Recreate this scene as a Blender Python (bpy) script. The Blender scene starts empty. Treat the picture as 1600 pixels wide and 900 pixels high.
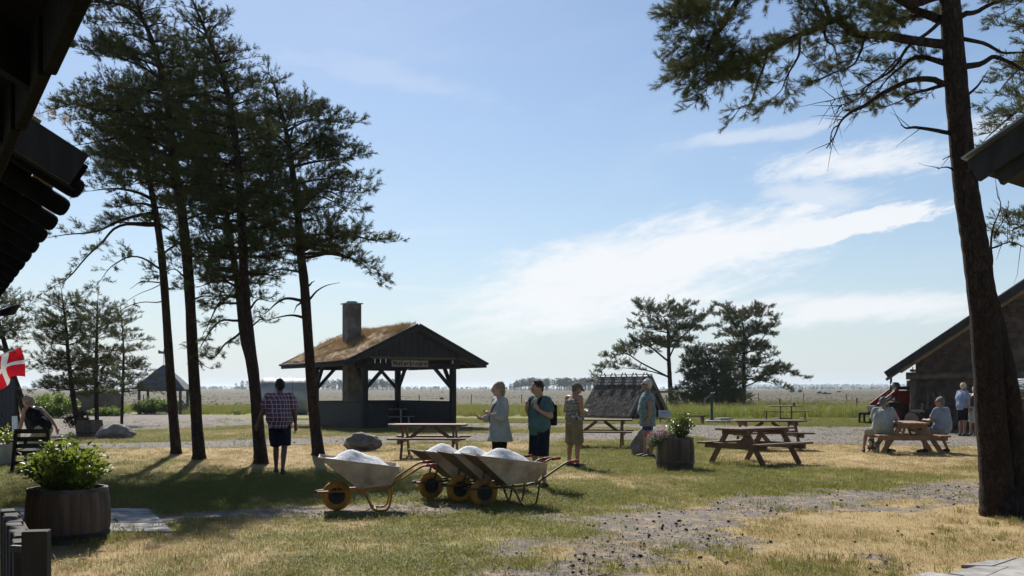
import bpy, bmesh, math, random
import numpy as np
from mathutils import Vector, Matrix, Euler

# ---------------------------------------------------------------- scene, camera, sky, sun
S = bpy.context.scene
F = 1556.0          # focal length in photo pixels (35 mm lens)
HOR = 607.0         # horizon row
EYE = 1.6
cam_d = bpy.data.cameras.new('camera'); cam = bpy.data.objects.new('camera', cam_d)
S.collection.objects.link(cam); S.camera = cam
cam.location = (0, 0, EYE); cam.rotation_euler = (math.radians(90), 0, 0)
cam_d.sensor_width = 36; cam_d.lens = F * 36 / 1600
cam_d.shift_y = (HOR - 450) / 1600
cam_d.clip_start = 0.05; cam_d.clip_end = 30000

SUN_EL = math.radians(42); SUN_AZ = math.radians(-16)     # azimuth from +Y, negative = to the left
sun_dir = Vector((math.sin(SUN_AZ) * math.cos(SUN_EL), math.cos(SUN_AZ) * math.cos(SUN_EL), math.sin(SUN_EL)))
sun_d = bpy.data.lights.new('sun', 'SUN'); sun = bpy.data.objects.new('sun', sun_d)
S.collection.objects.link(sun)
sun_d.energy = 5.0; sun_d.angle = math.radians(0.53); sun_d.color = (1.0, 0.955, 0.88)
sun.rotation_euler = sun_dir.to_track_quat('Z', 'Y').to_euler(); sun.location = (-20, 40, 60)

S.view_settings.view_transform = 'Standard'; S.view_settings.look = 'None'
S.view_settings.gamma = 1.0; S.view_settings.use_curve_mapping = False
S.view_settings.exposure = 0.60
S.render.engine = 'CYCLES'
S.cycles.max_bounces = 4; S.cycles.diffuse_bounces = 2; S.cycles.glossy_bounces = 2; S.cycles.transmission_bounces = 3; S.cycles.transparent_max_bounces = 4
S.cycles.volume_bounces = 0
S.cycles.use_denoising = True

W = bpy.data.worlds.new('World'); S.world = W; W.use_nodes = True
wn, wl = W.node_tree.nodes, W.node_tree.links
wn.clear()

class NT:
    """small helper for writing node expressions"""
    def __init__(s, tree): s.t = tree
    def n(s, typ, **kw):
        x = s.t.nodes.new(typ)
        for k, v in kw.items(): setattr(x, k, v)
        return x
    def put(s, sock, v):
        if isinstance(v, bpy.types.NodeSocket): s.t.links.new(v, sock)
        elif v is not None: sock.default_value = v
    def m(s, op, a, b=None, c=None, clamp=False):
        x = s.n('ShaderNodeMath', operation=op, use_clamp=clamp)
        s.put(x.inputs[0], a); s.put(x.inputs[1], b)
        if c is not None: s.put(x.inputs[2], c)
        return x.outputs[0]
    def mix(s, f, a, b, mode='MIX'):
        x = s.n('ShaderNodeMix', data_type='RGBA', blend_type=mode)
        s.put(x.inputs['Factor'], f); s.put(x.inputs[6], a); s.put(x.inputs[7], b)
        return x.outputs[2]
    def noise(s, vec, scale, detail=4, rough=.55, dist=0.0):
        x = s.n('ShaderNodeTexNoise')
        s.put(x.inputs['Vector'], vec); x.inputs['Scale'].default_value = scale
        x.inputs['Detail'].default_value = detail; x.inputs['Roughness'].default_value = rough
        x.inputs['Distortion'].default_value = dist
        return x.outputs[0]
    def step(s, v, lo, hi):
        x = s.n('ShaderNodeMapRange', interpolation_type='SMOOTHSTEP')
        s.put(x.inputs[0], v); x.inputs[1].default_value = lo; x.inputs[2].default_value = hi
        return x.outputs[0]
    def mapping(s, vec, scale=(1, 1, 1), rot=(0, 0, 0), loc=(0, 0, 0)):
        x = s.n('ShaderNodeMapping'); s.put(x.inputs[0], vec)
        x.inputs['Scale'].default_value = scale; x.inputs['Rotation'].default_value = rot
        x.inputs['Location'].default_value = loc
        return x.outputs[0]
    def xyz(s, vec):
        x = s.n('ShaderNodeSeparateXYZ'); s.put(x.inputs[0], vec); return x.outputs
    def comb(s, a, b, c):
        x = s.n('ShaderNodeCombineXYZ'); s.put(x.inputs[0], a); s.put(x.inputs[1], b); s.put(x.inputs[2], c)
        return x.outputs[0]

def build_world():
    k = NT(W.node_tree)
    sky = k.n('ShaderNodeTexSky', sky_type='NISHITA', sun_disc=False)
    sky.sun_elevation = SUN_EL; sky.sun_rotation = SUN_AZ
    sky.altitude = 10; sky.air_density = 1.0; sky.dust_density = 0.4; sky.ozone_density = 3.0
    d = k.n('ShaderNodeTexCoord').outputs['Generated']
    x, y, z = k.xyz(d)
    az = k.m('ARCTAN2', x, y)                      # radians, 0 at +Y
    el = k.m('ARCSINE', z)
    # wind-drawn cloud texture, finer sideways streaks
    v1 = k.comb(az, k.m('MULTIPLY', el, 3.0), 0.37)
    warp = k.noise(v1, 5.0, 3, .5)
    v2 = k.comb(k.m('ADD', az, k.m('MULTIPLY', warp, .10)), k.m('ADD', k.m('MULTIPLY', el, 3.2), k.m('MULTIPLY', az, -.6)), 1.7)
    big = k.noise(v2, 4.5, 8, .62)
    fine = k.noise(v2, 22, 8, .68)
    dens = None
    def cloud(u, v, hw, hh, tilt, strength, soft=.95):
        a0 = math.atan((u - 800) / F); e0 = math.atan((HOR - v) / F); A = hw / F; B = hh / F
        dx = k.m('SUBTRACT', az, a0); dy = k.m('SUBTRACT', el, e0)
        c, s_ = math.cos(tilt), math.sin(tilt)
        p = k.m('ADD', k.m('MULTIPLY', dx, c / A), k.m('MULTIPLY', dy, s_ / A))
        q = k.m('ADD', k.m('MULTIPLY', dx, -s_ / B), k.m('MULTIPLY', dy, c / B))
        r = k.m('SQRT', k.m('ADD', k.m('MULTIPLY', p, p), k.m('MULTIPLY', q, q)))
        f = k.m('SUBTRACT', 1.18, r)
        f = k.m('ADD', f, k.m('MULTIPLY', k.m('SUBTRACT', big, .5), 1.9))
        f = k.m('ADD', f, k.m('MULTIPLY', k.m('SUBTRACT', fine, .5), 1.9))
        f = k.step(f, 0.0, soft)
        return k.m('MULTIPLY', f, strength)
    for a in ((930, 440, 250, 85, .10, .92), (1090, 395, 260, 66, .16, .95), (1300, 372, 180, 20, .16, .9, .4), (850, 470, 150, 40, .05, .5),
              (1350, 272, 185, 32, .02, .85), (1280, 318, 100, 26, -.1, .5), (1180, 222, 130, 13, .05, .42),
              (1350, 488, 260, 27, .0, .80), (1080, 490, 160, 20, .0, .45),
              (560, 370, 260, 12, .05, .16), (620, 450, 260, 8, -.05, .22), (640, 130, 200, 24, -.15, .16), (1560, 240, 90, 30, 0, .5)):
        c = cloud(*a); dens = c if dens is None else k.m('MAXIMUM', dens, c)
    # thin veil everywhere, all the way round
    veil = k.m('MULTIPLY', k.step(big, .45, .85), .12)
    dens = k.m('MAXIMUM', dens, veil)
    # pale summer haze low over the land, all the way round
    low = k.m('MULTIPLY', k.m('POWER', 2.718, k.m('MULTIPLY', k.m('ABSOLUTE', el), -8.0)), .92)
    hs = k.n('ShaderNodeHueSaturation'); k.put(hs.inputs['Color'], sky.outputs[0]); hs.inputs['Saturation'].default_value = 1.06
    hz = k.mix(low, hs.outputs[0], (5.9, 6.75, 7.5, 1))
    col = k.mix(dens, hz, (9.0, 9.2, 9.5, 1))
    bg = k.n('ShaderNodeBackground'); k.put(bg.inputs[0], col); bg.inputs[1].default_value = 0.0685
    out = k.n('ShaderNodeOutputWorld'); k.t.links.new(bg.outputs[0], out.inputs[0])
build_world()

# ---------------------------------------------------------------- helpers
COL = S.collection
rng = random.Random(7)
NR = np.random.default_rng(11)
R = math.radians
V = Vector

def P(u, v, Y): return V(((u - 800) * Y / F, Y, EYE - (v - HOR) * Y / F))
def GY(v): return EYE * F / (v - HOR)
def G(u, v):
    Y = GY(v); return V(((u - 800) * Y / F, Y, 0))

def tag(o, label=None, cat=None, group=None, kind=None):
    if label: o['label'] = label
    if cat: o['category'] = cat
    if group: o['group'] = group
    if kind: o['kind'] = kind
    return o

def empty(name, loc=(0, 0, 0), rz=0.0, label=None, cat=None, group=None):
    o = bpy.data.objects.new(name, None); COL.objects.link(o)
    o.location = loc; o.rotation_euler = (0, 0, rz); o.empty_display_size = .1
    return tag(o, label, cat, group)

def copy_tree(o, parent=None):
    c = o.copy(); COL.objects.link(c); c.parent = parent
    for ch in list(o.children): copy_tree(ch, c)
    return c

def mesh_np(name, v, f, mat=None, parent=None, smooth=False, off=None):
    """v (N,3) array, f (M,3|4) int array -> mesh object"""
    v = np.asarray(v, dtype=np.float32)
    if off is not None: v = v - np.asarray(off, dtype=np.float32)
    me = bpy.data.meshes.new(name)
    f = np.asarray(f, dtype=np.int32); k = f.shape[1]
    me.vertices.add(len(v)); me.vertices.foreach_set('co', v.ravel())
    me.loops.add(f.size); me.loops.foreach_set('vertex_index', f.ravel())
    me.polygons.add(len(f))
    me.polygons.foreach_set('loop_start', np.arange(0, f.size, k, dtype=np.int32))
    me.update(calc_edges=True); me.validate()
    if smooth: me.polygons.foreach_set('use_smooth', np.ones(len(me.polygons), dtype=bool))
    if mat: me.materials.append(mat)
    o = bpy.data.objects.new(name, me); COL.objects.link(o)
    if parent: o.parent = parent
    return o

class MB:
    """collects boxes, bars, tubes, lathes; build() makes ONE mesh object"""
    def __init__(s): s.v = []; s.f = []
    def add(s, vs, fs):
        n = len(s.v); s.v += [tuple(p) for p in vs]; s.f += [tuple(i + n for i in f) for f in fs]; return s
    def box(s, c, size, rot=None, taper=1.0):
        a, b, h = size[0] / 2, size[1] / 2, size[2] / 2
        vs = [V((x * (taper if z > 0 else 1), y * (taper if z > 0 else 1), z)) for z in (-h, h) for x, y in ((-a, -b), (a, -b), (a, b), (-a, b))]
        if rot is not None:
            m = rot if isinstance(rot, Matrix) else Euler(rot).to_matrix()
            vs = [m @ p for p in vs]
        c = V(c)
        return s.add([p + c for p in vs], [(3, 2, 1, 0), (4, 5, 6, 7), (0, 1, 5, 4), (1, 2, 6, 5), (2, 3, 7, 6), (3, 0, 4, 7)])
    def bar(s, p, q, w, h, up=(0, 0, 1)):
        """box beam from p to q; w sideways, h along up"""
        p, q = V(p), V(q); d = (q - p); L = d.length; d.normalize()
        u = V(up); sd = d.cross(u)
        if sd.length < 1e-4: sd = d.cross(V((1, 0, 0)))
        sd.normalize(); u = sd.cross(d)
        vs = []
        for t in (p, q):
            for a, b in ((-1, -1), (1, -1), (1, 1), (-1, 1)):
                vs.append(t + sd * (a * w / 2) + u * (b * h / 2))
        return s.add(vs, [(0, 1, 2, 3), (7, 6, 5, 4), (1, 0, 4, 5), (2, 1, 5, 6), (3, 2, 6, 7), (0, 3, 7, 4)])
    def tube(s, pts, r, seg=8, caps=True, flat=None):
        pts = [V(p) for p in pts]; n = len(pts)
        rr = r if isinstance(r, (list, tuple)) else [r] * n
        vs = []; up = None
        for i, p in enumerate(pts):
            t = (pts[min(i + 1, n - 1)] - pts[max(i - 1, 0)])
            if t.length < 1e-9: t = V((0, 0, 1))
            t.normalize()
            if up is None:
                up = V((0, 0, 1)) if abs(t.z) < .9 else V((1, 0, 0))
            a = t.cross(up)
            if a.length < 1e-5: a = t.cross(V((0, 1, 0)))
            a.normalize(); b = a.cross(t); up = b
            for j in range(seg):
                th = 2 * math.pi * j / seg
                vs.append(p + a * (math.cos(th) * rr[i]) + b * (math.sin(th) * rr[i] * (flat or 1)))
        fs = []
        for i in range(n - 1):
            for j in range(seg):
                fs.append((i * seg + j, i * seg + (j + 1) % seg, (i + 1) * seg + (j + 1) % seg, (i + 1) * seg + j))
        if caps:
            fs.append(tuple(range(seg - 1, -1, -1))); fs.append(tuple((n - 1) * seg + j for j in range(seg)))
        return s.add(vs, fs)
    def rings(s, rings, caps=True):
        """rings: list of equally long point lists"""
        m = len(rings[0]); vs = [p for r in rings for p in r]; fs = []
        for i in range(len(rings) - 1):
            for j in range(m):
                fs.append((i * m + j, i * m + (j + 1) % m, (i + 1) * m + (j + 1) % m, (i + 1) * m + j))
        if caps:
            fs.append(tuple(range(m - 1, -1, -1))); fs.append(tuple((len(rings) - 1) * m + j for j in range(m)))
        return s.add(vs, fs)
    def ell(s, c, r, rot=None, seg=12, ring=8):
        """ellipsoid"""
        c = V(c); m = Euler(rot).to_matrix() if rot is not None and not isinstance(rot, Matrix) else rot
        rs = []
        for i in range(ring + 1):
            ph = -math.pi / 2 + math.pi * i / ring
            cr = max(math.cos(ph), .02)
            rr = []
            for j in range(seg):
                th = 2 * math.pi * j / seg
                p = V((r[0] * cr * math.cos(th), r[1] * cr * math.sin(th), r[2] * math.sin(ph)))
                if m is not None: p = m @ p
                rr.append(p + c)
            rs.append(rr)
        return s.rings(rs)
    def lathe(s, prof, seg=24, c=(0, 0, 0), caps=True):
        c = V(c)
        return s.rings([[V((r * math.cos(2 * math.pi * j / seg), r * math.sin(2 * math.pi * j / seg), z)) + c for j in range(seg)] for r, z in prof], caps)
    def poly(s, pts): return s.add(pts, [tuple(range(len(pts)))])
    def prism(s, pts, d):
        """polygon extruded by vector d"""
        n = len(pts); d = V(d); pts = [V(p) for p in pts]
        return s.add(pts + [p + d for p in pts], [tuple(range(n - 1, -1, -1)), tuple(range(n, 2 * n))] + [(i, (i + 1) % n, n + (i + 1) % n, n + i) for i in range(n)])
    def mesh(s, name, mat=None, smooth=False, bevel=0):
        me = bpy.data.meshes.new(name); me.from_pydata(s.v, [], s.f)
        bm = bmesh.new(); bm.from_mesh(me)
        bmesh.ops.recalc_face_normals(bm, faces=bm.faces)
        if bevel:
            bmesh.ops.bevel(bm, geom=[e for e in bm.edges if e.is_manifold and e.calc_face_angle(0) > .5], offset=bevel, segments=1, affect='EDGES', profile=.5)
        bm.to_mesh(me); bm.free(); me.update()
        if smooth: me.polygons.foreach_set('use_smooth', np.ones(len(me.polygons), dtype=bool))
        if mat: me.materials.append(mat)
        return me
    def build(s, name, mat=None, parent=None, smooth=False, bevel=0, world=False):
        if world and parent is not None:
            inv = parent.matrix_basis.inverted()
            s.v = [tuple(inv @ V(p)) for p in s.v]
        o = bpy.data.objects.new(name, s.mesh(name, mat, smooth, bevel)); COL.objects.link(o)
        if parent: o.parent = parent
        return o

def inst(name, me, parent, loc=(0, 0, 0), rot=(0, 0, 0), scale=(1, 1, 1)):
    o = bpy.data.objects.new(name, me); COL.objects.link(o); o.parent = parent
    o.location = loc; o.rotation_euler = rot; o.scale = scale
    return o

def displaced(o, amt, size, seed=0):
    """bake noise displacement along normals into a mesh (used for stones etc.)"""
    from mathutils import noise
    me = o.data
    for vtx in me.vertices:
        q = V(vtx.co) / size + V((seed * 3.1, seed * 1.7, seed))
        vtx.co += vtx.normal * ((noise.fractal(q, 1.0, 2.0, 4)) * amt)
    me.update()

# numpy value noise for masks
_perm = np.random.default_rng(5).random((256, 256))
def vnoise(x, y):
    xi = np.floor(x).astype(int); yi = np.floor(y).astype(int); fx = x - xi; fy = y - yi
    fx = fx * fx * (3 - 2 * fx); fy = fy * fy * (3 - 2 * fy)
    g = lambda i, j: _perm[i % 256, j % 256]
    return (g(xi, yi) * (1 - fx) + g(xi + 1, yi) * fx) * (1 - fy) + (g(xi, yi + 1) * (1 - fx) + g(xi + 1, yi + 1) * fx) * fy
def fbm(x, y, o=4):
    s = 0; a = .5; t = 0
    for i in range(o):
        s = s + a * vnoise(x * 2 ** i + 17 * i, y * 2 ** i + 31 * i); t += a; a *= .5
    return s / t

# ---------------------------------------------------------------- materials
def material(name):
    m = bpy.data.materials.new(name); m.use_nodes = True
    t = m.node_tree; t.nodes.clear(); k = NT(t)
    out = k.n('ShaderNodeOutputMaterial'); b = k.n('ShaderNodeBsdfPrincipled')
    t.links.new(b.outputs[0], out.inputs[0])
    return m, k, b, out
def rgb(c): return (c[0], c[1], c[2], 1)

def basic(name, c1, c2=None, scale=8, rough=.75, bump=.0, bscale=40, stretch=(1, 1, 1), metal=0, spec=.3, c3=None, obj=True, contrast=(.35, .65)):
    """two- or three-colour noise material in object space"""
    m, k, b, out = material(name)
    tc = k.n('ShaderNodeTexCoord').outputs['Object' if obj else 'Generated']
    oi = k.n('ShaderNodeObjectInfo').outputs['Random']
    vec = k.mapping(tc, stretch)
    vec = k.n('ShaderNodeVectorMath', operation='ADD'); 
    k.put(vec.inputs[0], k.mapping(tc, stretch)); k.put(vec.inputs[1], k.comb(k.m('MULTIPLY', oi, 37.0), k.m('MULTIPLY', oi, 11.0), 0.0)); vec = vec.outputs[0]
    c2 = c2 or tuple(x * .75 for x in c1)
    n1 = k.noise(vec, scale, 6, .62)
    col = k.mix(k.step(n1, *contrast), rgb(c1), rgb(c2))
    if c3:
        n3 = k.noise(vec, scale * .31, 4, .6)
        col = k.mix(k.step(n3, .48, .68), col, rgb(c3))
    # each piece a touch lighter or darker
    h = k.n('ShaderNodeHueSaturation'); k.put(h.inputs['Color'], col)
    k.put(h.inputs['Value'], k.m('ADD', .86, k.m('MULTIPLY', oi, .28)))
    k.put(b.inputs['Base Color'], h.outputs[0])
    b.inputs['Roughness'].default_value = rough; b.inputs['Metallic'].default_value = metal
    b.inputs['Specular IOR Level'].default_value = spec
    if bump:
        bp = k.n('ShaderNodeBump'); bp.inputs['Strength'].default_value = bump; bp.inputs['Distance'].default_value = .02
        k.put(bp.inputs['Height'], k.noise(vec, bscale, 5, .65)); k.put(b.inputs['Normal'], bp.outputs[0])
    return m

def leafy(name, c1, c2, trans=.5, rough=.5, spec=.4, scale=3.0, attr=None, c3=None):
    """thin leaf / blade: diffuse + translucent"""
    m, k, b, out = material(name)
    geo = k.n('ShaderNodeNewGeometry')
    rnd = geo.outputs['Random Per Island']
    n = k.noise(geo.outputs['Position'], scale, 3, .5)
    f = k.m('ADD', k.m('MULTIPLY', rnd, .6), k.m('MULTIPLY', n, .5), clamp=True)
    col = k.mix(f, rgb(c1), rgb(c2))
    if c3 is not None:
        col = k.mix(k.step(k.noise(geo.outputs['Position'], scale * .4, 2, .5), .5, .7), col, rgb(c3))
    k.put(b.inputs['Base Color'], col); b.inputs['Roughness'].default_value = rough
    b.inputs['Specular IOR Level'].default_value = spec
    tr = k.n('ShaderNodeBsdfTranslucent'); k.put(tr.inputs[0], k.mix(.35, col, (.30, .36, .03, 1)) if trans > .3 else col)
    mx = k.n('ShaderNodeMixShader'); mx.inputs[0].default_value = trans
    k.t.links.new(b.outputs[0], mx.inputs[1]); k.t.links.new(tr.outputs[0], mx.inputs[2])
    k.t.links.new(mx.outputs[0], out.inputs[0])
    return m
# ================================================================ GROUND
def seg_dist(x, y, pts):
    d = np.full(np.shape(x), 1e9)
    for (a, b) in zip(pts[:-1], pts[1:]):
        ax, ay = a[0], a[1]; dx, dy = b[0] - ax, b[1] - ay
        t = np.clip(((x - ax) * dx + (y - ay) * dy) / (dx * dx + dy * dy), 0, 1)
        d = np.minimum(d, np.hypot(x - ax - t * dx, y - ay - t * dy))
    return d
def smooth(v, lo, hi):
    t = np.clip((v - lo) / (hi - lo), 0, 1); return t * t * (3 - 2 * t)

WORN_A = [G(u, v) for u, v in ((1700, 752), (1520, 760), (1380, 775), (1220, 792), (1090, 815), (990, 850), (930, 900))]
WORN_B = [G(u, v) for u, v in ((-60, 815), (270, 812), (400, 800), (520, 795), (660, 793))]
def worn_mask(x, y):
    n = fbm(x * .55, y * .55) - .5; n2 = fbm(x * 2.3 + 9, y * 2.3) - .5
    a = 1 - smooth(seg_dist(x, y, WORN_A) + n * 3.4 + n2 * 2.8, .15, 1.5)
    b = 1 - smooth(seg_dist(x, y, WORN_B) + n * .9 + n2 * .7, .25, .75)
    return np.clip(np.maximum(a * .95, b), 0, 1)
GREENS = [(640, 760, 2.6, .42), (430, 745, 2.4, .28), (260, 758, 2.0, .22), (850, 770, 1.6, .4), (480, 880, 1.2, .2), (900, 820, 1.0, .25),
          (1110, 690, 3.0, .5), (960, 710, 2.5, .4), (1060, 735, 1.8, .4), (1440, 668, 5, .5), (700, 880, 1.0, .25), (1180, 770, 1.6, .3),
          (1150, 655, 8, .7), (1350, 655, 8, .7), (800, 655, 8, .6), (550, 655, 8, .6), (300, 640, 8, .5), (1300, 762, 1.2, .3), (60, 760, 1.5, .3)]
DRYS = [(300, 706, 3.0, .5), (460, 725, 1.8, .35), (1350, 840, 2.2, .5), (1250, 715, 2.5, .35), (650, 720, 2.6, .3), (1000, 745, 2.0, .35), (130, 870, 1.5, .15), (980, 800, 1.5, .25), (1480, 800, 1.2, .3), (1500, 712, 2.0, .2)]
def green_mask(x, y):
    g = .42 + (fbm(x * .35 + 3, y * .22 + 8) - .5) * .9 + (fbm(x * 1.6, y * 1.1 + 4) - .5) * .8
    for lst, sg in ((GREENS, 1), (DRYS, -1)):
        for u, v, r, a in lst:
            c = G(u, v); g = g + sg * a * np.exp(-(((x - c.x) / r) ** 2 + ((y - c.y) / (r * 1.1)) ** 2))
    return np.clip(g, 0, 1)

def lawn_nodes(k, pos, green):
    fine = k.noise(pos, 14, 5, .7); mid = k.noise(pos, 2.1, 5, .65)
    g = k.m('ADD', green, k.m('MULTIPLY', k.m('SUBTRACT', fine, .5), .9))
    g = k.m('ADD', g, k.m('MULTIPLY', k.m('SUBTRACT', mid, .5), .9), clamp=True)
    dry = k.mix(k.noise(pos, 30, 4, .7), (.28, .198, .088, 1), (.48, .365, .185, 1))
    grn = k.mix(fine, (.115, .122, .020, 1), (.260, .250, .058, 1))
    c = k.mix(k.step(g, .22, .72), dry, grn)
    # bare earth showing between the blades, and bleached straw
    c = k.mix(k.m('MULTIPLY', k.step(k.noise(pos, 13, 5, .8), .56, .70), .62), c, (.062, .046, .028, 1))
    return k.mix(k.m('MULTIPLY', k.step(k.noise(k.mapping(pos, loc=(7, 3, 0)), 17, 5, .8), .58, .70), .5), c, (.56, .46, .28, 1))

def ground_material():
    m, k, b, out = material('ground_grass')
    pos = k.n('ShaderNodeNewGeometry').outputs['Position']
    aw = k.n('ShaderNodeAttribute', attribute_name='worn').outputs['Fac']
    ag = k.n('ShaderNodeAttribute', attribute_name='green').outputs['Fac']
    lawn = lawn_nodes(k, pos, ag)
    # worn dirt with fine grit
    grit = k.n('ShaderNodeTexVoronoi'); k.put(grit.inputs['Vector'], pos); grit.inputs['Scale'].default_value = 46
    gcol = k.mix(k.noise(pos, 60, 4, .7), (.085, .070, .058, 1), (.23, .195, .165, 1))
    gcol = k.mix(k.step(grit.outputs['Distance'], .1, .5), gcol, (.17, .15, .135, 1))
    straw = k.mix(k.noise(pos, 40, 5, .75), (.22, .15, .085, 1), (.50, .38, .22, 1))
    gcol = k.mix(k.step(k.noise(pos, 4, 7, .75), .47, .62), gcol, straw)
    gcol = k.mix(k.m('MULTIPLY', k.step(k.noise(pos, 15, 5, .85), .54, .66), .8), gcol, (.035, .028, .024, 1))
    gcol = k.mix(k.m('MULTIPLY', k.step(k.noise(k.mapping(pos, loc=(3, 9, 0)), 21, 5, .85), .60, .70), .8), gcol, (.42, .38, .34, 1))
    wf = k.step(k.m('ADD', aw, k.m('MULTIPLY', k.m('SUBTRACT', k.noise(pos, 7, 5, .7), .5), .9)), .30, .62)
    near = k.mix(wf, lawn, gcol)
    # field beyond the lawn: green strip, then brown heath
    x, y, z = k.xyz(pos)
    pn = k.mapping(pos, (.02, .05, 1))
    big = k.noise(pn, 2.0, 5, .6)
    yy = k.m('ADD', y, k.m('MULTIPLY', k.m('SUBTRACT', big, .5), 26))
    stretch = k.mapping(pos, (.25, .7, 1))
    strip = k.mix(k.noise(stretch, 1.5, 6, .7), (.115, .13, .04, 1), (.24, .22, .09, 1))
    heath = k.mix(k.step(k.noise(k.mapping(pos, (.06, .22, 1)), 1.1, 7, .7), .3, .7), (.060, .052, .030, 1), (.098, .086, .052, 1))
    heath = k.mix(k.step(k.noise(k.mapping(pos, (.012, .03, 1)), 1.0, 5, .65), .52, .7), heath, (.095, .092, .045, 1))
    f1 = k.step(yy, 50, 58); f2 = k.step(yy, 84, 116)
    col = k.mix(f2, k.mix(f1, near, strip), heath)
    k.put(b.inputs['Base Color'], col); b.inputs['Roughness'].default_value = .9; b.inputs['Specular IOR Level'].default_value = .15
    bp = k.n('ShaderNodeBump'); bp.inputs['Strength'].default_value = .8; bp.inputs['Distance'].default_value = .03
    k.put(bp.inputs['Height'], k.m('ADD', k.noise(pos, 22, 5, .75), k.m('MULTIPLY', k.noise(pos, 80, 3, .6), .5)))
    k.put(b.inputs['Normal'], bp.outputs[0])
    return m

def axis(fine_lo, fine_hi, step, lo, hi, gr):
    a = list(np.arange(fine_lo, fine_hi + 1e-6, step)); s = step; x = a[-1]
    while x < hi: s *= gr; x += s; a.append(min(x, hi))
    s = step; x = a[0]; pre = []
    while x > lo: s *= gr; x -= s; pre.append(max(x, lo))
    return np.array(pre[::-1] + a)

def build_ground():
    xs = axis(-13, 13, .22, -9000, 9000, 1.12); ys = axis(5, 32, .22, -60, 9000, 1.12)
    X, Yv = np.meshgrid(xs, ys); nx, ny = len(xs), len(ys)
    fade = (1 - smooth(Yv, 24, 34)) * (1 - smooth(np.abs(X), 14, 22))
    Z = (fbm(X * .9, Yv * .9) - .5) * .035 * fade - .002
    v = np.stack([X, Yv, Z], -1).reshape(-1, 3)
    i = np.arange(nx * ny).reshape(ny, nx)
    f = np.stack([i[:-1, :-1], i[:-1, 1:], i[1:, 1:], i[1:, :-1]], -1).reshape(-1, 4)
    o = mesh_np('ground', v, f, ground_material(), smooth=True); tag(o, kind='structure')
    for nm, arr in (('worn', worn_mask(X, Yv)), ('green', green_mask(X, Yv))):
        a = o.data.attributes.new(nm, 'FLOAT', 'POINT'); a.data.foreach_set('value', arr.astype(np.float32).ravel())
    return o
ground = build_ground()

# gravel road and track (sheets just above the ground, ragged edges)
def gravel_material():
    m, k, b, out = material('gravel')
    pos = k.n('ShaderNodeNewGeometry').outputs['Position']
    vo = k.n('ShaderNodeTexVoronoi'); k.put(vo.inputs['Vector'], pos); vo.inputs['Scale'].default_value = 24
    c = k.mix(k.noise(pos, 9, 6, .75), (.085, .072, .064, 1), (.205, .178, .158, 1))
    c = k.mix(k.m('MULTIPLY', vo.outputs['Color'], .35), c, (.29, .26, .24, 1))
    c = k.mix(k.step(k.noise(k.mapping(pos, (.3, 1, 1)), 1.3, 5, .65), .52, .66), c, (.25, .20, .135, 1))
    c = k.mix(k.step(k.noise(k.mapping(pos, (.35, 1, 1)), .9, 5, .7), .58, .68), c, (.16, .16, .05, 1))
    k.put(b.inputs['Base Color'], c); b.inputs['Roughness'].default_value = .9; b.inputs['Specular IOR Level'].default_value = .2
    bp = k.n('ShaderNodeBump'); bp.inputs['Strength'].default_value = .9; bp.inputs['Distance'].default_value = .04
    k.put(bp.inputs['Height'], k.noise(pos, 26, 4, .8)); k.put(b.inputs['Normal'], bp.outputs[0])
    return m
M_gravel = gravel_material()
ROADS = []
def road(name, top, bot, label):
    us = np.arange(-500, 2101, 7.0); us = us[(us >= top[0][0]) & (us <= top[-1][0])]
    tv = np.interp(us, [p[0] for p in top], [p[1] for p in top]); bv = np.interp(us, [p[0] for p in bot], [p[1] for p in bot])
    keep = bv - tv > .4; us, tv, bv = us[keep], tv[keep], bv[keep]
    rows = []
    for v_, sg in ((tv, 1), (bv, -1)):
        Y = GY(v_); X = (us - 800) * Y / F
        n = (fbm(X * .8, Y * .8 + sg * 7) - .5) * 1.6 + (fbm(X * 3, Y * 3) - .5) * .7
        Y2 = Y + n; rows.append(np.stack([X, Y2, np.full_like(X, .006)], -1))
    a, b = rows; mid = [a * (1 - t) + b * t for t in (0, .25, .5, .75, 1)]
    v = np.concatenate(mid); n = len(us); i = np.arange(5 * n).reshape(5, n)
    f = np.stack([i[1:, :-1], i[1:, 1:], i[:-1, 1:], i[:-1, :-1]], -1).reshape(-1, 4)
    o = mesh_np(name, v, f, M_gravel, smooth=True); tag(o, kind='structure')
    ROADS.append((us, tv, bv))
    return o
road('gravel_road', [(-500, 640), (0, 644), (200, 647), (300, 648), (420, 655), (500, 657), (740, 661.5), (900, 662), (1060, 664), (1200, 666), (1300, 667), (1450, 668), (1600, 664), (2100, 664)],
     [(-500, 697), (0, 690), (120, 681), (210, 673), (420, 664), (500, 664), (740, 667.5), (900, 668), (1000, 669), (1060, 680), (1150, 692), (1300, 694), (1450, 697), (1600, 699), (2100, 699)], '')
road('gravel_track', [(60, 696), (120, 694), (300, 690), (500, 684), (640, 681), (740, 677), (900, 677), (980, 674), (1040, 673)],
     [(60, 697), (120, 702), (300, 700), (400, 697.5), (500, 694), (640, 692), (740, 690), (900, 687), (980, 688), (1040, 684)], '')
def on_road(x, y):
    m = np.zeros(np.shape(x), bool)
    v = HOR + EYE * F / np.maximum(y, .1); u = 800 + x * F / np.maximum(y, .1)
    for us, tv, bv in ROADS:
        m |= (v > np.interp(u, us, tv, left=1e9, right=1e9)) & (v < np.interp(u, us, bv, left=-1, right=-1))
    return m

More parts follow.
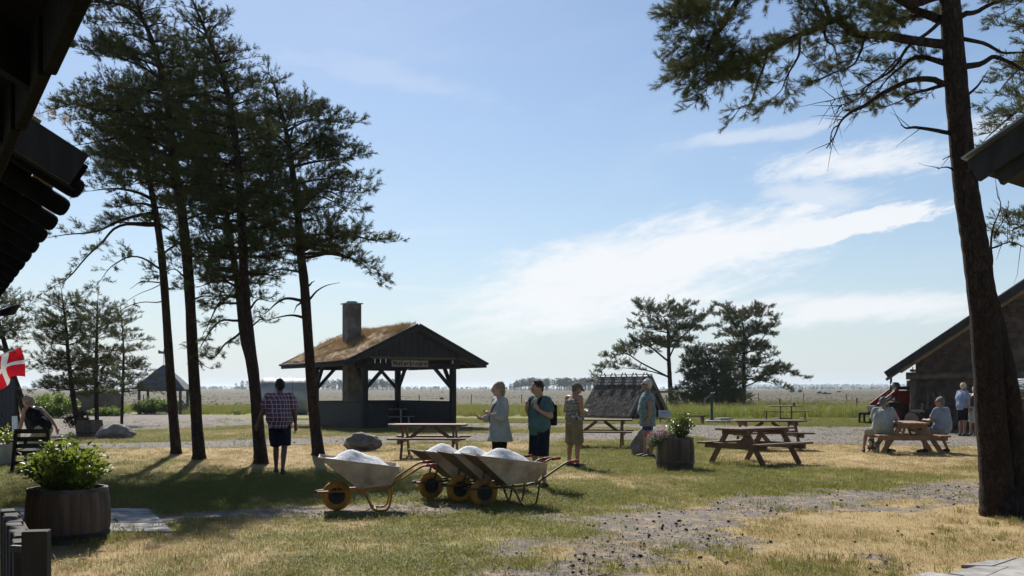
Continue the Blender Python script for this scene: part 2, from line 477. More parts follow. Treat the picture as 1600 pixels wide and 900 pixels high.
# ---------------------------------------------------------------- scatter (geometry-node instances: grass, grit)
def template_collection(name, meshes):
    c = bpy.data.collections.new(name)
    for i, me in enumerate(meshes):
        o = bpy.data.objects.new('%s_%02d' % (name, i), me); c.objects.link(o)
    return c
def scatter(name, pts, scl, rot, coll, ncoll, attrs=None, off=(0, 0, 0), seed=3):
    me = bpy.data.meshes.new(name); me.vertices.add(len(pts))
    me.vertices.foreach_set('co', np.asarray(pts, np.float32).ravel())
    def att(n, arr, typ):
        a = me.attributes.new(n, typ, 'POINT'); arr = np.asarray(arr, np.int32 if typ == 'INT' else np.float32)
        a.data.foreach_set('vector' if typ == 'FLOAT_VECTOR' else 'value', arr.ravel())
    att('scl', scl, 'FLOAT'); att('rot', rot, 'FLOAT_VECTOR')
    att('idx', np.random.default_rng(seed).integers(0, ncoll, len(pts)), 'INT')
    for n, a in (attrs or {}).items(): att(n, a, 'FLOAT')
    o = bpy.data.objects.new(name, me); COL.objects.link(o); o.location = off
    ng = bpy.data.node_groups.new(name, 'GeometryNodeTree')
    ng.interface.new_socket('Geometry', in_out='INPUT', socket_type='NodeSocketGeometry')
    ng.interface.new_socket('Geometry', in_out='OUTPUT', socket_type='NodeSocketGeometry')
    N = ng.nodes; L = ng.links
    gi = N.new('NodeGroupInput'); go = N.new('NodeGroupOutput')
    ip = N.new('GeometryNodeInstanceOnPoints'); ci = N.new('GeometryNodeCollectionInfo')
    ci.inputs['Collection'].default_value = coll; ci.inputs['Separate Children'].default_value = True; ci.inputs['Reset Children'].default_value = True
    def na(nm, typ):
        a = N.new('GeometryNodeInputNamedAttribute'); a.data_type = typ; a.inputs['Name'].default_value = nm; return a.outputs[0]
    L.new(gi.outputs[0], ip.inputs['Points']); L.new(ci.outputs[0], ip.inputs['Instance'])
    ip.inputs['Pick Instance'].default_value = True
    L.new(na('idx', 'INT'), ip.inputs['Instance Index']); L.new(na('scl', 'FLOAT'), ip.inputs['Scale'])
    e2r = N.new('FunctionNodeEulerToRotation'); L.new(na('rot', 'FLOAT_VECTOR'), e2r.inputs[0]); L.new(e2r.outputs[0], ip.inputs['Rotation'])
    L.new(ip.outputs[0], go.inputs[0])
    md = o.modifiers.new('scatter', 'NODES'); md.node_group = ng
    return o

def blade_tuft(n, h, spread, wid, r, lean=.5, flop=.0, mat=None, nm='tuft'):
    vs, fs = [], []
    for i in range(n):
        a = r.random() * 6.283; d = spread * math.sqrt(r.random()); x, y = d * math.cos(a), d * math.sin(a)
        b = a + r.uniform(-1.2, 1.2); hh = h * r.uniform(.45, 1.15); ln = hh * lean * r.uniform(.2, 1.3)
        w = wid * r.uniform(.7, 1.2); c = b + math.pi / 2 + r.uniform(-.5, .5); px, py = math.cos(c) * w / 2, math.sin(c) * w / 2
        k = len(vs)
        mx, my, mz = x + math.cos(b) * ln * .35, y + math.sin(b) * ln * .35, hh * .6
        tx, ty, tz = x + math.cos(b) * ln, y + math.sin(b) * ln, hh * (1 - flop * r.random())
        vs += [(x - px, y - py, -.01), (x + px, y + py, -.01), (mx - px * .8, my - py * .8, mz), (mx + px * .8, my + py * .8, mz), (tx, ty, tz)]
        fs += [(k, k + 1, k + 3, k + 2), (k + 2, k + 3, k + 4)]
    me = bpy.data.meshes.new(nm); me.from_pydata(vs, [], fs); me.update()
    if mat: me.materials.append(mat)
    return me

def grass_material(name, straw_shift=0.0):
    m, k, b, out = material(name)
    pos = k.n('ShaderNodeNewGeometry').outputs['Position']
    ag = k.n('ShaderNodeAttribute', attribute_name='green', attribute_type='INSTANCER').outputs['Fac']
    rnd = k.n('ShaderNodeNewGeometry').outputs['Random Per Island']
    g = k.m('ADD', ag, k.m('MULTIPLY', k.m('SUBTRACT', rnd, .5), .5))
    col = lawn_nodes(k, pos, k.m('ADD', g, straw_shift))
    k.put(b.inputs['Base Color'], col); b.inputs['Roughness'].default_value = .6; b.inputs['Specular IOR Level'].default_value = .25
    tr = k.n('ShaderNodeBsdfTranslucent'); k.put(tr.inputs[0], col)
    mx = k.n('ShaderNodeMixShader'); mx.inputs[0].default_value = .42
    k.t.links.new(b.outputs[0], mx.inputs[1]); k.t.links.new(tr.outputs[0], mx.inputs[2]); k.t.links.new(mx.outputs[0], out.inputs[0])
    return m
M_grass = grass_material('lawn_grass', .02)

r_ = random.Random(21)
tufts = template_collection('lawn_tuft', [blade_tuft(14, .030 + .007 * i, .095, .0045, r_, 1.7, .7, M_grass, 'lawn_tuft') for i in range(6)])
PAVED = []          # rectangles kept clear of grass, filled below: list of pixel polygons
def in_pix_poly(x, y, poly):
    v = HOR + EYE * F / np.maximum(y, .1); u = 800 + x * F / np.maximum(y, .1)
    m = np.zeros(np.shape(x), bool); n = len(poly)
    for i in range(n):
        (x1, y1), (x2, y2) = poly[i], poly[(i + 1) % n]
        c = ((y1 > v) != (y2 > v)) & (u < (x2 - x1) * (v - y1) / (y2 - y1 + 1e-9) + x1); m ^= c
    return m
PAVE_L = [(-200, 795), (222, 795), (272, 806), (272, 833), (-200, 833)]
PAVE_R = [(1424, 900), (1500, 882), (1640, 872), (1640, 905), (1500, 960), (1424, 960)]
def build_lawn():
    N = 150000; r = np.random.default_rng(2)
    Y = r.uniform(6.2, 52, N); X = r.uniform(-.60, .60, N) * Y
    w = worn_mask(X, Y); g = green_mask(X, Y)
    keep = ~on_road(X, Y) | (r.random(N) < .06)
    keep &= r.random(N) > np.clip(w * 1.05, 0, .96)
    keep &= r.random(N) < (.45 + .75 * g)
    for pl in (PAVE_L, PAVE_R): keep &= ~in_pix_poly(X, Y, pl)
    X, Y, g = X[keep], Y[keep], g[keep]; n = len(X)
    scl = r.uniform(.6, 1.25, n) * (.72 + .5 * g) * (1 + .012 * Y)
    rot = np.stack([r.normal(0, .1, n), r.normal(0, .1, n), r.uniform(0, 6.28, n)], -1)
    o = scatter('lawn_grass', np.stack([X, Y, np.zeros(n)], -1), scl, rot, tufts, 6, {'green': g})
    tag(o, 'short dry grass with green patches covering the lawn', 'grass', kind='stuff')
build_lawn()

# longer green weeds and straw clumps in the lawn
tall = template_collection('weed_tuft', [blade_tuft(22, .11, .09, .008, r_, .9, .35, M_grass, 'weed_tuft') for i in range(4)])
def build_weeds():
    r = np.random.default_rng(8); pts = []; gs = []
    for u, v, n, sd in ((705, 813, 26, .25), (1120, 738, 30, .4), (160, 835, 40, .35), (140, 845, 40, .3), (1303, 762, 16, .25), (1390, 747, 10, .15), (1330, 792, 12, .2), (1120, 860, 16, .3), (1500, 840, 26, .5), (1545, 815, 16, .3),
                        (1330, 880, 24, .4), (950, 895, 10, .25), (640, 850, 16, .4), (540, 845, 14, .5), (1580, 800, 20, .25), (800, 795, 24, .6), (690, 790, 24, .5), (860, 880, 12, .3), (590, 885, 14, .4), (420, 890, 20, .5), (1150, 875, 14, .35), (1240, 800, 10, .2)):
        c = G(u, v)
        for i in range(n): pts.append((c.x + r.normal(0, sd), c.y + r.normal(0, sd), 0)); gs.append(r.uniform(.55, 1.0))
    n = len(pts)
    o = scatter('weed_clumps', pts, r.uniform(.45, 1.0, n), np.stack([np.zeros(n), np.zeros(n), r.uniform(0, 6.28, n)], -1), tall, 4, {'green': gs})
    tag(o, 'longer green weed clumps dotted over the lawn', 'weeds', kind='stuff')
build_weeds()

# grit on the worn ground and the track
def stone_mesh(seed, mat, nm='pebble'):
    r = random.Random(seed); mb = MB(); mb.ell((0, 0, .2), (1, r.uniform(.65, .9), r.uniform(.45, .7)), (r.random(), r.random(), 0), 6, 4)
    mb.v = [(x * r.uniform(.85, 1.15), y * r.uniform(.85, 1.15), z * r.uniform(.85, 1.15)) for x, y, z in mb.v]
    return mb.mesh(nm, mat)
M_peb = []
for i, c in enumerate(((.24, .215, .195), (.15, .135, .125), (.20, .17, .14), (.32, .295, .27))):
    M_peb.append(basic('pebble_%d' % i, c, scale=30))
pebs = template_collection('pebble', [stone_mesh(i, M_peb[i % 4]) for i in range(8)])
def build_grit():
    r = np.random.default_rng(4); N = 90000
    Y = r.uniform(6.5, 19, N); X = r.uniform(-.6, .6, N) * Y
    keep = (r.random(N) < worn_mask(X, Y) ** 1.5 * .8)
    for pl in (PAVE_L, PAVE_R): keep &= ~in_pix_poly(X, Y, pl)
    X, Y = X[keep], Y[keep]
    Y2 = r.uniform(26, 44, 60000); X2 = r.uniform(-.56, .56, 60000) * Y2; k2 = on_road(X2, Y2); X2, Y2 = X2[k2][:14000], Y2[k2][:14000]
    s = np.concatenate([r.gamma(1.6, .0024, len(X)) + .002, r.gamma(2.0, .005, len(X2)) + .004])
    X = np.concatenate([X, X2]); Y = np.concatenate([Y, Y2]); n = len(X)
    o = scatter('gravel_grit', np.stack([X, Y, np.zeros(n)], -1), s, np.stack([np.zeros(n), np.zeros(n), r.uniform(0, 6.28, n)], -1), pebs, 8)
    tag(o, 'loose grey gravel and grit on the worn ground', 'gravel', kind='stuff')
build_grit()

# ---------------------------------------------------------------- paving
M_slab = basic('concrete_slab', (.36, .345, .33), (.25, .24, .23), 6, .85, .25, 60, c3=(.20, .185, .17))
pv = tag(empty('paving', (0, 0, 0)), kind='structure')
def slab_row(corners, rows, cols, prefix):
    """corners in pixels: back-left, back-right, front-right, front-left; slabs as real blocks with open joints"""
    bl, br, fr, fl = [G(*c) for c in corners]; gap = .012
    for i in range(rows):
        a0, a1 = bl.lerp(fl, i / rows), bl.lerp(fl, (i + 1) / rows); b0, b1 = br.lerp(fr, i / rows), br.lerp(fr, (i + 1) / rows)
        for j in range(cols):
            sh = .5 / cols if i % 2 else 0
            t0, t1 = j / cols + sh, min((j + 1) / cols + sh, 1.0)
            if t1 - t0 < .02: continue
            q = [a0.lerp(b0, t0), a0.lerp(b0, t1), a1.lerp(b1, t1), a1.lerp(b1, t0)]
            c = sum(q, V()) / 4; q = [p + (c - p).normalized() * gap for p in q]
            z = .018 + rng.uniform(-.004, .006)
            mb = MB(); mb.prism([p + V((0, 0, -.03)) for p in q], (rng.uniform(-.003, .003), 0, z + .03))
            mb.build('slab', M_slab, pv, bevel=.004)
slab_row([(-180, 796), (232, 796), (272, 832), (-180, 832)], 6, 3, 'l')
slab_row([(1545, 878), (1760, 862), (1760, 990), (1400, 905)], 3, 5, 'r')
# ================================================================ PINES
def bark_material(name, c1, c2, c3, scale=5.0):
    m, k, b, out = material(name)
    pos = k.n('ShaderNodeNewGeometry').outputs['Position']
    wv = k.n('ShaderNodeVectorMath', operation='MULTIPLY_ADD'); nz = k.n('ShaderNodeTexNoise'); k.put(nz.inputs['Vector'], pos); nz.inputs['Scale'].default_value = 9; nz.inputs['Detail'].default_value = 5
    k.put(wv.inputs[0], nz.outputs['Color']); wv.inputs[1].default_value = (.16, .16, .16); k.put(wv.inputs[2], pos)
    st = k.mapping(wv.outputs[0], (1, 1, .22))
    vo = k.n('ShaderNodeTexVoronoi', feature='DISTANCE_TO_EDGE'); k.put(vo.inputs['Vector'], st); vo.inputs['Scale'].default_value = scale * 3
    n = k.noise(st, scale * 2.2, 7, .7)
    c = k.mix(k.step(n, .3, .7), rgb(c1), rgb(c2))
    c = k.mix(k.step(vo.outputs['Distance'], -.09, .13), rgb(c3), c)
    c = k.mix(k.step(k.noise(k.mapping(pos, (1, 1, .5)), 1.7, 5, .6), .45, .75), c, rgb(c1))
    k.put(b.inputs['Base Color'], c); b.inputs['Roughness'].default_value = .95; b.inputs['Specular IOR Level'].default_value = .1
    bp = k.n('ShaderNodeBump'); bp.inputs['Strength'].default_value = 1.0; bp.inputs['Distance'].default_value = .04
    k.put(bp.inputs['Height'], k.m('ADD', k.m('MULTIPLY', k.step(vo.outputs['Distance'], 0, .2), .7), n)); k.put(b.inputs['Normal'], bp.outputs[0])
    return m
M_bark = bark_material('pine_bark', (.032, .024, .020), (.074, .054, .043), (.013, .010, .009), 7.0)
M_bark_red = bark_material('pine_bark_red', (.15, .075, .042), (.24, .13, .075), (.06, .035, .024))
M_needle = leafy('pine_needles', (.028, .044, .014), (.085, .098, .028), .25, .7, .08, .8)
M_needle2 = leafy('pine_needles_olive', (.045, .062, .020), (.125, .130, .042), .25, .7, .08, .8)

def catmull(pts, n=6):
    pts = [V(p) for p in pts]; p = [pts[0] * 2 - pts[1]] + pts + [pts[-1] * 2 - pts[-2]]; out = []
    for i in range(1, len(p) - 2):
        for j in range(n):
            t = j / n; a, b, c, d = p[i - 1], p[i], p[i + 1], p[i + 2]
            out.append(.5 * ((2 * b) + (c - a) * t + (2 * a - 5 * b + 4 * c - d) * t * t + (3 * b - a - 3 * c + d) * t ** 3))
    out.append(pts[-1]); return out

def make_shoots(n_needles, L, nl, w, nvar=5, seed=0, spread=(.45, 1.05)):
    r = np.random.default_rng(seed); out = []
    for q in range(nvar):
        t = r.uniform(.05, 1, n_needles); ph = r.uniform(0, 6.283, n_needles)
        al = r.uniform(spread[0], spread[1], n_needles) * (1.05 - .40 * t)
        base = np.stack([np.zeros(n_needles), np.zeros(n_needles), t * L], -1)
        rad = np.stack([np.cos(ph), np.sin(ph), np.zeros(n_needles)], -1)
        tan = np.stack([-np.sin(ph), np.cos(ph), np.zeros(n_needles)], -1)
        ln = nl * r.uniform(.75, 1.15, n_needles)
        tip = base + rad * (np.sin(al) * ln)[:, None] + np.array([0, 0, 1]) * (np.cos(al) * ln)[:, None]
        a = base + tan * w / 2; b = base - tan * w / 2
        out.append(np.stack([a, b, tip], 1).reshape(-1, 3))
    return out

class Tree:
    def __init__(s, seed): s.r = random.Random(seed); s.wood = MB(); s.trunk = MB(); s.sp = []; s.sd = []; s.ss = []
    def rv(s, a=1.0): return V((s.r.gauss(0, a), s.r.gauss(0, a), s.r.gauss(0, a)))
    def stem(s, pts, radii, seg=10, rough=.06, n=5):
        """trunk with knots and slight irregularity"""
        path = catmull(pts, n); m = len(path); k = len(radii)
        rr = [float(np.interp(i / (m - 1), np.linspace(0, 1, k), radii)) * (1 + s.r.uniform(-rough, rough)) for i in range(m)]
        s.trunk.tube(path, rr, seg); return path, rr
    def shoot(s, p, d, k=1.0): s.sp.append(tuple(p)); s.sd.append(tuple(d)); s.ss.append(k * s.r.uniform(.75, 1.25))
    def twig(s, p, d, L, up, step, depth=0, fol=1.0, r0=.007):
        d = d.normalized(); n = max(3, int(L / .12)); pts = [V(p)]; q = V(p)
        for i in range(n):
            d = (d + V((0, 0, up * .22)) + s.rv(.10)).normalized(); q = q + d * (L / n); pts.append(q.copy())
        s.wood.tube(pts, [r0 * (1 - .7 * i / n) for i in range(n + 1)], 3, False)
        if fol > 0:
            t = .22 if depth else .30
            while t < 1.0:
                i = min(int(t * n), n - 1); c = pts[i].lerp(pts[i + 1], t * n - i); dd = (pts[i + 1] - pts[i]).normalized()
                if s.r.random() < fol: s.shoot(c, (dd * .8 + s.rv(.55) + V((0, 0, .30 + .3 * max(up, 0)))).normalized())
                t += step / L
            for _ in range(3): s.shoot(pts[-1], (d + s.rv(.35) + V((0, 0, .25))).normalized(), 1.1)
            if depth == 0 and L > .32:
                for _ in range(int(L / .13)):
                    i = s.r.randint(1, n - 1); dd = (pts[i + 1] - pts[i - 1]).normalized()
                    sd = dd.cross(V((0, 0, 1))); sd = sd.normalized() if sd.length > .01 else V((1, 0, 0))
                    s.twig(pts[i], dd * .7 + sd * s.r.choice((-1, 1)) * .8 + s.rv(.25), L * s.r.uniform(.3, .55), up, step, 1, fol, r0 * .6)
    def limb(s, pts, r0, twig=.7, gap=.16, bare=.3, up=.6, step=.075, fol=1.0, seg=6, sag=0.0, vert=.15, wig=.04):
        path = catmull(pts, 5); m = len(path); L = sum((path[i + 1] - path[i]).length for i in range(m - 1))
        off = [V()] + [s.rv(wig * 1.9 * min(1, L / 2)) for i in range(1, m)]
        for _ in range(3): off = [V()] + [(off[i - 1] + off[i] + off[min(i + 1, m - 1)]) / 3 for i in range(1, m)]
        path = [p + o for p, o in zip(path, off)]
        s.wood.tube(path, [max(r0 * (1 - .85 * i / (m - 1)), .006) for i in range(m)], seg, False)
        if twig <= 0: return path
        t = bare * L; sg = 1
        while t < L:
            f = t / L * (m - 1); i = min(int(f), m - 2); c = path[i].lerp(path[i + 1], f - i); d = (path[i + 1] - path[i]).normalized()
            sd = d.cross(V((0, 0, 1))); sd = sd.normalized() if sd.length > .01 else V((1, 0, 0))
            tl = twig * (1.0 - .5 * (t / L)) * s.r.uniform(.55, 1.2)
            s.twig(c, d * .75 + sd * sg * s.r.uniform(.5, 1.1) + V((0, 0, vert + s.r.uniform(-.25, .35))), tl, up, step, 0, fol)
            sg = -sg; t += gap * s.r.uniform(.6, 1.4)
        s.twig(path[-1], path[-1] - path[-2], twig * .6, up, step, 0, fol)
        return path
    def finish(s, name, label, cat, shoots, bark, needle, base, group=None, wood_mat=None):
        root = empty(name, base, 0, label, cat, group)
        s.trunk.build('trunk', bark, root, smooth=True, world=True)
        wd = s.wood
        if wd.v:
            wv = np.array(wd.v, np.float32) - np.array(base, np.float32)
            me = bpy.data.meshes.new('limbs'); me.from_pydata(wv.tolist(), [], wd.f); me.update()
            me.polygons.foreach_set('use_smooth', np.ones(len(me.polygons), dtype=bool)); me.materials.append(wood_mat or bark)
            o = bpy.data.objects.new('limbs', me); COL.objects.link(o); o.parent = root
        if s.sp:
            p = np.array(s.sp); d = np.array(s.sd); sc = np.array(s.ss); n = len(p)
            d /= np.linalg.norm(d, axis=1)[:, None]
            a = np.cross(d, np.array([.31, .77, .55])); a /= np.linalg.norm(a, axis=1)[:, None]; b = np.cross(d, a)
            Rm = np.stack([a, b, d], -1) * sc[:, None, None]
            vs = []; var = np.random.default_rng(1).integers(0, len(shoots), n)
            for q, tv in enumerate(shoots):
                k = var == q
                vs.append((np.einsum('nij,vj->nvi', Rm[k], tv) + p[k][:, None, :]).reshape(-1, 3))
            vs = np.concatenate(vs); f = np.arange(len(vs)).reshape(-1, 3)
            mesh_np('crown', vs, f, needle, root, off=base)
        return root

def crown_whorls(t, path, Yt, sil, v_lo, v_hi, step, n_per, r0, twig, gap, up=.35, depth=.8, fol=1.0, bare=.22, tip=.28, lift=None):
    """branches in whorls; sil = [(row, left, right)] silhouette reach at the tree's own distance"""
    rows = [a[0] for a in sil]; zt = lambda v: EYE - (v - HOR) * Yt / F
    v = v_lo
    while v > v_hi:
        z = zt(v)
        i = min(range(len(path)), key=lambda j: abs(path[j].z - z)); p = path[i]
        uL = np.interp(-v, [-a for a in rows][::-1] if rows[0] < rows[-1] else [-a for a in rows], [a[1] for a in (sil[::-1] if rows[0] < rows[-1] else sil)])
        uR = np.interp(-v, [-a for a in rows][::-1] if rows[0] < rows[-1] else [-a for a in rows], [a[2] for a in (sil[::-1] if rows[0] < rows[-1] else sil)])
        Lx = max(p.x - (uL - 800) * Yt / F, .25); Rx = max((uR - 800) * Yt / F - p.x, .25)
        fr = (v_lo - v) / max(v_lo - v_hi, 1)
        ph0 = t.r.random() * 6.28
        for q in range(n_per):
            ph = ph0 + 6.283 * q / n_per + t.r.uniform(-.4, .4); c, sn = math.cos(ph), math.sin(ph)
            ext = (Rx if c > 0 else Lx) * abs(c) + (Lx + Rx) / 2 * depth * (1 - abs(c))
            ext *= t.r.uniform(.62, 1.05)
            lf = (-.08 + .50 * fr * fr) if lift is None else lift
            rise = ext * (lf + t.r.uniform(-.12, .15))
            e = p + V((c * ext, sn * ext, rise))
            mid = p.lerp(e, .5) + V((0, 0, ext * t.r.uniform(.02, .13)))
            t.limb([p, mid, e], r0 * (.45 + .55 * (1 - fr)) * t.r.uniform(.7, 1.1), min(twig, ext * .7), gap, bare, up, .080, fol)
        v -= step * t.r.uniform(.75, 1.25)
    top = path[-1]
    for _ in range(3): t.twig(top, V((t.r.gauss(0, .3), t.r.gauss(0, .3), 1)), tip, .6, .07)

SH_FAR = make_shoots(18, .13, .072, .0105, 6, 1, (.75, 1.35))
SH_MID = make_shoots(20, .12, .065, .008, 6, 2, (.7, 1.3))
SH_NEAR = make_shoots(38, .10, .056, .0042, 6, 3, (.7, 1.3))

def px(pts, Y, dy=0.0): return [P(u, v, Y + dy) for u, v in pts]

# --- five tall pines left of the pavilion
def tall_pine(seed, Y, trunk, radii, sil, lo, hi, label, manual=(), step=19, n_per=4, twig=.78, gap=.145, name='pine_tree', needle=None, **kw):
    t = Tree(seed); pts = px(trunk, Y); pts[0].z = -.05
    radii = [q * .74 for q in radii]
    path, rr = t.stem(pts, radii, 10)
    # root flare
    t.trunk.tube([V((pts[0].x, Y, -.05)), V((pts[0].x, Y, .12)), path[2]], [radii[0] * 1.45, radii[0] * 1.12, radii[0] * .98], 10)
    crown_whorls(t, path, Y, sil, lo, hi, step, n_per, .05, twig, gap, **kw)
    for spec in manual:
        pl, dy, r0 = spec[0], spec[1], spec[2]; opt = spec[3] if len(spec) > 3 else {}
        pp = [P(u, v, Y + dy * i / (len(pl) - 1)) for i, (u, v) in enumerate(pl)]
        t.limb(pp, r0, **{**dict(twig=.7, gap=.2, bare=.3, up=.4), **opt})
    base = (pts[0].x, Y, 0)
    return t.finish(name, label, 'pine tree', SH_FAR, M_bark, needle or M_needle, base, 'tall pines left of the shelter', M_bark)
DEAD = dict(twig=0)
def dead_limb(t, pts, r0, r, n=5):
    path = t.limb(pts, r0, 0, seg=5)
    for i in range(n):
        j = r.randint(len(path) // 3, len(path) - 1)
        t.twig(path[j], (path[j] - path[j - 1]) + t.rv(.05) + V((0, 0, r.uniform(-.05, .05))), r.uniform(.2, .5), -.2, .1, 1, 0, .006)

tall_pine(101, GY(710), [(275, 710), (263, 540), (255, 425), (246, 350), (235, 290), (226, 240), (217, 195), (212, 165)], [.155, .14, .125, .11, .09, .06, .03, .015],
          [(165, 195, 235), (200, 135, 270), (250, 120, 285), (300, 118, 280), (350, 150, 290), (400, 190, 290)], 345, 175,
          'leftmost of the tall pines, slim trunk with drooping limbs reaching left',
          [([(240, 333), (190, 345), (135, 362), (80, 372)], -1.0, .05, dict(twig=.55, gap=.2, bare=.25)), ([(242, 352), (190, 355), (150, 385), (118, 425), (88, 445)], -.6, .04, dict(twig=.5, gap=.17, bare=.45, up=.1)),
           ([(250, 420), (215, 400), (180, 415), (152, 440)], .8, .03, dict(twig=.55, gap=.16, bare=.4, up=.1)), ([(252, 442), (222, 440), (205, 452)], -.3, .02, DEAD), ([(262, 472), (240, 470), (205, 480), (175, 505)], .8, .02, dict(twig=.4, gap=.25, bare=.6, up=0)),
           ([(250, 400), (285, 380), (310, 400)], -.5, .03), ([(262, 440), (230, 455), (185, 480)], 1.0, .015, DEAD)], n_per=3)
tall_pine(102, GY(718), [(311, 718), (302, 570), (295, 437), (285, 337), (275, 275), (267, 225), (262, 162), (250, 105), (235, 57), (220, 22), (206, -30), (196, -75)],
          [.175, .165, .155, .145, .13, .12, .105, .09, .07, .05, .03, .012],
          [(-75, 175, 215), (-30, 150, 250), (10, 122, 262), (45, 125, 285), (62, 175, 285), (78, 130, 290), (100, 135, 330), (150, 85, 340), (185, 70, 350), (215, 95, 340), (260, 140, 330), (330, 200, 330)], 300, -60,
          'tallest of the pines at the left, trunk leaning left with top out of frame',
          [([(250, 95), (205, 78), (175, 68), (135, 45)], -.5, .04), ([(263, 180), (190, 180), (120, 165), (72, 178)], -.5, .05), ([(286, 345), (330, 330), (350, 350)], -.8, .03), ([(299, 470), (320, 462), (345, 470)], -.4, .025, dict(twig=.35)),
           ([(305, 560), (318, 570), (330, 575)], -.3, .015, dict(twig=.3, bare=.5)), ([(297, 440), (270, 420), (250, 425)], .5, .025)], n_per=4, step=17)
tall_pine(103, GY(725), [(408, 725), (398, 600), (386, 500), (382, 442), (379, 375), (375, 300), (368, 220), (352, 130), (326, 60), (304, 8), (298, -12)],
          [.175, .16, .15, .14, .13, .12, .105, .08, .055, .03, .012],
          [(-12, 292, 306), (10, 286, 318), (40, 285, 345), (70, 272, 378), (100, 280, 392), (130, 285, 418), (200, 285, 440), (300, 285, 450), (380, 290, 440), (440, 310, 440)], 425, 0,
          'thick pine whose pointed crown tops the cluster, beside the man in plaid',
          [([(384, 460), (350, 440), (305, 452)], -.6, .04), ([(388, 485), (405, 470), (425, 470)], -.6, .03, dict(twig=.35)), ([(386, 470), (345, 475), (330, 500), (320, 520)], .5, .03, dict(twig=.45, up=.1))], n_per=4, step=17)
tall_pine(104, GY(716), [(404, 716), (394, 590), (380, 525), (372, 450), (362, 390), (352, 320), (342, 250), (335, 200), (330, 170)],
          [.13, .12, .11, .10, .09, .075, .05, .03, .012],
          [(170, 315, 350), (220, 290, 400), (300, 285, 420), (380, 290, 420), (450, 310, 420)], 460, 180,
          'slender pine standing close behind the thick one, low limbs hanging left',
          [([(378, 500), (345, 505), (318, 530), (310, 545)], -.6, .035, dict(twig=.5, up=.1, gap=.14)), ([(380, 515), (350, 535), (335, 555), (325, 560)], .4, .03, dict(twig=.45, up=.05, gap=.14)), ([(382, 520), (405, 500), (418, 505)], -.5, .025, dict(twig=.3))], n_per=4, step=19)
tall_pine(105, GY(712), [(497, 712), (486, 590), (476, 450), (470, 397), (465, 330), (456, 260), (446, 200), (432, 145), (420, 112)],
          [.18, .165, .15, .14, .12, .10, .07, .04, .012],
          [(112, 405, 428), (140, 375, 432), (175, 380, 490), (195, 380, 535), (230, 385, 552), (300, 390, 560), (345, 395, 540), (380, 395, 590), (410, 400, 580)], 400, 118,
          'rightmost tall pine in front of the shelter, bare lower trunk',
          [([(471, 392), (520, 372), (560, 372), (600, 380)], -.6, .06, dict(twig=.7, gap=.15, bare=.2)), ([(472, 402), (520, 398), (560, 410), (584, 428)], -.2, .045, dict(twig=.6, gap=.15)), ([(472, 425), (440, 422), (418, 428)], -.5, .035, dict(twig=.4, bare=.55)),
           ([(475, 470), (450, 466), (428, 478), (408, 492)], -.4, .045, dict(twig=.35, bare=.8)), ([(479, 498), (450, 494), (410, 504)], -.4, .04, dict(twig=.3, bare=.85)), ([(481, 470), (500, 452), (533, 440)], -.4, .03, DEAD), ([(480, 448), (487, 442), (492, 439)], -.3, .03, DEAD), ([(471, 472), (463, 478), (459, 486)], -.6, .025, DEAD),
           ([(464, 330), (500, 300), (550, 312)], -.4, .045), ([(453, 245), (500, 215), (545, 222)], -.3, .045), ([(448, 205), (480, 190), (520, 192)], .2, .035)], n_per=4, step=17)

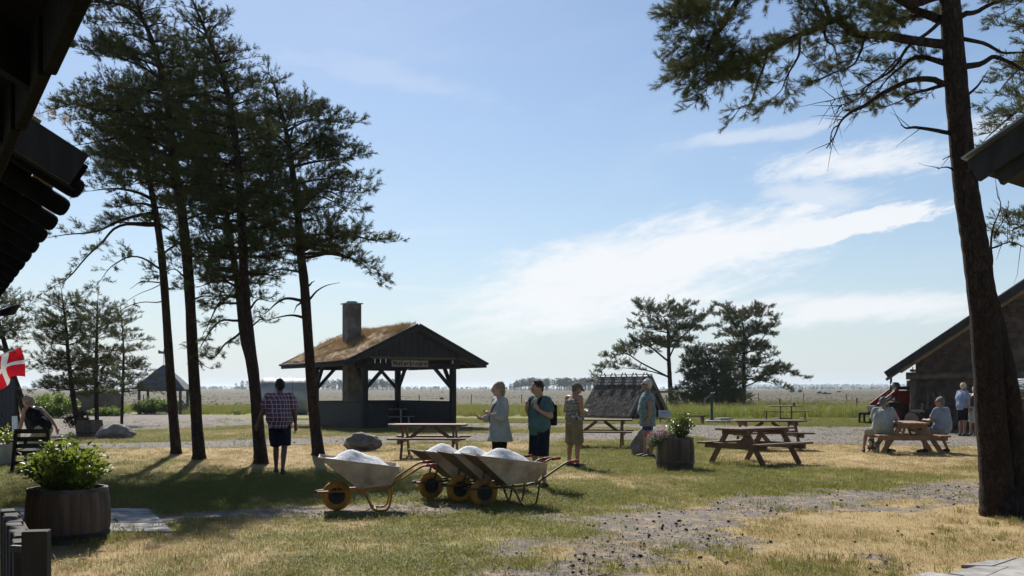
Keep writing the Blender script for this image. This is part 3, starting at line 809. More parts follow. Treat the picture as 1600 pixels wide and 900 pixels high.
# --- near pine on the right (double trunk)
def right_pine():
    Y = GY(806); t = Tree(55)
    path, rr = t.stem(px([(1560, 806), (1556, 740), (1548, 650), (1538, 500), (1523, 380), (1510, 300), (1500, 200), (1490, 80), (1484, 0), (1476, -90), (1466, -190), (1458, -280), (1452, -360)], Y),
                      [.225, .195, .182, .172, .160, .150, .142, .134, .126, .115, .09, .055, .02], 18, .035, 8)
    t.stem(px([(1588, 806), (1584, 740), (1578, 640), (1562, 530), (1550, 460), (1546, 435)], Y, .12), [.21, .18, .15, .11, .06, .02], 12, .04)
    t.trunk.tube([P(1572, 822, Y), P(1571, 800, Y), P(1563, 765, Y)], [.33, .27, .20], 16)
    L = dict(twig=.7, gap=.10, bare=.25, up=.15, vert=-.1, step=.05, seg=8)
    def limb(pl, dy, r0, **o):
        pp = [P(u, v, Y + dy * i / (len(pl) - 1)) for i, (u, v) in enumerate(pl)]; return t.limb(pp, r0, **{**L, **o})
    limb([(1476, 69), (1400, 66), (1344, 53), (1296, 32), (1267, 50), (1205, 69), (1167, 103), (1146, 112), (1130, 120)], -.6, .062, twig=.85, bare=.12, gap=.085)
    limb([(1300, 33), (1288, 5), (1270, -40)], -.3, .035, twig=.6)
    limb([(1476, -10), (1420, -5), (1340, -40), (1240, -20), (1150, 0), (1125, 50), (1095, 92), (1082, 112)], -1.0, .07, twig=.95, bare=.25, gap=.085)
    limb([(1472, -60), (1350, -85), (1230, -60), (1160, -35), (1110, -5), (1088, 8)], -.4, .06, twig=.95, gap=.09)
    limb([(1205, 69), (1190, 110), (1172, 160), (1160, 170)], .1, .022, twig=.45, bare=.3, up=-.1)
    limb([(1290, 36), (1290, 60), (1305, 75), (1310, 110)], .3, .02, twig=.6, bare=.3)
    limb([(1250, 55), (1245, 90), (1225, 130), (1215, 150)], .3, .02, twig=.55, bare=.2, up=-.1)
    limb([(1350, 56), (1345, 85), (1320, 110), (1290, 120)], -.5, .02, twig=.5, bare=.2)
    limb([(1482, 100), (1440, 90), (1400, 105), (1375, 135)], .7, .04, twig=.7, bare=.15)
    limb([(1484, 130), (1450, 140), (1420, 150), (1395, 165)], .4, .03, twig=.55, bare=.2)
    limb([(1468, 30), (1420, 5), (1380, -20), (1300, -60)], .4, .06, twig=.8)
    limb([(1480, 40), (1440, 20), (1400, 30), (1360, 20)], 1.4, .035, twig=.8, bare=.2)
    limb([(1140, 15), (1120, 60), (1105, 85), (1095, 92)], -.5, .025, twig=.7, bare=.1)
    limb([(1110, -10), (1100, 10), (1088, 30), (1080, 52)], -.2, .025, twig=.7, bare=.1)
    # dead limbs with bare twigs
    def dead(pl, dy, r0, n=6):
        pp = [P(u, v, Y + dy * i / (len(pl) - 1)) for i, (u, v) in enumerate(pl)]; dead_limb(t, pp, r0, t.r, n)
    dead([(1484, 131), (1455, 122), (1411, 133), (1367, 160), (1333, 175), (1312, 195), (1292, 228)], -.3, .045, 10)
    dead([(1312, 195), (1300, 205), (1297, 232)], -.1, .012, 2)
    dead([(1338, 174), (1320, 172), (1308, 180)], .1, .012, 2)
    dead([(1470, 32), (1430, 62), (1400, 95), (1360, 130), (1330, 150), (1300, 160)], -.5, .028, 14)
    dead([(1405, 90), (1370, 125), (1340, 155), (1310, 170)], -.4, .014, 10)
    dead([(1490, 208), (1450, 198), (1420, 200), (1403, 196)], -.2, .032, 3)
    dead([(1492, 268), (1480, 262), (1462, 264)], -.2, .018, 1)
    dead([(1490, 230), (1484, 228)], -.2, .02, 1)
    dead([(1493, 243), (1482, 246), (1474, 250)], -.2, .01, 1)
    dead([(1548, 445), (1546, 410), (1552, 375), (1562, 340), (1560, 308)], .1, .024, 4)
    dead([(1545, 390), (1558, 385), (1578, 378), (1600, 385)], .2, .014, 5)
    dead([(1553, 372), (1565, 350), (1575, 330)], .2, .012, 3)
    # right side
    limb([(1503, 108), (1530, 98), (1560, 95), (1600, 112), (1650, 140)], .3, .045, twig=.6, bare=.55)
    limb([(1500, 60), (1540, 75), (1590, 85), (1640, 90)], .6, .03, twig=.55, bare=.6)
    limb([(1495, 30), (1530, 10), (1580, -10), (1640, -40)], .3, .04, twig=.7, bare=.4)
    limb([(1510, 150), (1530, 130), (1545, 112)], .3, .02, twig=0)
    limb([(1490, -60), (1550, -90), (1620, -80)], .3, .05, twig=.8)
    limb([(1480, -120), (1440, -190), (1360, -220)], .8, .05, twig=.8); limb([(1478, -120), (1540, -190), (1600, -220)], -.8, .05, twig=.8)
    limb([(1470, -180), (1500, -260), (1540, -330)], 1.2, .04, twig=.8); limb([(1470, -180), (1400, -260), (1330, -290)], -1.0, .04, twig=.8)
    b = P(1562, 806, Y)
    t.finish('pine_tree', 'big near pine with a double furrowed trunk at the right edge', 'pine tree', SH_NEAR, M_bark, M_needle2, (b.x, Y, 0), None, M_bark)
right_pine()

# --- pine further right whose limbs hang into the frame
def edge_pine():
    Y = 15.5; t = Tree(61); xb = P(1760, 0, Y).x
    t.stem([(xb, Y, -.05), (xb - .1, Y, 3), (xb - .1, Y, 6), (xb, Y, 8.5)], [.2, .17, .12, .02], 10)
    L = dict(twig=.6, gap=.14, bare=.35, up=.2, step=.06)
    for pl, dy in (([(1750, 150), (1650, 160), (1600, 165), (1545, 215)], -.5), ([(1750, 110), (1660, 90), (1600, 105), (1555, 150)], .5), ([(1750, 200), (1640, 180), (1580, 190)], .2), ([(1750, 60), (1640, 30), (1590, 40)], -.4), ([(1750, 20), (1650, -30), (1580, 10)], .4),
                   ([(1750, 330), (1650, 340), (1600, 350), (1582, 372)], -.2), ([(1750, 100), (1830, 60), (1900, 80)], .2), ([(1750, 200), (1850, 190), (1930, 240)], -.2)):
        t.limb([P(u, v, Y + dy * i) for i, (u, v) in enumerate(pl)], .04, **L)
    t.finish('pine_tree', 'pine off the right edge with limbs hanging into view', 'pine tree', SH_MID, M_bark, M_needle2, (xb, Y, 0))
edge_pine()

# --- smaller trees
def small_pine(seed, Y, trunk, radii, sil, lo, hi, label, name='pine_tree', shoots=None, group=None, manual=(), second=None, **kw):
    t = Tree(seed); pts = px(trunk, Y); pts[0].z = -.05
    path, rr = t.stem(pts, radii, 8)
    if second:
        q2 = px(second, Y); q2[0].z = -.05; t.stem(q2, [.09, .085, .08, .07], 8)
    a = dict(step=13, n_per=5, r0=.03, twig=.5, gap=.13); a.update(kw)
    crown_whorls(t, path, Y, sil, lo, hi, **a)
    for pl, dy, r0, *o in manual:
        t.limb([P(u, v, Y + dy * i / (len(pl) - 1)) for i, (u, v) in enumerate(pl)], r0, **{**dict(twig=.6, gap=.22, bare=.3, up=.3), **(o[0] if o else {})})
    return t.finish(name, label, 'pine tree', shoots or SH_FAR, M_bark, M_needle2, (pts[0].x, Y, 0), group)
gL = 'young pines beside the gravel at the left'
small_pine(201, GY(680), [(124, 680), (113, 610), (107, 560), (103, 510), (98, 470), (96, 452)], [.10, .085, .07, .05, .025, .01],
           [(455, 85, 115), (490, 55, 130), (520, 45, 140), (560, 40, 145), (600, 45, 150)], 605, 462, 'young pine with bent trunk behind the planter barrel at the left', group=gL)
small_pine(202, GY(676), [(152, 676), (150, 600), (151, 540), (152, 490), (153, 465)], [.085, .075, .06, .03, .01],
           [(465, 140, 165), (490, 115, 185), (530, 105, 190), (580, 110, 195), (610, 115, 190)], 615, 472, 'middle young pine standing behind the grey boulder', group=gL)
small_pine(203, GY(664), [(190, 664), (192, 600), (193, 550), (191, 510), (188, 480)], [.07, .06, .045, .02, .01],
           [(480, 175, 200), (520, 165, 225), (560, 160, 240), (600, 160, 262), (615, 170, 255)], 615, 490, 'thin young pine in front of the small gazebo', group=gL, n_per=4)
small_pine(204, GY(672), [(50, 700), (38, 640), (20, 585), (8, 540), (-5, 490), (-12, 450)], [.17, .15, .13, .10, .05, .02],
           [(450, -60, 30), (490, -70, 48), (530, -60, 40), (570, -50, 30)], 560, 455, 'dark leaning pine with forked stem behind the flag at the left edge', group=gL, second=[(30, 690), (26, 640), (20, 600), (14, 560)], manual=[([(5, 520), (30, 505), (45, 480)], -.4, .02), ([(0, 500), (25, 480), (45, 492)], -.4, .02)])
gM = 'pines beyond the thatched hut'
SH_BIG = make_shoots(14, .22, .12, .024, 6, 5, (.7, 1.3))
small_pine(301, 74, [(1049, 641), (1047, 600), (1045, 560), (1044, 520), (1040, 503), (1036, 494)], [.20, .17, .14, .11, .06, .02],
           [(468, 1005, 1045), (485, 990, 1060), (500, 988, 1095), (515, 985, 1105), (530, 985, 1090), (545, 1000, 1070)], 545, 492, 'pine behind the thatched hut with broad flat-topped crown', group=gM, shoots=SH_BIG, step=11, twig=1.1, gap=.42, r0=.06,
           manual=[([(1045, 565), (1010, 540), (990, 545), (955, 555)], -1, .08, dict(twig=1.2, bare=.35, gap=.35)), ([(1046, 590), (1000, 565), (970, 552), (935, 585)], .5, .08, dict(twig=1.2, bare=.4, gap=.35)), ([(1047, 590), (1015, 580), (980, 575), (945, 572)], -1, .06, dict(twig=1.1, bare=.4, gap=.35)),
                   ([(1045, 560), (1060, 530), (1085, 510), (1105, 492)], 0, .07, dict(twig=1.1, bare=.4, gap=.35)), ([(1045, 545), (1055, 520), (1075, 505)], .5, .06, dict(twig=1.0, bare=.3, gap=.35))])
small_pine(302, 78, [(1162, 639), (1162, 600), (1162, 560), (1163, 525), (1160, 505), (1158, 495)], [.20, .17, .14, .10, .05, .02],
           [(474, 1140, 1172), (486, 1120, 1185), (500, 1120, 1200), (520, 1115, 1220), (540, 1120, 1222), (560, 1120, 1215), (580, 1110, 1225), (600, 1110, 1230)], 588, 496, 'spreading pine with low right limb beyond the water pump', group=gM, shoots=SH_BIG, step=12, n_per=5, twig=1.1, gap=.42, r0=.06,
           manual=[([(1163, 595), (1200, 585), (1225, 578), (1250, 588)], -.5, .07, dict(twig=1.1, bare=.3, gap=.35)), ([(1163, 555), (1190, 530), (1205, 510), (1213, 500)], .4, .06, dict(twig=.8, bare=.6, gap=.4)), ([(1162, 605), (1195, 590), (1222, 580)], 1, .06, dict(twig=1.1, gap=.35))])
small_pine(303, 71, [(1122, 641), (1118, 610), (1112, 580), (1106, 560), (1102, 548)], [.16, .14, .10, .06, .02],
           [(525, 1080, 1108), (550, 1066, 1130), (580, 1060, 1145), (600, 1055, 1155), (630, 1052, 1165)], 636, 548, 'dense bushy pine between the two taller field pines', group=gM, shoots=SH_BIG, step=9, n_per=5, twig=1.1, gap=.36, r0=.06, lift=-.08)
# ================================================================ BUILDINGS
M_tar = basic('tarred_wood', (.006, .006, .007), (.014, .014, .015), 9, .7, .35, 30, (1, 1, .2), spec=.25)
M_tar_blue = basic('weathered_tarred_wood', (.009, .010, .012), (.020, .0215, .025), 9, .65, .35, 30, (1, 1, .2), spec=.3)
M_soffit = basic('raw_soffit_wood', (.055, .042, .032), (.10, .075, .05), 7, .8, .3, 30)
M_sod = basic('dry_sod', (.20, .13, .070), (.36, .25, .135), 5, .95, .9, 24, c3=(.15, .125, .05))
M_concrete = basic('rendered_chimney', (.115, .10, .092), (.18, .16, .145), 3, .9, .3, 30, c3=(.075, .063, .058))
M_metal = basic('zinc', (.30, .32, .34), (.22, .235, .25), 5, .42, 0, metal=.7)
M_grey_wood = basic('grey_weathered_wood', (.155, .145, .135), (.09, .083, .076), 6, .85, .4, 24, (1, 1, .15))
M_log = basic('peeled_log', (.15, .115, .085), (.085, .065, .050), 4, .85, .4, 20)
M_tan_log = basic('tan_pole', (.30, .20, .115), (.20, .13, .075), 4, .8, .3, 20)
M_wattle = basic('wattle_rods', (.135, .098, .076), (.065, .047, .038), 3, .9, .3, 30, c3=(.18, .145, .12))
M_white = basic('white_paint', (.75, .75, .73), (.62, .62, .60), 5, .6)
M_board = basic('sign_board', (.34, .29, .23), (.26, .22, .175), 5, .8, .2)
M_ink = basic('black_lettering', (.012, .010, .010), rough=.7)
M_sodgrass = leafy('dry_roof_grass', (.17, .10, .05), (.36, .24, .125), .3, .7, .15, 2.0, c3=(.20, .15, .06))
sod_t = template_collection('sod_tuft', [blade_tuft(16, .16, .07, .006, r_, .75, .3, M_sodgrass, 'sod_tuft') for i in range(4)])

def sod_tufts(parent, fn, n, seed, smin=.5, smax=1.2, name='roof_grass'):
    """dry grass on a roof; fn(a,b) -> local point for random a,b"""
    r = random.Random(seed); pts = []; sc = []
    for i in range(n):
        a, b = r.random(), r.random(); p = fn(a, b); pts.append(tuple(p))
        sc.append(r.uniform(smin, smax) * (.5 + 1.0 * vnoise(np.array([a * 9.0 + seed]), np.array([b * 6.0]))[0]))
    k = len(pts); rr = np.random.default_rng(seed)
    o = scatter(name, pts, sc, np.stack([rr.normal(0, .25, k), rr.normal(0, .25, k), rr.uniform(0, 6.28, k)], -1), sod_t, 4)
    o.parent = parent; o['kind'] = 'stuff'
    return o

# ---------------------------------------------------------------- calligraphic lettering (broad nib at 45 degrees)
GLYPH = {  # strokes on a 4 x 6 grid, x-height 4
    'N': [[(0, 0), (.5, .5), (.5, 5.2), (0, 5.8)], [(.5, 5.2), (3.2, .4)], [(3.2, .2), (3.2, 5.6), (3.8, 5.9)]],
    'a': [[(.4, 3.4), (1.2, 4), (2.2, 3.4), (2.2, .4), (2.7, 0)], [(2.2, 2.2), (.8, 2), (.4, 1), (1.1, 0), (2.2, .6)]],
    't': [[(.9, 5.2), (.9, .7), (1.5, 0), (2.1, .5)], [(.1, 3.8), (2.0, 3.8)]],
    'u': [[(.2, 3.6), (.6, 4), (.6, .6), (1.2, 0), (2.2, .8)], [(2.2, 4), (2.2, .4), (2.7, 0)]],
    'r': [[(.2, 3.6), (.7, 4), (.7, .4), (.3, 0)], [(.7, 3.2), (1.6, 4), (2.1, 3.5)]],
    'k': [[(.2, 5.5), (.7, 6), (.7, .3), (.2, 0)], [(.7, 2.4), (1.8, 4), (2.2, 3.3), (.9, 2.2)], [(1.1, 2.3), (2.0, .2), (2.5, 0)]],
    'o': [[(1.2, 4), (.4, 3.2), (.4, .8), (1.3, 0), (2.2, .8), (2.2, 3.2), (1.2, 4)]],
    'g': [[(2.2, 3.6), (1.2, 4), (.4, 3.2), (.4, 1.1), (1.2, .4), (2.2, 1.2)], [(2.2, 4), (2.2, -.8), (1.3, -1.5), (.4, -1)]],
    'e': [[(.4, 2.0), (2.1, 2.6), (2.1, 3.4), (1.2, 4), (.4, 3.2), (.4, .8), (1.2, 0), (2.1, .6)]],
    'n': [[(.2, 3.6), (.6, 4), (.6, .4), (.2, 0)], [(.6, 3.2), (1.5, 4), (2.2, 3.4), (2.2, .4), (2.7, 0)]]}
def lettering(mb, text, x0, z0, h, total, y):
    adv = {c: (4.4 if c == 'N' else 3.1) for c in text}; W_ = sum(adv[c] for c in text); sx = total / W_; sz = h / 6.0; x = x0
    nib = V((.50 * sx, 0, .46 * sz))
    for c in text:
        for st in GLYPH[c]:
            for (a, b) in zip(st[:-1], st[1:]):
                p = V((x + a[0] * sx, y, z0 + a[1] * sz)); q = V((x + b[0] * sx, y, z0 + b[1] * sz))
                mb.poly([p - nib, p + nib, q + nib, q - nib])
        x += adv[c] * sx

# ---------------------------------------------------------------- pavilion (open shelter with sod roof)
ANG = math.atan2(.535, .845)
def pavilion():
    root = empty('picnic_shelter', (-6.35, 38.0, 0), ANG, 'black timber picnic shelter with dry sod roof and tall chimney', 'shelter')
    Wd, Ln, ze, zr = 6.2, 7.1, 2.60, 4.10; hw = Wd / 2; a0, a1, b0, b1 = 1.05, 5.0, .6, 5.8
    for a, b in ((a0, b0), (a1, b0), (a0, b1), (a1, b1)):
        MB().box((a, b, 1.2), (.22, .22, 2.4)).build('post', M_tar, root, bevel=.01)
    mb = MB
    mb().box(((a0 + a1) / 2, b0, 2.50), (a1 - a0 + .6, .16, .2)).build('beam', M_tar, root, bevel=.01)
    mb().box(((a0 + a1) / 2, b1, 2.50), (a1 - a0 + .6, .16, .2)).build('beam', M_tar, root, bevel=.01)
    for a in (a0, a1): mb().box((a, Ln / 2, 2.705), (.18, Ln - .3, .2)).build('beam', M_tar, root, bevel=.01)
    # knee braces
    for a, b in ((a0, b0), (a1, b0), (a0, b1), (a1, b1)):
        sx = 1 if a == a0 else -1; sy = 1 if b == b0 else -1
        mb().bar((a + sx * .08, b, 1.62), (a + sx * .86, b, 2.44), .12, .13, (0, 1, 0)).build('brace', M_tar, root)
        mb().bar((a, b + sy * .08, 1.62), (a, b + sy * .86, 2.62), .12, .13, (1, 0, 0)).build('brace', M_tar, root)
    # half walls of horizontal planks
    def wall(p, q, z1=1.03, n=7):
        p, q = V(p), V(q); d = (q - p).normalized(); nrm = V((d.y, -d.x, 0)); h = z1 / n
        for i in range(n):
            o = .012 * (i % 2) + .012
            mb().bar(p + nrm * o + V((0, 0, h * (i + .5))), q + nrm * o + V((0, 0, h * (i + .5))), .03, h + .004).build('plank', M_tar_blue, root)
        mb().bar(p + V((0, 0, z1 + .02)), q + V((0, 0, z1 + .02)), .16, .045).build('rail', M_tar, root)
    wall((a0 - .08, b1 - .1, 0), (a0 - .08, b0 + .1, 0)); wall((a1 + .02, b0 + .1, 0), (a1 + .02, b1 - .1, 0)); wall((a0 + .1, b1, 0), (a1 - .1, b1, 0)); wall((a0 + .11, b0 - .03, 0), (a0 + .98, b0 - .03, 0))
    # roof: rafters, boards, sod, barge boards, fascia, gutter
    for sgn in (-1, 1):
        e = V((hw + sgn * hw, 0, ze - .02)); t = V((hw, 0, zr - .02))
        for j in range(8):
            y = .25 + j * (Ln - .5) / 7
            mb().bar(e + V((0, y, -.06)), t + V((0, y, -.06)), .07, .13).build('rafter', M_soffit, root)
        for j in range(12):      # roof boards seen from below
            p, q = e.lerp(t, j / 12), e.lerp(t, (j + .96) / 12)
            m = (p + q) / 2 + V((0, Ln / 2, .035)); mb().box(m, ((q - p).length, Ln - .1, .03), (0, -math.atan2(q.z - p.z, q.x - p.x), 0)).build('roof_board', M_soffit, root)
        # barge boards at both gables (two lapped boards)
        for y, o in ((-.03, 0), (Ln + .03, 0)):
            up = (t - e).cross(V((0, 1, 0))).normalized(); up = up if up.z > 0 else -up
            mb().bar(e + V((0, y, 0)) - up * .02, t + V((0, y, 0)) - up * .02, .05, .24, up).build('barge_board', M_tar_blue, root, bevel=.006)
            mb().bar(e + V((0, y + (-.035 if y < 1 else .035), 0)) + up * .07, t + V((0, y + (-.035 if y < 1 else .035), 0)) + up * .07, .04, .10, up).build('barge_cap', M_tar, root, bevel=.006)
        x = hw + sgn * (hw + .02)
        mb().box((x, Ln / 2, ze - .04), (.05, Ln + .1, .20)).build('fascia', M_tar, root, bevel=.006)
        mb().tube([(x + sgn * .07, -.05, ze + .03), (x + sgn * .07, Ln + .05, ze + .03)], .055, 10).build('gutter', M_tar_blue, root, smooth=True)
    # sod slab with lumpy surface
    nx, ny = 40, 36
    def roof_z(a, b): return np.interp(a, [0, hw, Wd], [ze + .06, zr + .12, ze + .06])
    xs = np.linspace(0.03, Wd - .03, nx); ys = np.linspace(.03, Ln - .03, ny); X, Yv = np.meshgrid(xs, ys)
    Z = np.interp(X, [0, hw, Wd], [ze + .08, zr + .14, ze + .08]) + (fbm(X * 1.7, Yv * 1.7) - .5) * .26 + (fbm(X * 5, Yv * 5) - .5) * .12
    Z = Z - .05 * np.exp(-((X - hw) / .5) ** 2)
    v = np.concatenate([np.stack([X, Yv, Z], -1).reshape(-1, 3)]); i = np.arange(nx * ny).reshape(ny, nx)
    f = np.stack([i[:-1, :-1], i[:-1, 1:], i[1:, 1:], i[1:, :-1]], -1).reshape(-1, 4)
    ring = np.concatenate([i[0, :], i[1:, -1], i[-1, -2::-1], i[-2:0:-1, 0]])
    vb = v[ring].copy(); vb[:, 2] = np.interp(vb[:, 0], [0, hw, Wd], [ze + .03, zr + .03, ze + .03])
    n0 = len(v); v = np.concatenate([v, vb]); m = len(ring); k = np.arange(m)
    f = np.concatenate([f, np.stack([ring, n0 + k, n0 + (k + 1) % m, ring[(k + 1) % m]], -1)])
    mesh_np('sod', v, f, M_sod, root, smooth=True)
    sod_tufts(root, lambda a, b: V((a * hw * .97 + .05, b * (Ln - .2) + .1, np.interp(a * hw, [0, hw], [ze + .06, zr + .10]))), 3200, 31, .35, 1.25)
    sod_tufts(root, lambda a, b: V((hw + a * hw * .97, b * (Ln - .2) + .1, np.interp(a * hw, [0, hw], [zr + .10, ze + .06]))), 500, 32, .4, 1.0)
    r = random.Random(4)
    for (a, b) in ((.25, 6.2), (.3, 4.0), (.55, 3.3), (.9, 2.6), (.4, 2.1)):       # big dry clumps
        pass
    # vertical gable boards above the beam
    for y, zb in ((.28, 2.86), (Ln - .28, 2.7)):
        n = 34
        for j in range(n):
            x0 = .75 + j * (Wd - 1.5) / n; x1 = x0 + (Wd - 1.5) / n - .012; xm = (x0 + x1) / 2
            zt0, zt1 = [np.interp(x, [0, hw, Wd], [ze - .12, zr - .12, ze - .12]) for x in (x0, x1)]
            if min(zt0, zt1) < zb + .02: continue
            oy = .018 * (j % 2)
            mb().prism([(x0, y + oy, zb), (x1, y + oy, zb), (x1, y + oy, zt1), (x0, y + oy, zt0)], (0, .025, 0)).build('gable_board', M_tar_blue, root)
    mb().box((hw, .30, 2.81), (Wd - 1.3, .12, .09)).build('beam', M_soffit, root)
    # chimney
    cx, cy = 2.1, 4.3
    ch = mb().box((cx, cy, 2.6), (.62, .62, 5.2)).build('chimney', M_concrete, root, bevel=.012)
    mb().box((cx, cy, 5.235), (.74, .74, .05)).build('cap', M_metal, ch, bevel=.006); mb().lathe([(.20, 5.26), (.24, 5.30), (.22, 5.335), (.05, 5.345)], 14, (cx, cy, 0)).build('cowl', M_metal, ch)
    mb().box((cx + .05, cy - .55, .5), (1.0, .55, 1.0)).build('hearth', M_concrete, root, bevel=.015)
    # sign with blackletter name
    sg = mb().box((2.97, .47, 2.60), (1.62, .035, .28)).build('sign', M_board, root, bevel=.004)
    mb().box((2.97, .458, 2.735), (1.66, .03, .02)).build('sign_frame', M_grey_wood, sg); mb().box((2.97, .458, 2.465), (1.66, .03, .02)).build('sign_frame', M_grey_wood, sg)
    lt = MB(); lettering(lt, 'Naturkrogen', 2.22, 2.535, .165, 1.5, .4495); lt.build('lettering', M_ink, sg)
    mb().box((a1 - .02, .44, 2.68), (.20, .12, .14)).build('lamp', M_white, root, bevel=.02)
    # bench and table inside
    for (x, y, z, w) in ((2.2, 1.9, .74, 1.5), (2.25, 1.25, .45, 1.5)):
        tb = mb().box((x + .5, y, z), (w, .42 if z > .5 else .28, .045)).build('bench_top', M_grey_wood, root, bevel=.004)
        for dx in (-.55, .55): mb().box((x + .5 + dx, y, z / 2), (.05, .05, z - .05)).build('leg', M_metal, root)
    mb().box((3.1, 3.2, .02), (3.6, 4.9, .04)).build('floor_slab', M_slab, root)
    return root
pavilion()

# ---------------------------------------------------------------- near eave overhead at the left (where the photographer stands)
sN = V((-.518, .855, 0)); gN = V((.855, .518, 0))
M_pitch = basic('pitch_black_wood', (.0022, .0022, .0026), (.005, .005, .0055), 9, .9, .3, 30, (1, 1, .2), spec=.08)
def near_eave():
    E0 = V((-.924, 2.18, 2.45)); root = empty('open_porch', (E0.x, E0.y, 0), 0, 'black overhanging porch eave with post at the near left edge', 'porch')
    t0, t1 = -2.6, 2.75; sl = (-gN * math.cos(R(28)) + V((0, 0, math.sin(R(28))))); up = V((0, 0, math.cos(R(28)))) + gN * math.sin(R(28))
    for k, (a, b) in enumerate(((t0, -.1), (-.1, .62), (.62, 1.3), (1.3, t1))):      # fascia in lengths, not quite flush
        o = gN * (-.012 * k)
        MB().bar(E0 + sN * (a + .004) + V((0, 0, .12)) + o, E0 + sN * (b - .004) + V((0, 0, .12)) + o, .035, .24).build('fascia_board', M_pitch, root, world=True, bevel=.004)
    for j in range(12):                                                            # soffit boards
        c = .06 + j * .17; p = E0 + sl * (c + .08) + up * .14
        MB().bar(p + sN * t0, p + sN * t1, .162, .025, up).build('soffit_board', M_pitch, root, world=True)
    for j in range(7):
        p = E0 + sN * (t0 + .25 + j * .8) + up * .06; MB().bar(p + sl * .03, p + sl * 2.1, .06, .13, up).build('rafter', M_pitch, root, world=True)
    p = E0 + sl * 1.35 + up * .26
    MB().bar(p + sN * (t0 - .05), p + sN * (t1 + .05), 2.1, .2, up).build('sod', M_sod, root, world=True)
    q = E0 + sN * 2.42 - gN * .10; MB().box((q.x, q.y, 1.25), (.13, .13, 2.5), (0, 0, math.atan2(sN.y, sN.x))).build('post', M_pitch, root, world=True, bevel=.006)
    return root
near_eave()

# ---------------------------------------------------------------- building with round log rafters behind it
def log_house():
    s2 = V((-.505, .863, 0)); g2 = V((.863, .505, 0)); pit = R(30)
    L1 = P(120, 295, 7.8); root = empty('log_house', (L1.x - 1.6, L1.y, 0), 0, 'dark house with round log rafter ends and sod roof at the left', 'house')
    sl = -g2 * math.cos(pit) + V((0, 0, math.sin(pit))); up = V((0, 0, math.cos(pit))) + g2 * math.sin(pit)
    n = 13
    for i in range(n):
        p = L1 + s2 * (.93 * i); MB().tube([p - sl * .045, p - sl * .038, p - sl * .015, p + sl * .03, p + sl * .4, p + sl * 3.0], [.02, .052, .076, .085, .086, .088], 14).build('log_rafter', M_pitch, root, smooth=False, world=True)
    for j in range(15):
        p = L1 + sl * (.24 + j * .19) + up * .10
        MB().bar(p - s2 * .45, p + s2 * (.93 * n), .182, .024, up).build('roof_board', M_tan_log if j < 1 else M_pitch, root, world=True)
    # doubled barge board on the near gable
    b0 = L1 - s2 * .45 + up * .03 + sl * .12
    MB().bar(b0 - sl * .06, b0 + sl * 3.2, .06, .26, up).build('barge_board', M_tar, root, world=True, bevel=.006)
    MB().bar(b0 - sl * .10 + s2 * .12 - up * .02, b0 + sl * 3.1 + s2 * .12 - up * .02, .12, .2, up).build('barge_board', M_pitch, root, world=True, bevel=.006)
    c = L1 + sl * 1.95 + up * .165
    MB().bar(c - s2 * .36, c + s2 * (.93 * n), 3.0, .10, up).build('sod', M_sod, root, world=True)
    rl = root.location
    o = sod_tufts(root, lambda a, b: L1 - rl + sl * (.05 + a * 1.6) + up * .28 - s2 * .5 + s2 * (b ** 2 * 8), 160, 41, .25, .6)
    # wall of upright logs, out of frame to the left
    for j in range(8):
        q = L1 - g2 * 1.15 + V((0, 0, .0)); zz = .2 + j * .36
        MB().tube([(q + s2 * -.2).to_2d().to_3d() + V((0, 0, zz)), (q + s2 * (.93 * n - .4)).to_2d().to_3d() + V((0, 0, zz))], .19, 10).build('wall_log', M_tar, root, smooth=True, world=True)
log_house()

def floodlight():
    p = P(14, 484, 12.0); root = empty('floodlight', p, 0, 'small dark floodlight jutting out at the left edge', 'lamp')
    mb = MB(); mb.prism([(-.14, -.06, -.03), (.12, -.06, .06), (.03, -.06, -.06), (-.14, -.06, -.08)], (0, .12, 0)); mb.build('housing', M_tar_blue, root, bevel=.004)
    MB().box((-.05, 0, -.078), (.12, .09, .012), (0, .12, 0)).build('lens', basic('lamp_lens', (.42, .36, .20), rough=.3), root)
    MB().bar((-.14, 0, -.05), (-.5, 0, -.02), .03, .03).build('arm', M_tar, root)
floodlight()

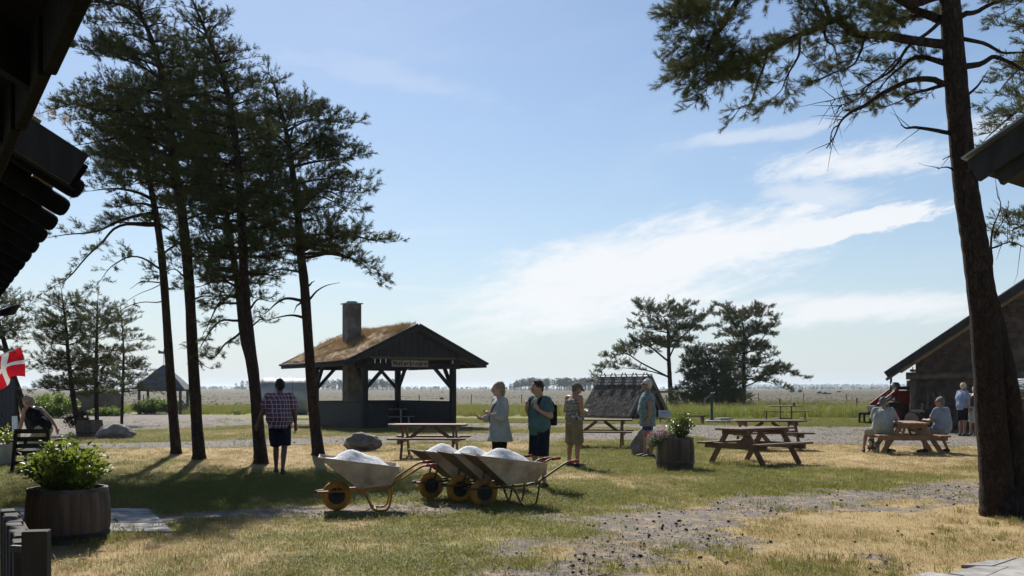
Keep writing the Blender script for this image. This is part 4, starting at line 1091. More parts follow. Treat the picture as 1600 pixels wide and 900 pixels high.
# ---------------------------------------------------------------- roof corner of a house at the right edge
def right_house():
    gx = V((.66, -.751, 0)); sy = V((.751, .66, 0)); pit = R(27)
    E = P(1512, 251, 6.5); root = empty('corner_house', (E.x + 1, E.y + .4, 0), 0, 'dark blue-black roof corner jutting in at the right edge', 'house')
    sl = gx * math.cos(pit) + V((0, 0, math.sin(pit))); up = V((0, 0, math.cos(pit))) - gx * math.sin(pit)
    b = E - up * .085
    MB().bar(b, b + sl * 3.6, .035, .165, up).build('barge_board', M_tar_blue, root, world=True, bevel=.004)
    MB().bar(b + sy * .06 - up * .10 + sl * .09, b + sy * .06 - up * .10 + sl * 3.5, .05, .13, up).build('barge_board', M_tar_blue, root, world=True, bevel=.004)
    MB().bar(E + up * .012 - sl * .01 - sy * .02, E + up * .012 + sl * 3.6 - sy * .02, .09, .012, up).build('metal_edge', M_metal, root, world=True)
    for j in range(14):
        p = E + sl * (.02 + j * .25 + .12) - up * .10; MB().bar(p + sy * .05, p + sy * 5, .24, .03, up).build('soffit_board', M_tar, root, world=True)
    MB().bar(E + sl * 1.8 - up * .04 + sy * .05, E + sl * 1.8 - up * .04 + sy * 5, 3.55, .05, up).build('roof_deck', M_tar, root, world=True)
    w0 = E + gx * .75 + sy * .7
    for j in range(14):
        q = w0 + gx * (j * .2); h = 3.0 + j * .2 * math.tan(pit); MB().bar(V((q.x, q.y, 0)), V((q.x, q.y, h)), .19, .03, gx.cross(V((0, 0, 1)))).build('wall_board', M_tar_blue, root, world=True)
    MB().bar(V((w0.x, w0.y, 1.4)) + sy * .05 + gx * .02, V((w0.x, w0.y, 1.4)) + sy * 4.6 + gx * .02, .03, 2.8).build('side_wall', M_tar_blue, root, world=True)
right_house()

# ---------------------------------------------------------------- wattle barn on the right
def wattle_panel(parent, x0, x1, zf0, zf1, y, gap=.055, stakes=.42, r=.02, drop=0.0, seed=1, name='wattle'):
    """woven rods between zf0(x) and zf1(x)"""
    rr = random.Random(seed); mb = MB(); z = min(zf0(x0), zf0(x1)); zmax = max(zf1(x0), zf1(x1), zf1((x0 + x1) / 2)); k = 0
    while z < zmax:
        xs = [x for x in np.arange(x0, x1 + .01, stakes / 2) if zf0(x) <= z <= zf1(x)]
        if len(xs) > 1 and rr.random() > drop:
            i0 = 0
            while i0 < len(xs) - 1:
                L = rr.randint(5, 12); part = xs[i0:i0 + L + 1]
                if len(part) > 1:
                    pts = [(x, y + .022 * (1 if (int(round(x / stakes * 2)) + k) % 2 else -1) * (1 if int(round(x / stakes * 2)) % 2 == 0 or True else 0), z + rr.uniform(-.02, .02)) for x in part]
                    rad = r * rr.uniform(.8, 1.2); mb.tube(pts, rad, 5, True)
                i0 += L
        z += gap * rr.uniform(.75, 1.3); k += 1
    for x in np.arange(x0 + .1, x1, stakes): mb.tube([(x, y, zf0(x) - .05), (x, y, zf1(x) + .02)], .022, 6)
    return mb.build(name, M_wattle, parent)

def barn():
    E = P(1384, 588, 38.0); rz = R(-20); ze = 2.12; sl = .697
    root = empty('wattle_barn', (E.x, E.y, 0), rz, 'old barn with woven wattle walls and sod roof at the right', 'barn')
    hw = 6.2; xr = hw; zr = ze + hw * sl; dep = 9.0
    roof = lambda x: ze + (hw - abs(x - xr)) * sl
    for sg in (-1, 1):
        e = V((xr + sg * hw, 0, ze)); t = V((xr, 0, zr)); up = V((0, 0, 1))
        MB().bar(e, t, .06, .26, up).build('barge_board', M_tar_blue, root, bevel=.01)
        MB().bar(e + V((-sg * .5, .45, -.24 + .5 * sl)), t + V((0, .45, -.24)), .15, .15, up).build('gable_pole', M_tan_log, root, bevel=.04)
        MB().bar(e + V((-sg * .15, dep / 2 + .05, .02)), t + V((0, dep / 2 + .05, .02)), dep, .07, up).build('roof_deck', M_soffit, root)
        for j in range(9):
            y = .9 + j * 1.0; MB().bar(e + V((-sg * .1, y, -.12)), t + V((0, y, -.12)), .12, .12, up).build('rafter', M_log, root)
        MB().bar(e + V((-sg * .1, dep / 2 + .12, .12)), t + V((0, dep / 2 + .12, .12)), dep - .1, .16, up).build('sod', M_sod, root)
    sod_tufts(root, lambda a, b: V((.15 + a * (hw - .2), .1 + b * 3, ze + .16 + a * (hw - .2) * sl)), 420, 51, .3, 1.0)
    yw = .75; px0 = .987
    for x in (px0, px0 + 3.2, px0 + 6.2, px0 + 9.3): MB().tube([(x, yw, -.02), (x + .02, yw, 2.0)], [.13, .12], 12).build('post', M_log, root, smooth=True)
    MB().tube([(px0 - .25, yw - .05, 2.08), (px0 + 3, yw - .05, 2.10), (px0 + 10.2, yw - .05, 2.08)], [.14, .13, .15], 12).build('tie_log', M_log, root, smooth=True)
    zt = 4.75; MB().tube([((zt - ze) / sl + .5, yw - .03, zt), (xr + 2, yw - .03, zt)], [.13, .13], 12).build('tie_log', M_log, root, smooth=True)
    def pan(*a, **k): return wattle_panel(root, *a, **k)
    pan(px0 - .1, px0 + 9.5, lambda x: 2.22, lambda x: min(roof(x) - .40, 4.65), yw + .04, gap=.031, seed=2)
    pan(px0 + .12, px0 + 3.1, lambda x: .12, lambda x: 1.98, yw + .05, gap=.032, seed=3)
    pan(px0 + 3.3, px0 + 9.2, lambda x: .05, lambda x: 1.45, yw + 1.4, gap=.055, drop=.25, seed=4)
    pan(px0 + .2, px0 + 9.3, lambda x: .05, lambda x: 2.0, yw + 7.5, gap=.05, drop=.05, seed=5)
    MB().prism([(px0 + .1, yw + .13, 2.15), (px0 + 9.3, yw + .13, 2.15), (px0 + 9.3, yw + .13, roof(px0 + 9.3) - .3), (xr, yw + .13, roof(xr) - .3), (px0 + .1, yw + .13, roof(px0 + .1) - .25)], (0, .03, 0)).build('added_backing', M_wattle, root)  # panel added behind the rods to stop daylight showing through the gaps
    MB().box((px0 + 1.6, yw + .14, 1.0), (2.9, .03, 1.9)).build('added_backing', M_wattle, root)  # same added light-blocking panel behind the lower wattle
    mb = MB()
    for j in range(48):
        z = .1 + j * .039; mb.tube([(px0 + .02 * (j % 2), yw + .1, z), (px0 + .02 * ((j + 1) % 2), yw + 4, z), (px0, yw + 7.5, z)], .024, 5)
    mb.build('side_wattle', M_wattle, root)
    return root, root.matrix_basis.copy()
BARN, BARN_M = barn()


# ---------------------------------------------------------------- thatched hut
def thatched_hut():
    c = G(984, 656.5); rz = math.atan2(.72, .69); root = empty('thatched_hut', (c.x, c.y, 0), rz, 'small A-frame hut with dark thatch and plank ridge', 'hut')
    Wg, Ln, zr = 3.35, 3.3, 2.30; hw = Wg / 2    # local x along gable, local y along ridge (to the back left)
    M_thatch = basic('dark_thatch', (.060, .048, .042), (.13, .108, .095), 9, .95, .8, 60, (1, 1, .3), c3=(.045, .037, .033))
    for sg in (-1, 1):
        e = V((hw + sg * hw, 0, .12)); t = V((hw, 0, zr - .12)); nrm = V((sg * (t.z - e.z), 0, hw)).normalized()
        # thatch: layered courses of reed bundles as real geometry
        rr = random.Random(3 + sg); mb = MB(); rows = 17
        for i in range(rows):
            f0, f1 = i / rows, min((i + 5.0) / rows, 1.0)
            y = .05
            while y < Ln - .02:
                w = rr.uniform(.022, .042); o = rr.uniform(.0, .022); j0, j1 = rr.uniform(-.03, .03), rr.uniform(-.02, .02)
                p = e.lerp(t, max(f0 + j0, 0)) + nrm * (.08 + o); q = e.lerp(t, min(f1 + j1, 1)) + nrm * (.05 + o * .4)
                mb.bar(p + V((0, y, 0)), q + V((0, y + rr.uniform(-.03, .03), 0)), w, .018, nrm); y += w * .95
        mb.build('thatch', M_thatch, root)['kind'] = 'stuff'
        mb2 = MB(); mb2.add([e + V((0, .02, 0)), t + V((0, .02, 0)), t + V((0, Ln - .02, 0)), e + V((0, Ln - .02, 0))], [(0, 1, 2, 3)]); mb2.build('thatch_back', M_thatch, root)
        for k in range(3):      # ridge planks
            f = .80 + k * .07; p = e.lerp(t, f) + nrm * (.14 + .012 * k)
            MB().bar(p + V((0, -.06, 0)), p + V((0, Ln + .06, 0)), .155, .03, nrm).build('ridge_plank', M_grey_wood, root)
        for k in range(5):      # crossing pegs over the ridge
            y = .25 + k * .7; p = e.lerp(t, .72) + nrm * .2; q = e.lerp(t, 1.0) + nrm * .19 + V((-sg * .05, 0, .12))
            MB().bar(p + V((0, y, 0)), q + V((0, y, 0)), .05, .04, nrm).build('ridge_peg', M_grey_wood, root)
        MB().bar(e + V((0, -.05, .02)), e + V((0, Ln + .1, .02)), .14, .12).build('sill_beam', M_log, root)
        # gable edge boards
        MB().bar(e + V((0, -.04, .0)) + nrm * .05, t + V((0, -.04, .04)) + nrm * .05, .05, .22, nrm).build('gable_edge', M_grey_wood, root)
        MB().bar(e + V((-sg * .45, .05, 0)), t + V((-sg * .02, .05, -.25)), .06, .13, nrm).build('frame_pole', M_log, root)
    MB().bar((hw, -.10, zr + .02), (hw, Ln + .10, zr + .02), .30, .035).build('ridge_board', M_grey_wood, root)
    for j in range(9):           # upper gable boards
        x = .95 + j * .165; z1 = zr - .1 - abs(x - hw) * (zr - .2) / hw - .08
        if z1 > 1.30: MB().box((x, .10, (1.25 + z1) / 2), (.155, .025, z1 - 1.25)).build('gable_board', M_grey_wood, root)
    MB().bar((hw - .9, .0, 1.42), (hw + 1.9, -.25, 1.42), .10, .10).build('cross_beam', M_log, root)
    MB().bar((hw + .02, -.05, 0), (hw + .02, -.05, 1.4), .10, .10, (0, 1, 0)).build('post', M_log, root)
    MB().box((hw, 1.7, .6), (1.2, 2.6, 1.1)).build('stove_block', M_tar, root)
thatched_hut()
def info_board():
    p = P(1038.5, 646.5, 46.0); root = empty('information_board', (p.x, p.y, 0), R(8), 'small slanted pale information board beside the hut', 'sign')
    z = p.z; MB().box((0, 0, z), (.56, .03, .34), (R(-25), 0, 0)).build('panel', basic('info_panel', (.42, .45, .50), (.34, .37, .42), 12, .4), root, bevel=.004)
    mb = MB()
    for k in range(7): mb.box((-.06 * (k % 3 == 2), -.006 - .018 + (k - 3) * .016, z + .10 - k * .034), (.44 - .1 * (k % 3 == 2), .003, .012), (R(-25), 0, 0))
    mb.build('printed_lines', basic('print_grey', (.20, .21, .24)), root)
    MB().box((-.2, .05, z / 2 - .05), (.06, .06, z - .05)).build('leg', M_grey_wood, root); MB().box((.2, .05, z / 2 - .05), (.06, .06, z - .05)).build('leg', M_grey_wood, root)
info_board()

# ---------------------------------------------------------------- gazebo far left
def gazebo():
    c = P(256, 645, 64); root = empty('garden_gazebo', (c.x, 64, 0), R(8), 'small grey gazebo with pointed shingle roof and weather vane', 'gazebo')
    h = 1.55; w = 1.35; apex = 3.12
    for x in (-w + .1, w - .1):
        for y in (-w + .1, w - .1): MB().tube([(x, y, 0), (x, y, h)], [.10, .09], 8).build('post', M_grey_wood, root, smooth=True)
    M_shingle = basic('shingles', (.075, .078, .085), (.125, .128, .135), 6, .8, .3, 30)
    rows = 14
    for k in range(rows):
        f0, f1 = k / rows, (k + 1.25) / rows; r0 = (w + .2) * (1 - f0) ** .92 + .02; r1 = (w + .2) * (1 - min(f1, 1)) ** .92 + .02; z0 = h + (apex - h) * f0 + .03; z1 = h + (apex - h) * min(f1, 1)
        mb = MB(); mb.rings([[V((sx * r, sy * r, z)) for sx, sy in ((-1, -1), (1, -1), (1, 1), (-1, 1))] for r, z in ((r0 - .02, z0 - .05), (r0, z0 - .03), (r1, z1 + .01))]); mb.build('shingle_course', M_shingle, root)
    for x, y, dx, dy in ((0, -w + .1, 1, 0), (0, w - .1, 1, 0), (-w + .1, 0, 0, 1), (w - .1, 0, 0, 1)):
        L = w - .15; MB().bar((x - dx * L, y - dy * L, h - .06), (x + dx * L, y + dy * L, h - .06), .09, .12).build('beam', M_grey_wood, root)
        if (x, y) != (0, w - .1):
            MB().tube([(x - dx * L, y - dy * L, .10), (x + dx * L * .1, y + dy * L * .1, .45), (x + dx * L, y + dy * L, .75)], .05, 6).build('cross_rail', M_grey_wood, root); MB().tube([(x - dx * L, y - dy * L, .75), (x, y, .40), (x + dx * L, y + dy * L, .1)], .05, 6).build('cross_rail', M_grey_wood, root)
    MB().bar((w - .05, -w, .9), (w + .65, -w - .1, .02), .08, .08).build('prop', M_grey_wood, root)
    vn = MB().tube([(0, 0, apex - .05), (0, 0, apex + 1.0)], .02, 6).build('vane_pole', M_tar_blue, root)
    MB().prism([(-.35, 0, apex + .72), (.3, 0, apex + .70), (.42, 0, apex + .80), (.3, 0, apex + .92), (-.1, 0, apex + .86), (-.35, 0, apex + .96)], (0, .02, 0)).build('vane', M_grey_wood, vn)
gazebo()

# ---------------------------------------------------------------- big cylindrical bales
def bale(u0, u1, v_top, Y, label, mat, rz=0.0, name='wrapped_bale'):
    a, b = P(u0, v_top, Y), P(u1, v_top, Y); L = b.x - a.x; r = a.z / 2; root = empty(name, ((a.x + b.x) / 2, Y, 0), rz, label, 'bale', 'large bales')
    mb = MB(); seg = 32; rings = []
    for k in range(17):
        t = k / 16; x = -L / 2 + L * t; e = min(t, 1 - t); q = r * (1 - .18 * max(0, 1 - e / .06) ** 2) * (1 + .012 * math.sin(k * 2.1))
        rings.append([V((x, q * math.cos(2 * math.pi * j / seg) * 1.02, r * .97 + q * math.sin(2 * math.pi * j / seg) * (1 + .01 * math.sin(j * 3 + k)))) for j in range(seg)])
    mb.rings(rings); mb.build('wrapping', mat, root, smooth=True)
    for k in range(1, 3): MB().tube([V((-L / 2 + L * k / 3, (r + .008) * math.cos(t * .2513) * 1.02, r * .97 + (r + .008) * math.sin(t * .2513))) for t in range(26)], .012, 5).build('cord', M_tar_blue, root)
    return root
M_bale = basic('pale_wrap', (.40, .40, .41), (.26, .25, .24), 1.2, .6, .25, 12, (.4, 1, 1), c3=(.15, .135, .12), spec=.3)
M_bale2 = basic('brown_wrap', (.115, .085, .062), (.19, .15, .115), 1.2, .6, .3, 12, (.4, 1, 1), spec=.3)
bale(408, 483, 590, 62, 'large pale wrapped bale between the two pine trunks', M_bale, R(10))
bale(112, 186, 607, 60, 'large brown wrapped bale behind the young pines', M_bale2, R(-12))

# ---------------------------------------------------------------- tractor beside the barn
def tractor():
    c = P(1390, 668, 41.5); root = empty('small_tractor', (c.x, 41.5, 0), 0, 'small red tractor with front loader parked by the barn corner', 'tractor')
    M_red = basic('tractor_red', (.26, .030, .020), (.17, .022, .016), 4, .5, .1); M_tyre = basic('tyre_rubber', (.018, .018, .019), (.03, .03, .031), 12, .85, .4, 30); M_teal = basic('seat_teal', (.020, .055, .065), rough=.6)
    M_eng = basic('engine_grey', (.05, .05, .052), (.12, .11, .10), 9, .6, .2)
    def wheel(x, y, r, w):
        mb = MB(); mb.rings([[V((x + rr * math.cos(t * math.pi / 12), y + yy, r + rr * math.sin(t * math.pi / 12))) for t in range(24)] for rr, yy in ((r * .55, -w / 2), (r * .9, -w / 2), (r, -w * .3), (r, w * .3), (r * .9, w / 2), (r * .55, w / 2))]); o = mb.build('wheel', M_tyre, root, smooth=False)
        MB().rings([[V((x + rr * math.cos(t * math.pi / 10), y + yy, r + rr * math.sin(t * math.pi / 10))) for t in range(20)] for rr, yy in ((r * .15, -w * .55), (r * .5, -w * .5), (r * .56, -w * .4), (r * .56, w * .4))]).build('rim', M_red, o)
    wheel(-.05, -.55, .52, .30); wheel(-.05, .55, .52, .30); wheel(1.35, -.62, .62, .34); wheel(1.35, .62, .62, .34)
    MB().box((.55, 0, .75), (1.4, .5, .5)).build('engine_block', M_eng, root, bevel=.05)
    MB().box((.62, 0, 1.18), (.75, .66, .66)).build('hood', M_red, root, bevel=.05); MB().box((.88, -.345, 1.1), (.16, .01, .35)).build('plate', M_white, root)
    MB().box((.2, 0, 1.28), (.16, .5, .4)).build('grille', M_eng, root, bevel=.03)
    MB().box((1.35, 0, 1.5), (.5, .5, .12)).build('seat', M_teal, root, bevel=.04); MB().box((1.42, 0, 1.85), (.14, .52, .62), (0, R(12), 0)).build('backrest', M_teal, root, bevel=.06)
    MB().tube([(.02, -.1, 1.3), (.02, -.1, 2.3)], [.05, .045], 10).build('exhaust', M_eng, root, smooth=True)
    ar = MB().bar((-.62, -.45, .88), (.22, -.40, 1.52), .09, .20).build('loader_arm', M_red, root, bevel=.015); MB().bar((-.62, .45, .88), (.22, .40, 1.52), .09, .20).build('loader_arm', M_red, root, bevel=.015)
    mb = MB()
    for k in range(5):
        t = .30 + k * .07; p = V((-.62, -.502, .88)).lerp(V((.22, -.452, 1.52)), t); mb.bar(p + V((-.02, 0, -.05)), p + V((.02, 0, .05)), .005, .035, (1, 0, -.5))
        mb.bar(p + V((-.03, 0, .05)), p + V((.05, 0, .06)), .005, .02)
    mb.build('lettering', M_white, ar)
    MB().bar((-.68, -.45, .75), (-.68, .45, .75), .2, .3).build('bucket', M_tyre, root, bevel=.04); MB().tube([(-.5, -.3, 1.0), (-.15, -.3, 1.42), (.2, -.3, 1.5)], .04, 8).build('hose', M_tyre, root)
    MB().lathe([(.02, 1.62), (.14, 1.64), (.20, 1.74), (.14, 1.84), (.04, 1.86)], 12, (.12, -.3, 0)).build('headlight', M_metal, root); MB().tube([V((1.0 + .18 * math.cos(t * .524) * .5, .20 * math.sin(t * .524), 1.72 + .18 * math.cos(t * .524))) for t in range(13)], .018, 6).build('steering_wheel', M_tyre, root)
    MB().box((.6, .0, 1.62), (.8, .6, .14)).build('tool_tray', M_eng, root, bevel=.03)
tractor()
# ================================================================ OBJECTS
M_table = basic('brown_stained_wood', (.175, .098, .058), (.11, .062, .040), 7, .62, .3, 30, (.25, 1, 1), spec=.35)
M_table2 = basic('light_oiled_wood', (.21, .125, .068), (.145, .08, .045), 7, .62, .3, 30, (.25, 1, 1), spec=.35)
def picnic_table(loc, rz, label, mat, L=1.75, nplank=6, H=.75):
    root = empty('picnic_table', (loc[0], loc[1], 0), rz, label, 'picnic table', 'wooden picnic tables')
    w = .72 / nplank; rr = random.Random(int(loc[0] * 100))
    for i in range(nplank):
        y = -.36 + w * (i + .5); MB().box((rr.uniform(-.008, .008), y, H), (L, w - .012, .042)).build('tabletop_plank', mat, root, bevel=.004)
    for sg in (-1, 1):
        for k in range(2): MB().box((rr.uniform(-.01, .01), sg * (.64 + .125 * k), .45), (L + .05, .115, .042)).build('seat_plank', mat, root, bevel=.004)
    for x in (-L * .34, L * .34):
        for sg in (-1, 1): MB().bar((x, sg * .24, H - .03), (x, sg * .70, 0), .045, .115, (0, 1, 0)).build('leg', mat, root, bevel=.004)
        o = .047 if x > 0 else -.047
        MB().box((x + o, 0, .395), (.045, 1.62, .12)).build('cross_beam', mat, root, bevel=.004)
        MB().box((x + o, 0, H - .07), (.045, .68, .09)).build('cleat', mat, root, bevel=.004)
        MB().bar((x * .85, 0, .42), (x * .18, 0, H - .04), .045, .08).build('brace', mat, root)
    return root
picnic_table((5.17, 21.2), R(38), 'brown picnic table set at an angle right of the barrel planter', M_table)
picnic_table((6.72, 26.2), R(2), 'brown picnic table seen side-on, partly behind the angled one', M_table, 1.9)
picnic_table((9.85, 24.85), R(80), 'wooden picnic table where two men sit', M_table2, 1.75)
picnic_table((-1.92, 23.3), R(-2), 'reddish picnic table in front of the black shelter', M_table, 1.72)
picnic_table((2.40, 27.0), R(-9), 'picnic table between the hut and the man in the cap', M_table, 1.7)
def steel_table():
    c = G(1228, 657); root = empty('steel_leg_table', (c.x, c.y, 0), R(12), 'grey table and benches on steel legs at the lawn edge', 'picnic table')
    M_st = basic('dark_steel', (.035, .045, .045), rough=.45, metal=.4)
    MB().lathe([(.02, .70), (.80, .70), (.82, .72), (.80, .745), (.02, .745)], 24).build('tabletop', M_grey_wood, root, bevel=0).scale = (1.15, .55, 1)
    for sg in (-1, 1):
        MB().box((sg * .72, 0, .44), (1.15, .26, .04), (0, R(-2 * sg), R(8))).build('bench', M_grey_wood, root, bevel=.01)
        MB().tube([(sg * .30, 0, .70), (sg * .30, 0, .06)], .03, 8).build('leg', M_st, root); MB().tube([(sg * 1.05, 0, .43), (sg * 1.05, 0, 0)], .03, 8).build('leg', M_st, root)
    MB().bar((-.35, 0, .10), (.35, 0, .10), .05, .05).build('foot_bar', M_st, root)
    hat = MB(); hat.lathe([(.11, .75), (.10, .78), (.07, .80), (.065, .86), (.02, .90)], 14, (.38, .0, 0)); h = hat.build('hat', M_tar_blue); h.data.transform(Matrix.Translation(V((c.x, c.y, 0)))); tag(h, 'small dark hat lying on the far grey table', 'hat')
steel_table()

# ---------------------------------------------------------------- wheelbarrows
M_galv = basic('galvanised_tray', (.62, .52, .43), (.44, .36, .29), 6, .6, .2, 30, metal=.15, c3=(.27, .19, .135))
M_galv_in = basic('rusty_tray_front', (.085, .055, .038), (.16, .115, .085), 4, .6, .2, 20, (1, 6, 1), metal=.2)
M_yel = basic('yellow_paint', (.42, .20, .018), (.30, .13, .015), 8, .5, .1, c3=(.20, .085, .02))
M_dark_tube = basic('dark_tube', (.035, .026, .020), (.09, .05, .02), 8, .5, .1, c3=(.18, .09, .02))
M_yel_tyre = basic('yellow_tyre', (.46, .22, .012), (.33, .15, .012), 9, .6, .15, c3=(.16, .085, .03))
M_blk = basic('black_rubber', (.020, .019, .018), (.035, .032, .03), 12, .75, .2)
M_grip = basic('red_grip', (.28, .022, .022), (.19, .018, .018), 10, .5)
M_salt = basic('white_salt', (.74, .74, .74), (.50, .51, .53), 38, .85, 1.0, 45)
def wheelbarrow(loc, rz, label, tube, tray_front, salt_label, seed):
    root = empty('wheelbarrow', (loc[0], loc[1], 0), rz, label, 'wheelbarrow', 'wheelbarrows heaped with salt')
    r, w = .195, .085
    # wheel at the origin (its axle above the root)
    prof = [(r - .055 + .055 * math.cos(t), .5 * w * 1.1 * math.sin(t)) for t in [math.pi * 2 * k / 12 for k in range(12)]]
    mb = MB(); seg = 32
    vs = []; fs = []
    for k in range(seg):
        a = 2 * math.pi * k / seg
        for (q, y) in prof: vs.append((q * math.cos(a), y, r + q * math.sin(a)))
    for k in range(seg):
        for j in range(12): fs.append((k * 12 + j, k * 12 + (j + 1) % 12, ((k + 1) % seg) * 12 + (j + 1) % 12, ((k + 1) % seg) * 12 + j))
    mb.add(vs, fs); wh = mb.build('wheel', M_yel_tyre, root, smooth=True)
    mb = MB(); mb.rings([[V((q * math.cos(2 * math.pi * k / 20), y, r + q * math.sin(2 * math.pi * k / 20))) for k in range(20)] for q, y in ((.02, -.075), (.03, -.06), (.035, -.03), (.085, -.028), (.118, -.042), (.120, .042), (.085, .028), (.035, .03), (.03, .06), (.02, .075))]); mb.build('rim', M_blk, wh)
    # tray: five panels of sheet metal
    ft, rt, fb, rb = (.225, .30, .715), (-.80, .33, .580), (-.275, .175, .302), (-.70, .20, .342)
    C = lambda p, s: V((p[0], p[1] * s, p[2]))
    def panel(name, pts, mat):
        m = MB(); n = (pts[1] - pts[0]).cross(pts[2] - pts[0]).normalized() * .004; m.prism([p - n for p in pts], n * 2); return m.build(name, mat, root)
    panel('tray_side', [C(ft, 1), C(rt, 1), C(rb, 1), C(fb, 1)], M_galv); panel('tray_side', [C(ft, -1), C(rt, -1), C(rb, -1), C(fb, -1)], M_galv)
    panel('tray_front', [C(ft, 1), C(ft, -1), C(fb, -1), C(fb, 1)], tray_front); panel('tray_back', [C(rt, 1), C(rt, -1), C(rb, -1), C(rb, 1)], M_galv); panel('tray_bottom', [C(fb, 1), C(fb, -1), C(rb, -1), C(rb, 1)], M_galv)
    rim = [C(ft, 1), C(rt, 1), C(rt, -1), C(ft, -1), C(ft, 1)]; MB().tube(rim, .009, 6).build('tray_rim', M_galv, root)
    # frame: two tubes from bumper to grip, each with a loop leg
    for s in (-1, 1):
        pts = [(.25, s * .02, .255), (.235, s * .085, .255), (.15, s * .125, .258), (-.25, s * .17, .275), (-.55, s * .22, .295), (-.69, s * .245, .325), (-.78, s * .26, .39), (-1.06, s * .285, .565), (-1.14, s * .29, .595), (-1.28, s * .295, .605)]
        MB().tube(catmull(pts, 4), .0145, 8).build('frame_tube', tube, root, smooth=True)
        MB().tube([(-1.15, s * .29, .597), (-1.285, s * .295, .606)], .021, 10).build('grip', M_grip, root, smooth=True)
        lp = [(-.27, s * .175, .28), (-.36, s * .20, .24), (-.44, s * .225, .07), (-.50, s * .23, .018), (-.62, s * .23, .018), (-.67, s * .235, .06), (-.70, s * .24, .20), (-.715, s * .245, .33)]
        MB().tube(catmull(lp, 4), .0135, 8).build('leg', tube, root, smooth=True)
        MB().bar((-.0, s * .10, .26), (-.06, s * .13, .47), .02, .03, (0, 1, 0)).build('strut', tube, root)
    MB().tube([(.252, -.06, .257), (.268, 0, .257), (.252, .06, .257)], .018, 8).build('bumper', M_blk, root, smooth=True)
    MB().tube([(0, -.125, r), (0, .125, r)], .011, 8).build('axle', M_blk, root); MB().tube([(-.50, -.23, .02), (-.50, .23, .02)], .011, 6).build('leg_bar', tube, root)
    # heap of salt, its own thing lying in the tray
    N = 26; rr = np.random.default_rng(seed); a = np.linspace(0, 1, N); U, Wv = np.meshgrid(a, a)
    hw_ = .265 + (.298 - .265) * U; X = .155 - .925 * U; Yl = (Wv * 2 - 1) * hw_; Zr = .712 - .135 * U
    pk = .34 + .1 * rr.random(); e = np.minimum(np.minimum(U, 1 - U) * 2.0, np.minimum(Wv, 1 - Wv) * 2.2)
    H_ = .150 * np.exp(-((U - pk) / .24) ** 2 - ((Wv - .5) / .30) ** 2) + .075 * np.exp(-((U - .75) / .16) ** 2 - ((Wv - .5) / .3) ** 2)
    Z = Zr - .035 + np.clip(e, 0, 1) * .03 + H_ * np.clip(e * 2.5, 0, 1) + (fbm(X * 11 + seed, Yl * 11) - .5) * .028 + (fbm(X * 40 + seed, Yl * 40) - .5) * .012
    v = np.stack([X, Yl, Z], -1).reshape(-1, 3); i = np.arange(N * N).reshape(N, N); f = np.stack([i[:-1, :-1], i[:-1, 1:], i[1:, 1:], i[1:, :-1]], -1).reshape(-1, 4)
    ring = np.concatenate([i[0, :], i[1:, -1], i[-1, -2::-1], i[-2:0:-1, 0]]); vb = v[ring].copy(); vb[:, 2] -= .03; vb[:, 0] = -.30 + (vb[:, 0] + .30) * .90; vb[:, 1] *= .92
    n0 = len(v); m = len(ring); k = np.arange(m); v = np.concatenate([v, vb]); f = np.concatenate([f, np.stack([ring, n0 + k, n0 + (k + 1) % m, ring[(k + 1) % m]], -1)])
    o = mesh_np('salt_heap', v, f, M_salt, None, smooth=True); o.location = (loc[0], loc[1], 0); o.rotation_euler = (0, 0, rz)
    tag(o, salt_label, 'salt', 'heaps of salt in the wheelbarrows')
    return root
def wb(u, Y, rz, *a):
    p = P(u, 607, Y); wheelbarrow((p.x, Y), rz, *a)
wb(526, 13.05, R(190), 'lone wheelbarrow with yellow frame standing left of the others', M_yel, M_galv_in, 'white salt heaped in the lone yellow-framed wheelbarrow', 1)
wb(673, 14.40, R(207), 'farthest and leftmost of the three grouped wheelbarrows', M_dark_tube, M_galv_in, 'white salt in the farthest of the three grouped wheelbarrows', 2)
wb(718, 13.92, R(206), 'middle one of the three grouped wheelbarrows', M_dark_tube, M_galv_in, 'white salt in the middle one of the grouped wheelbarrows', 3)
wb(756, 13.45, R(203), 'nearest and rightmost of the three grouped wheelbarrows', M_dark_tube, M_galv_in, 'white salt in the nearest of the three grouped wheelbarrows', 4)

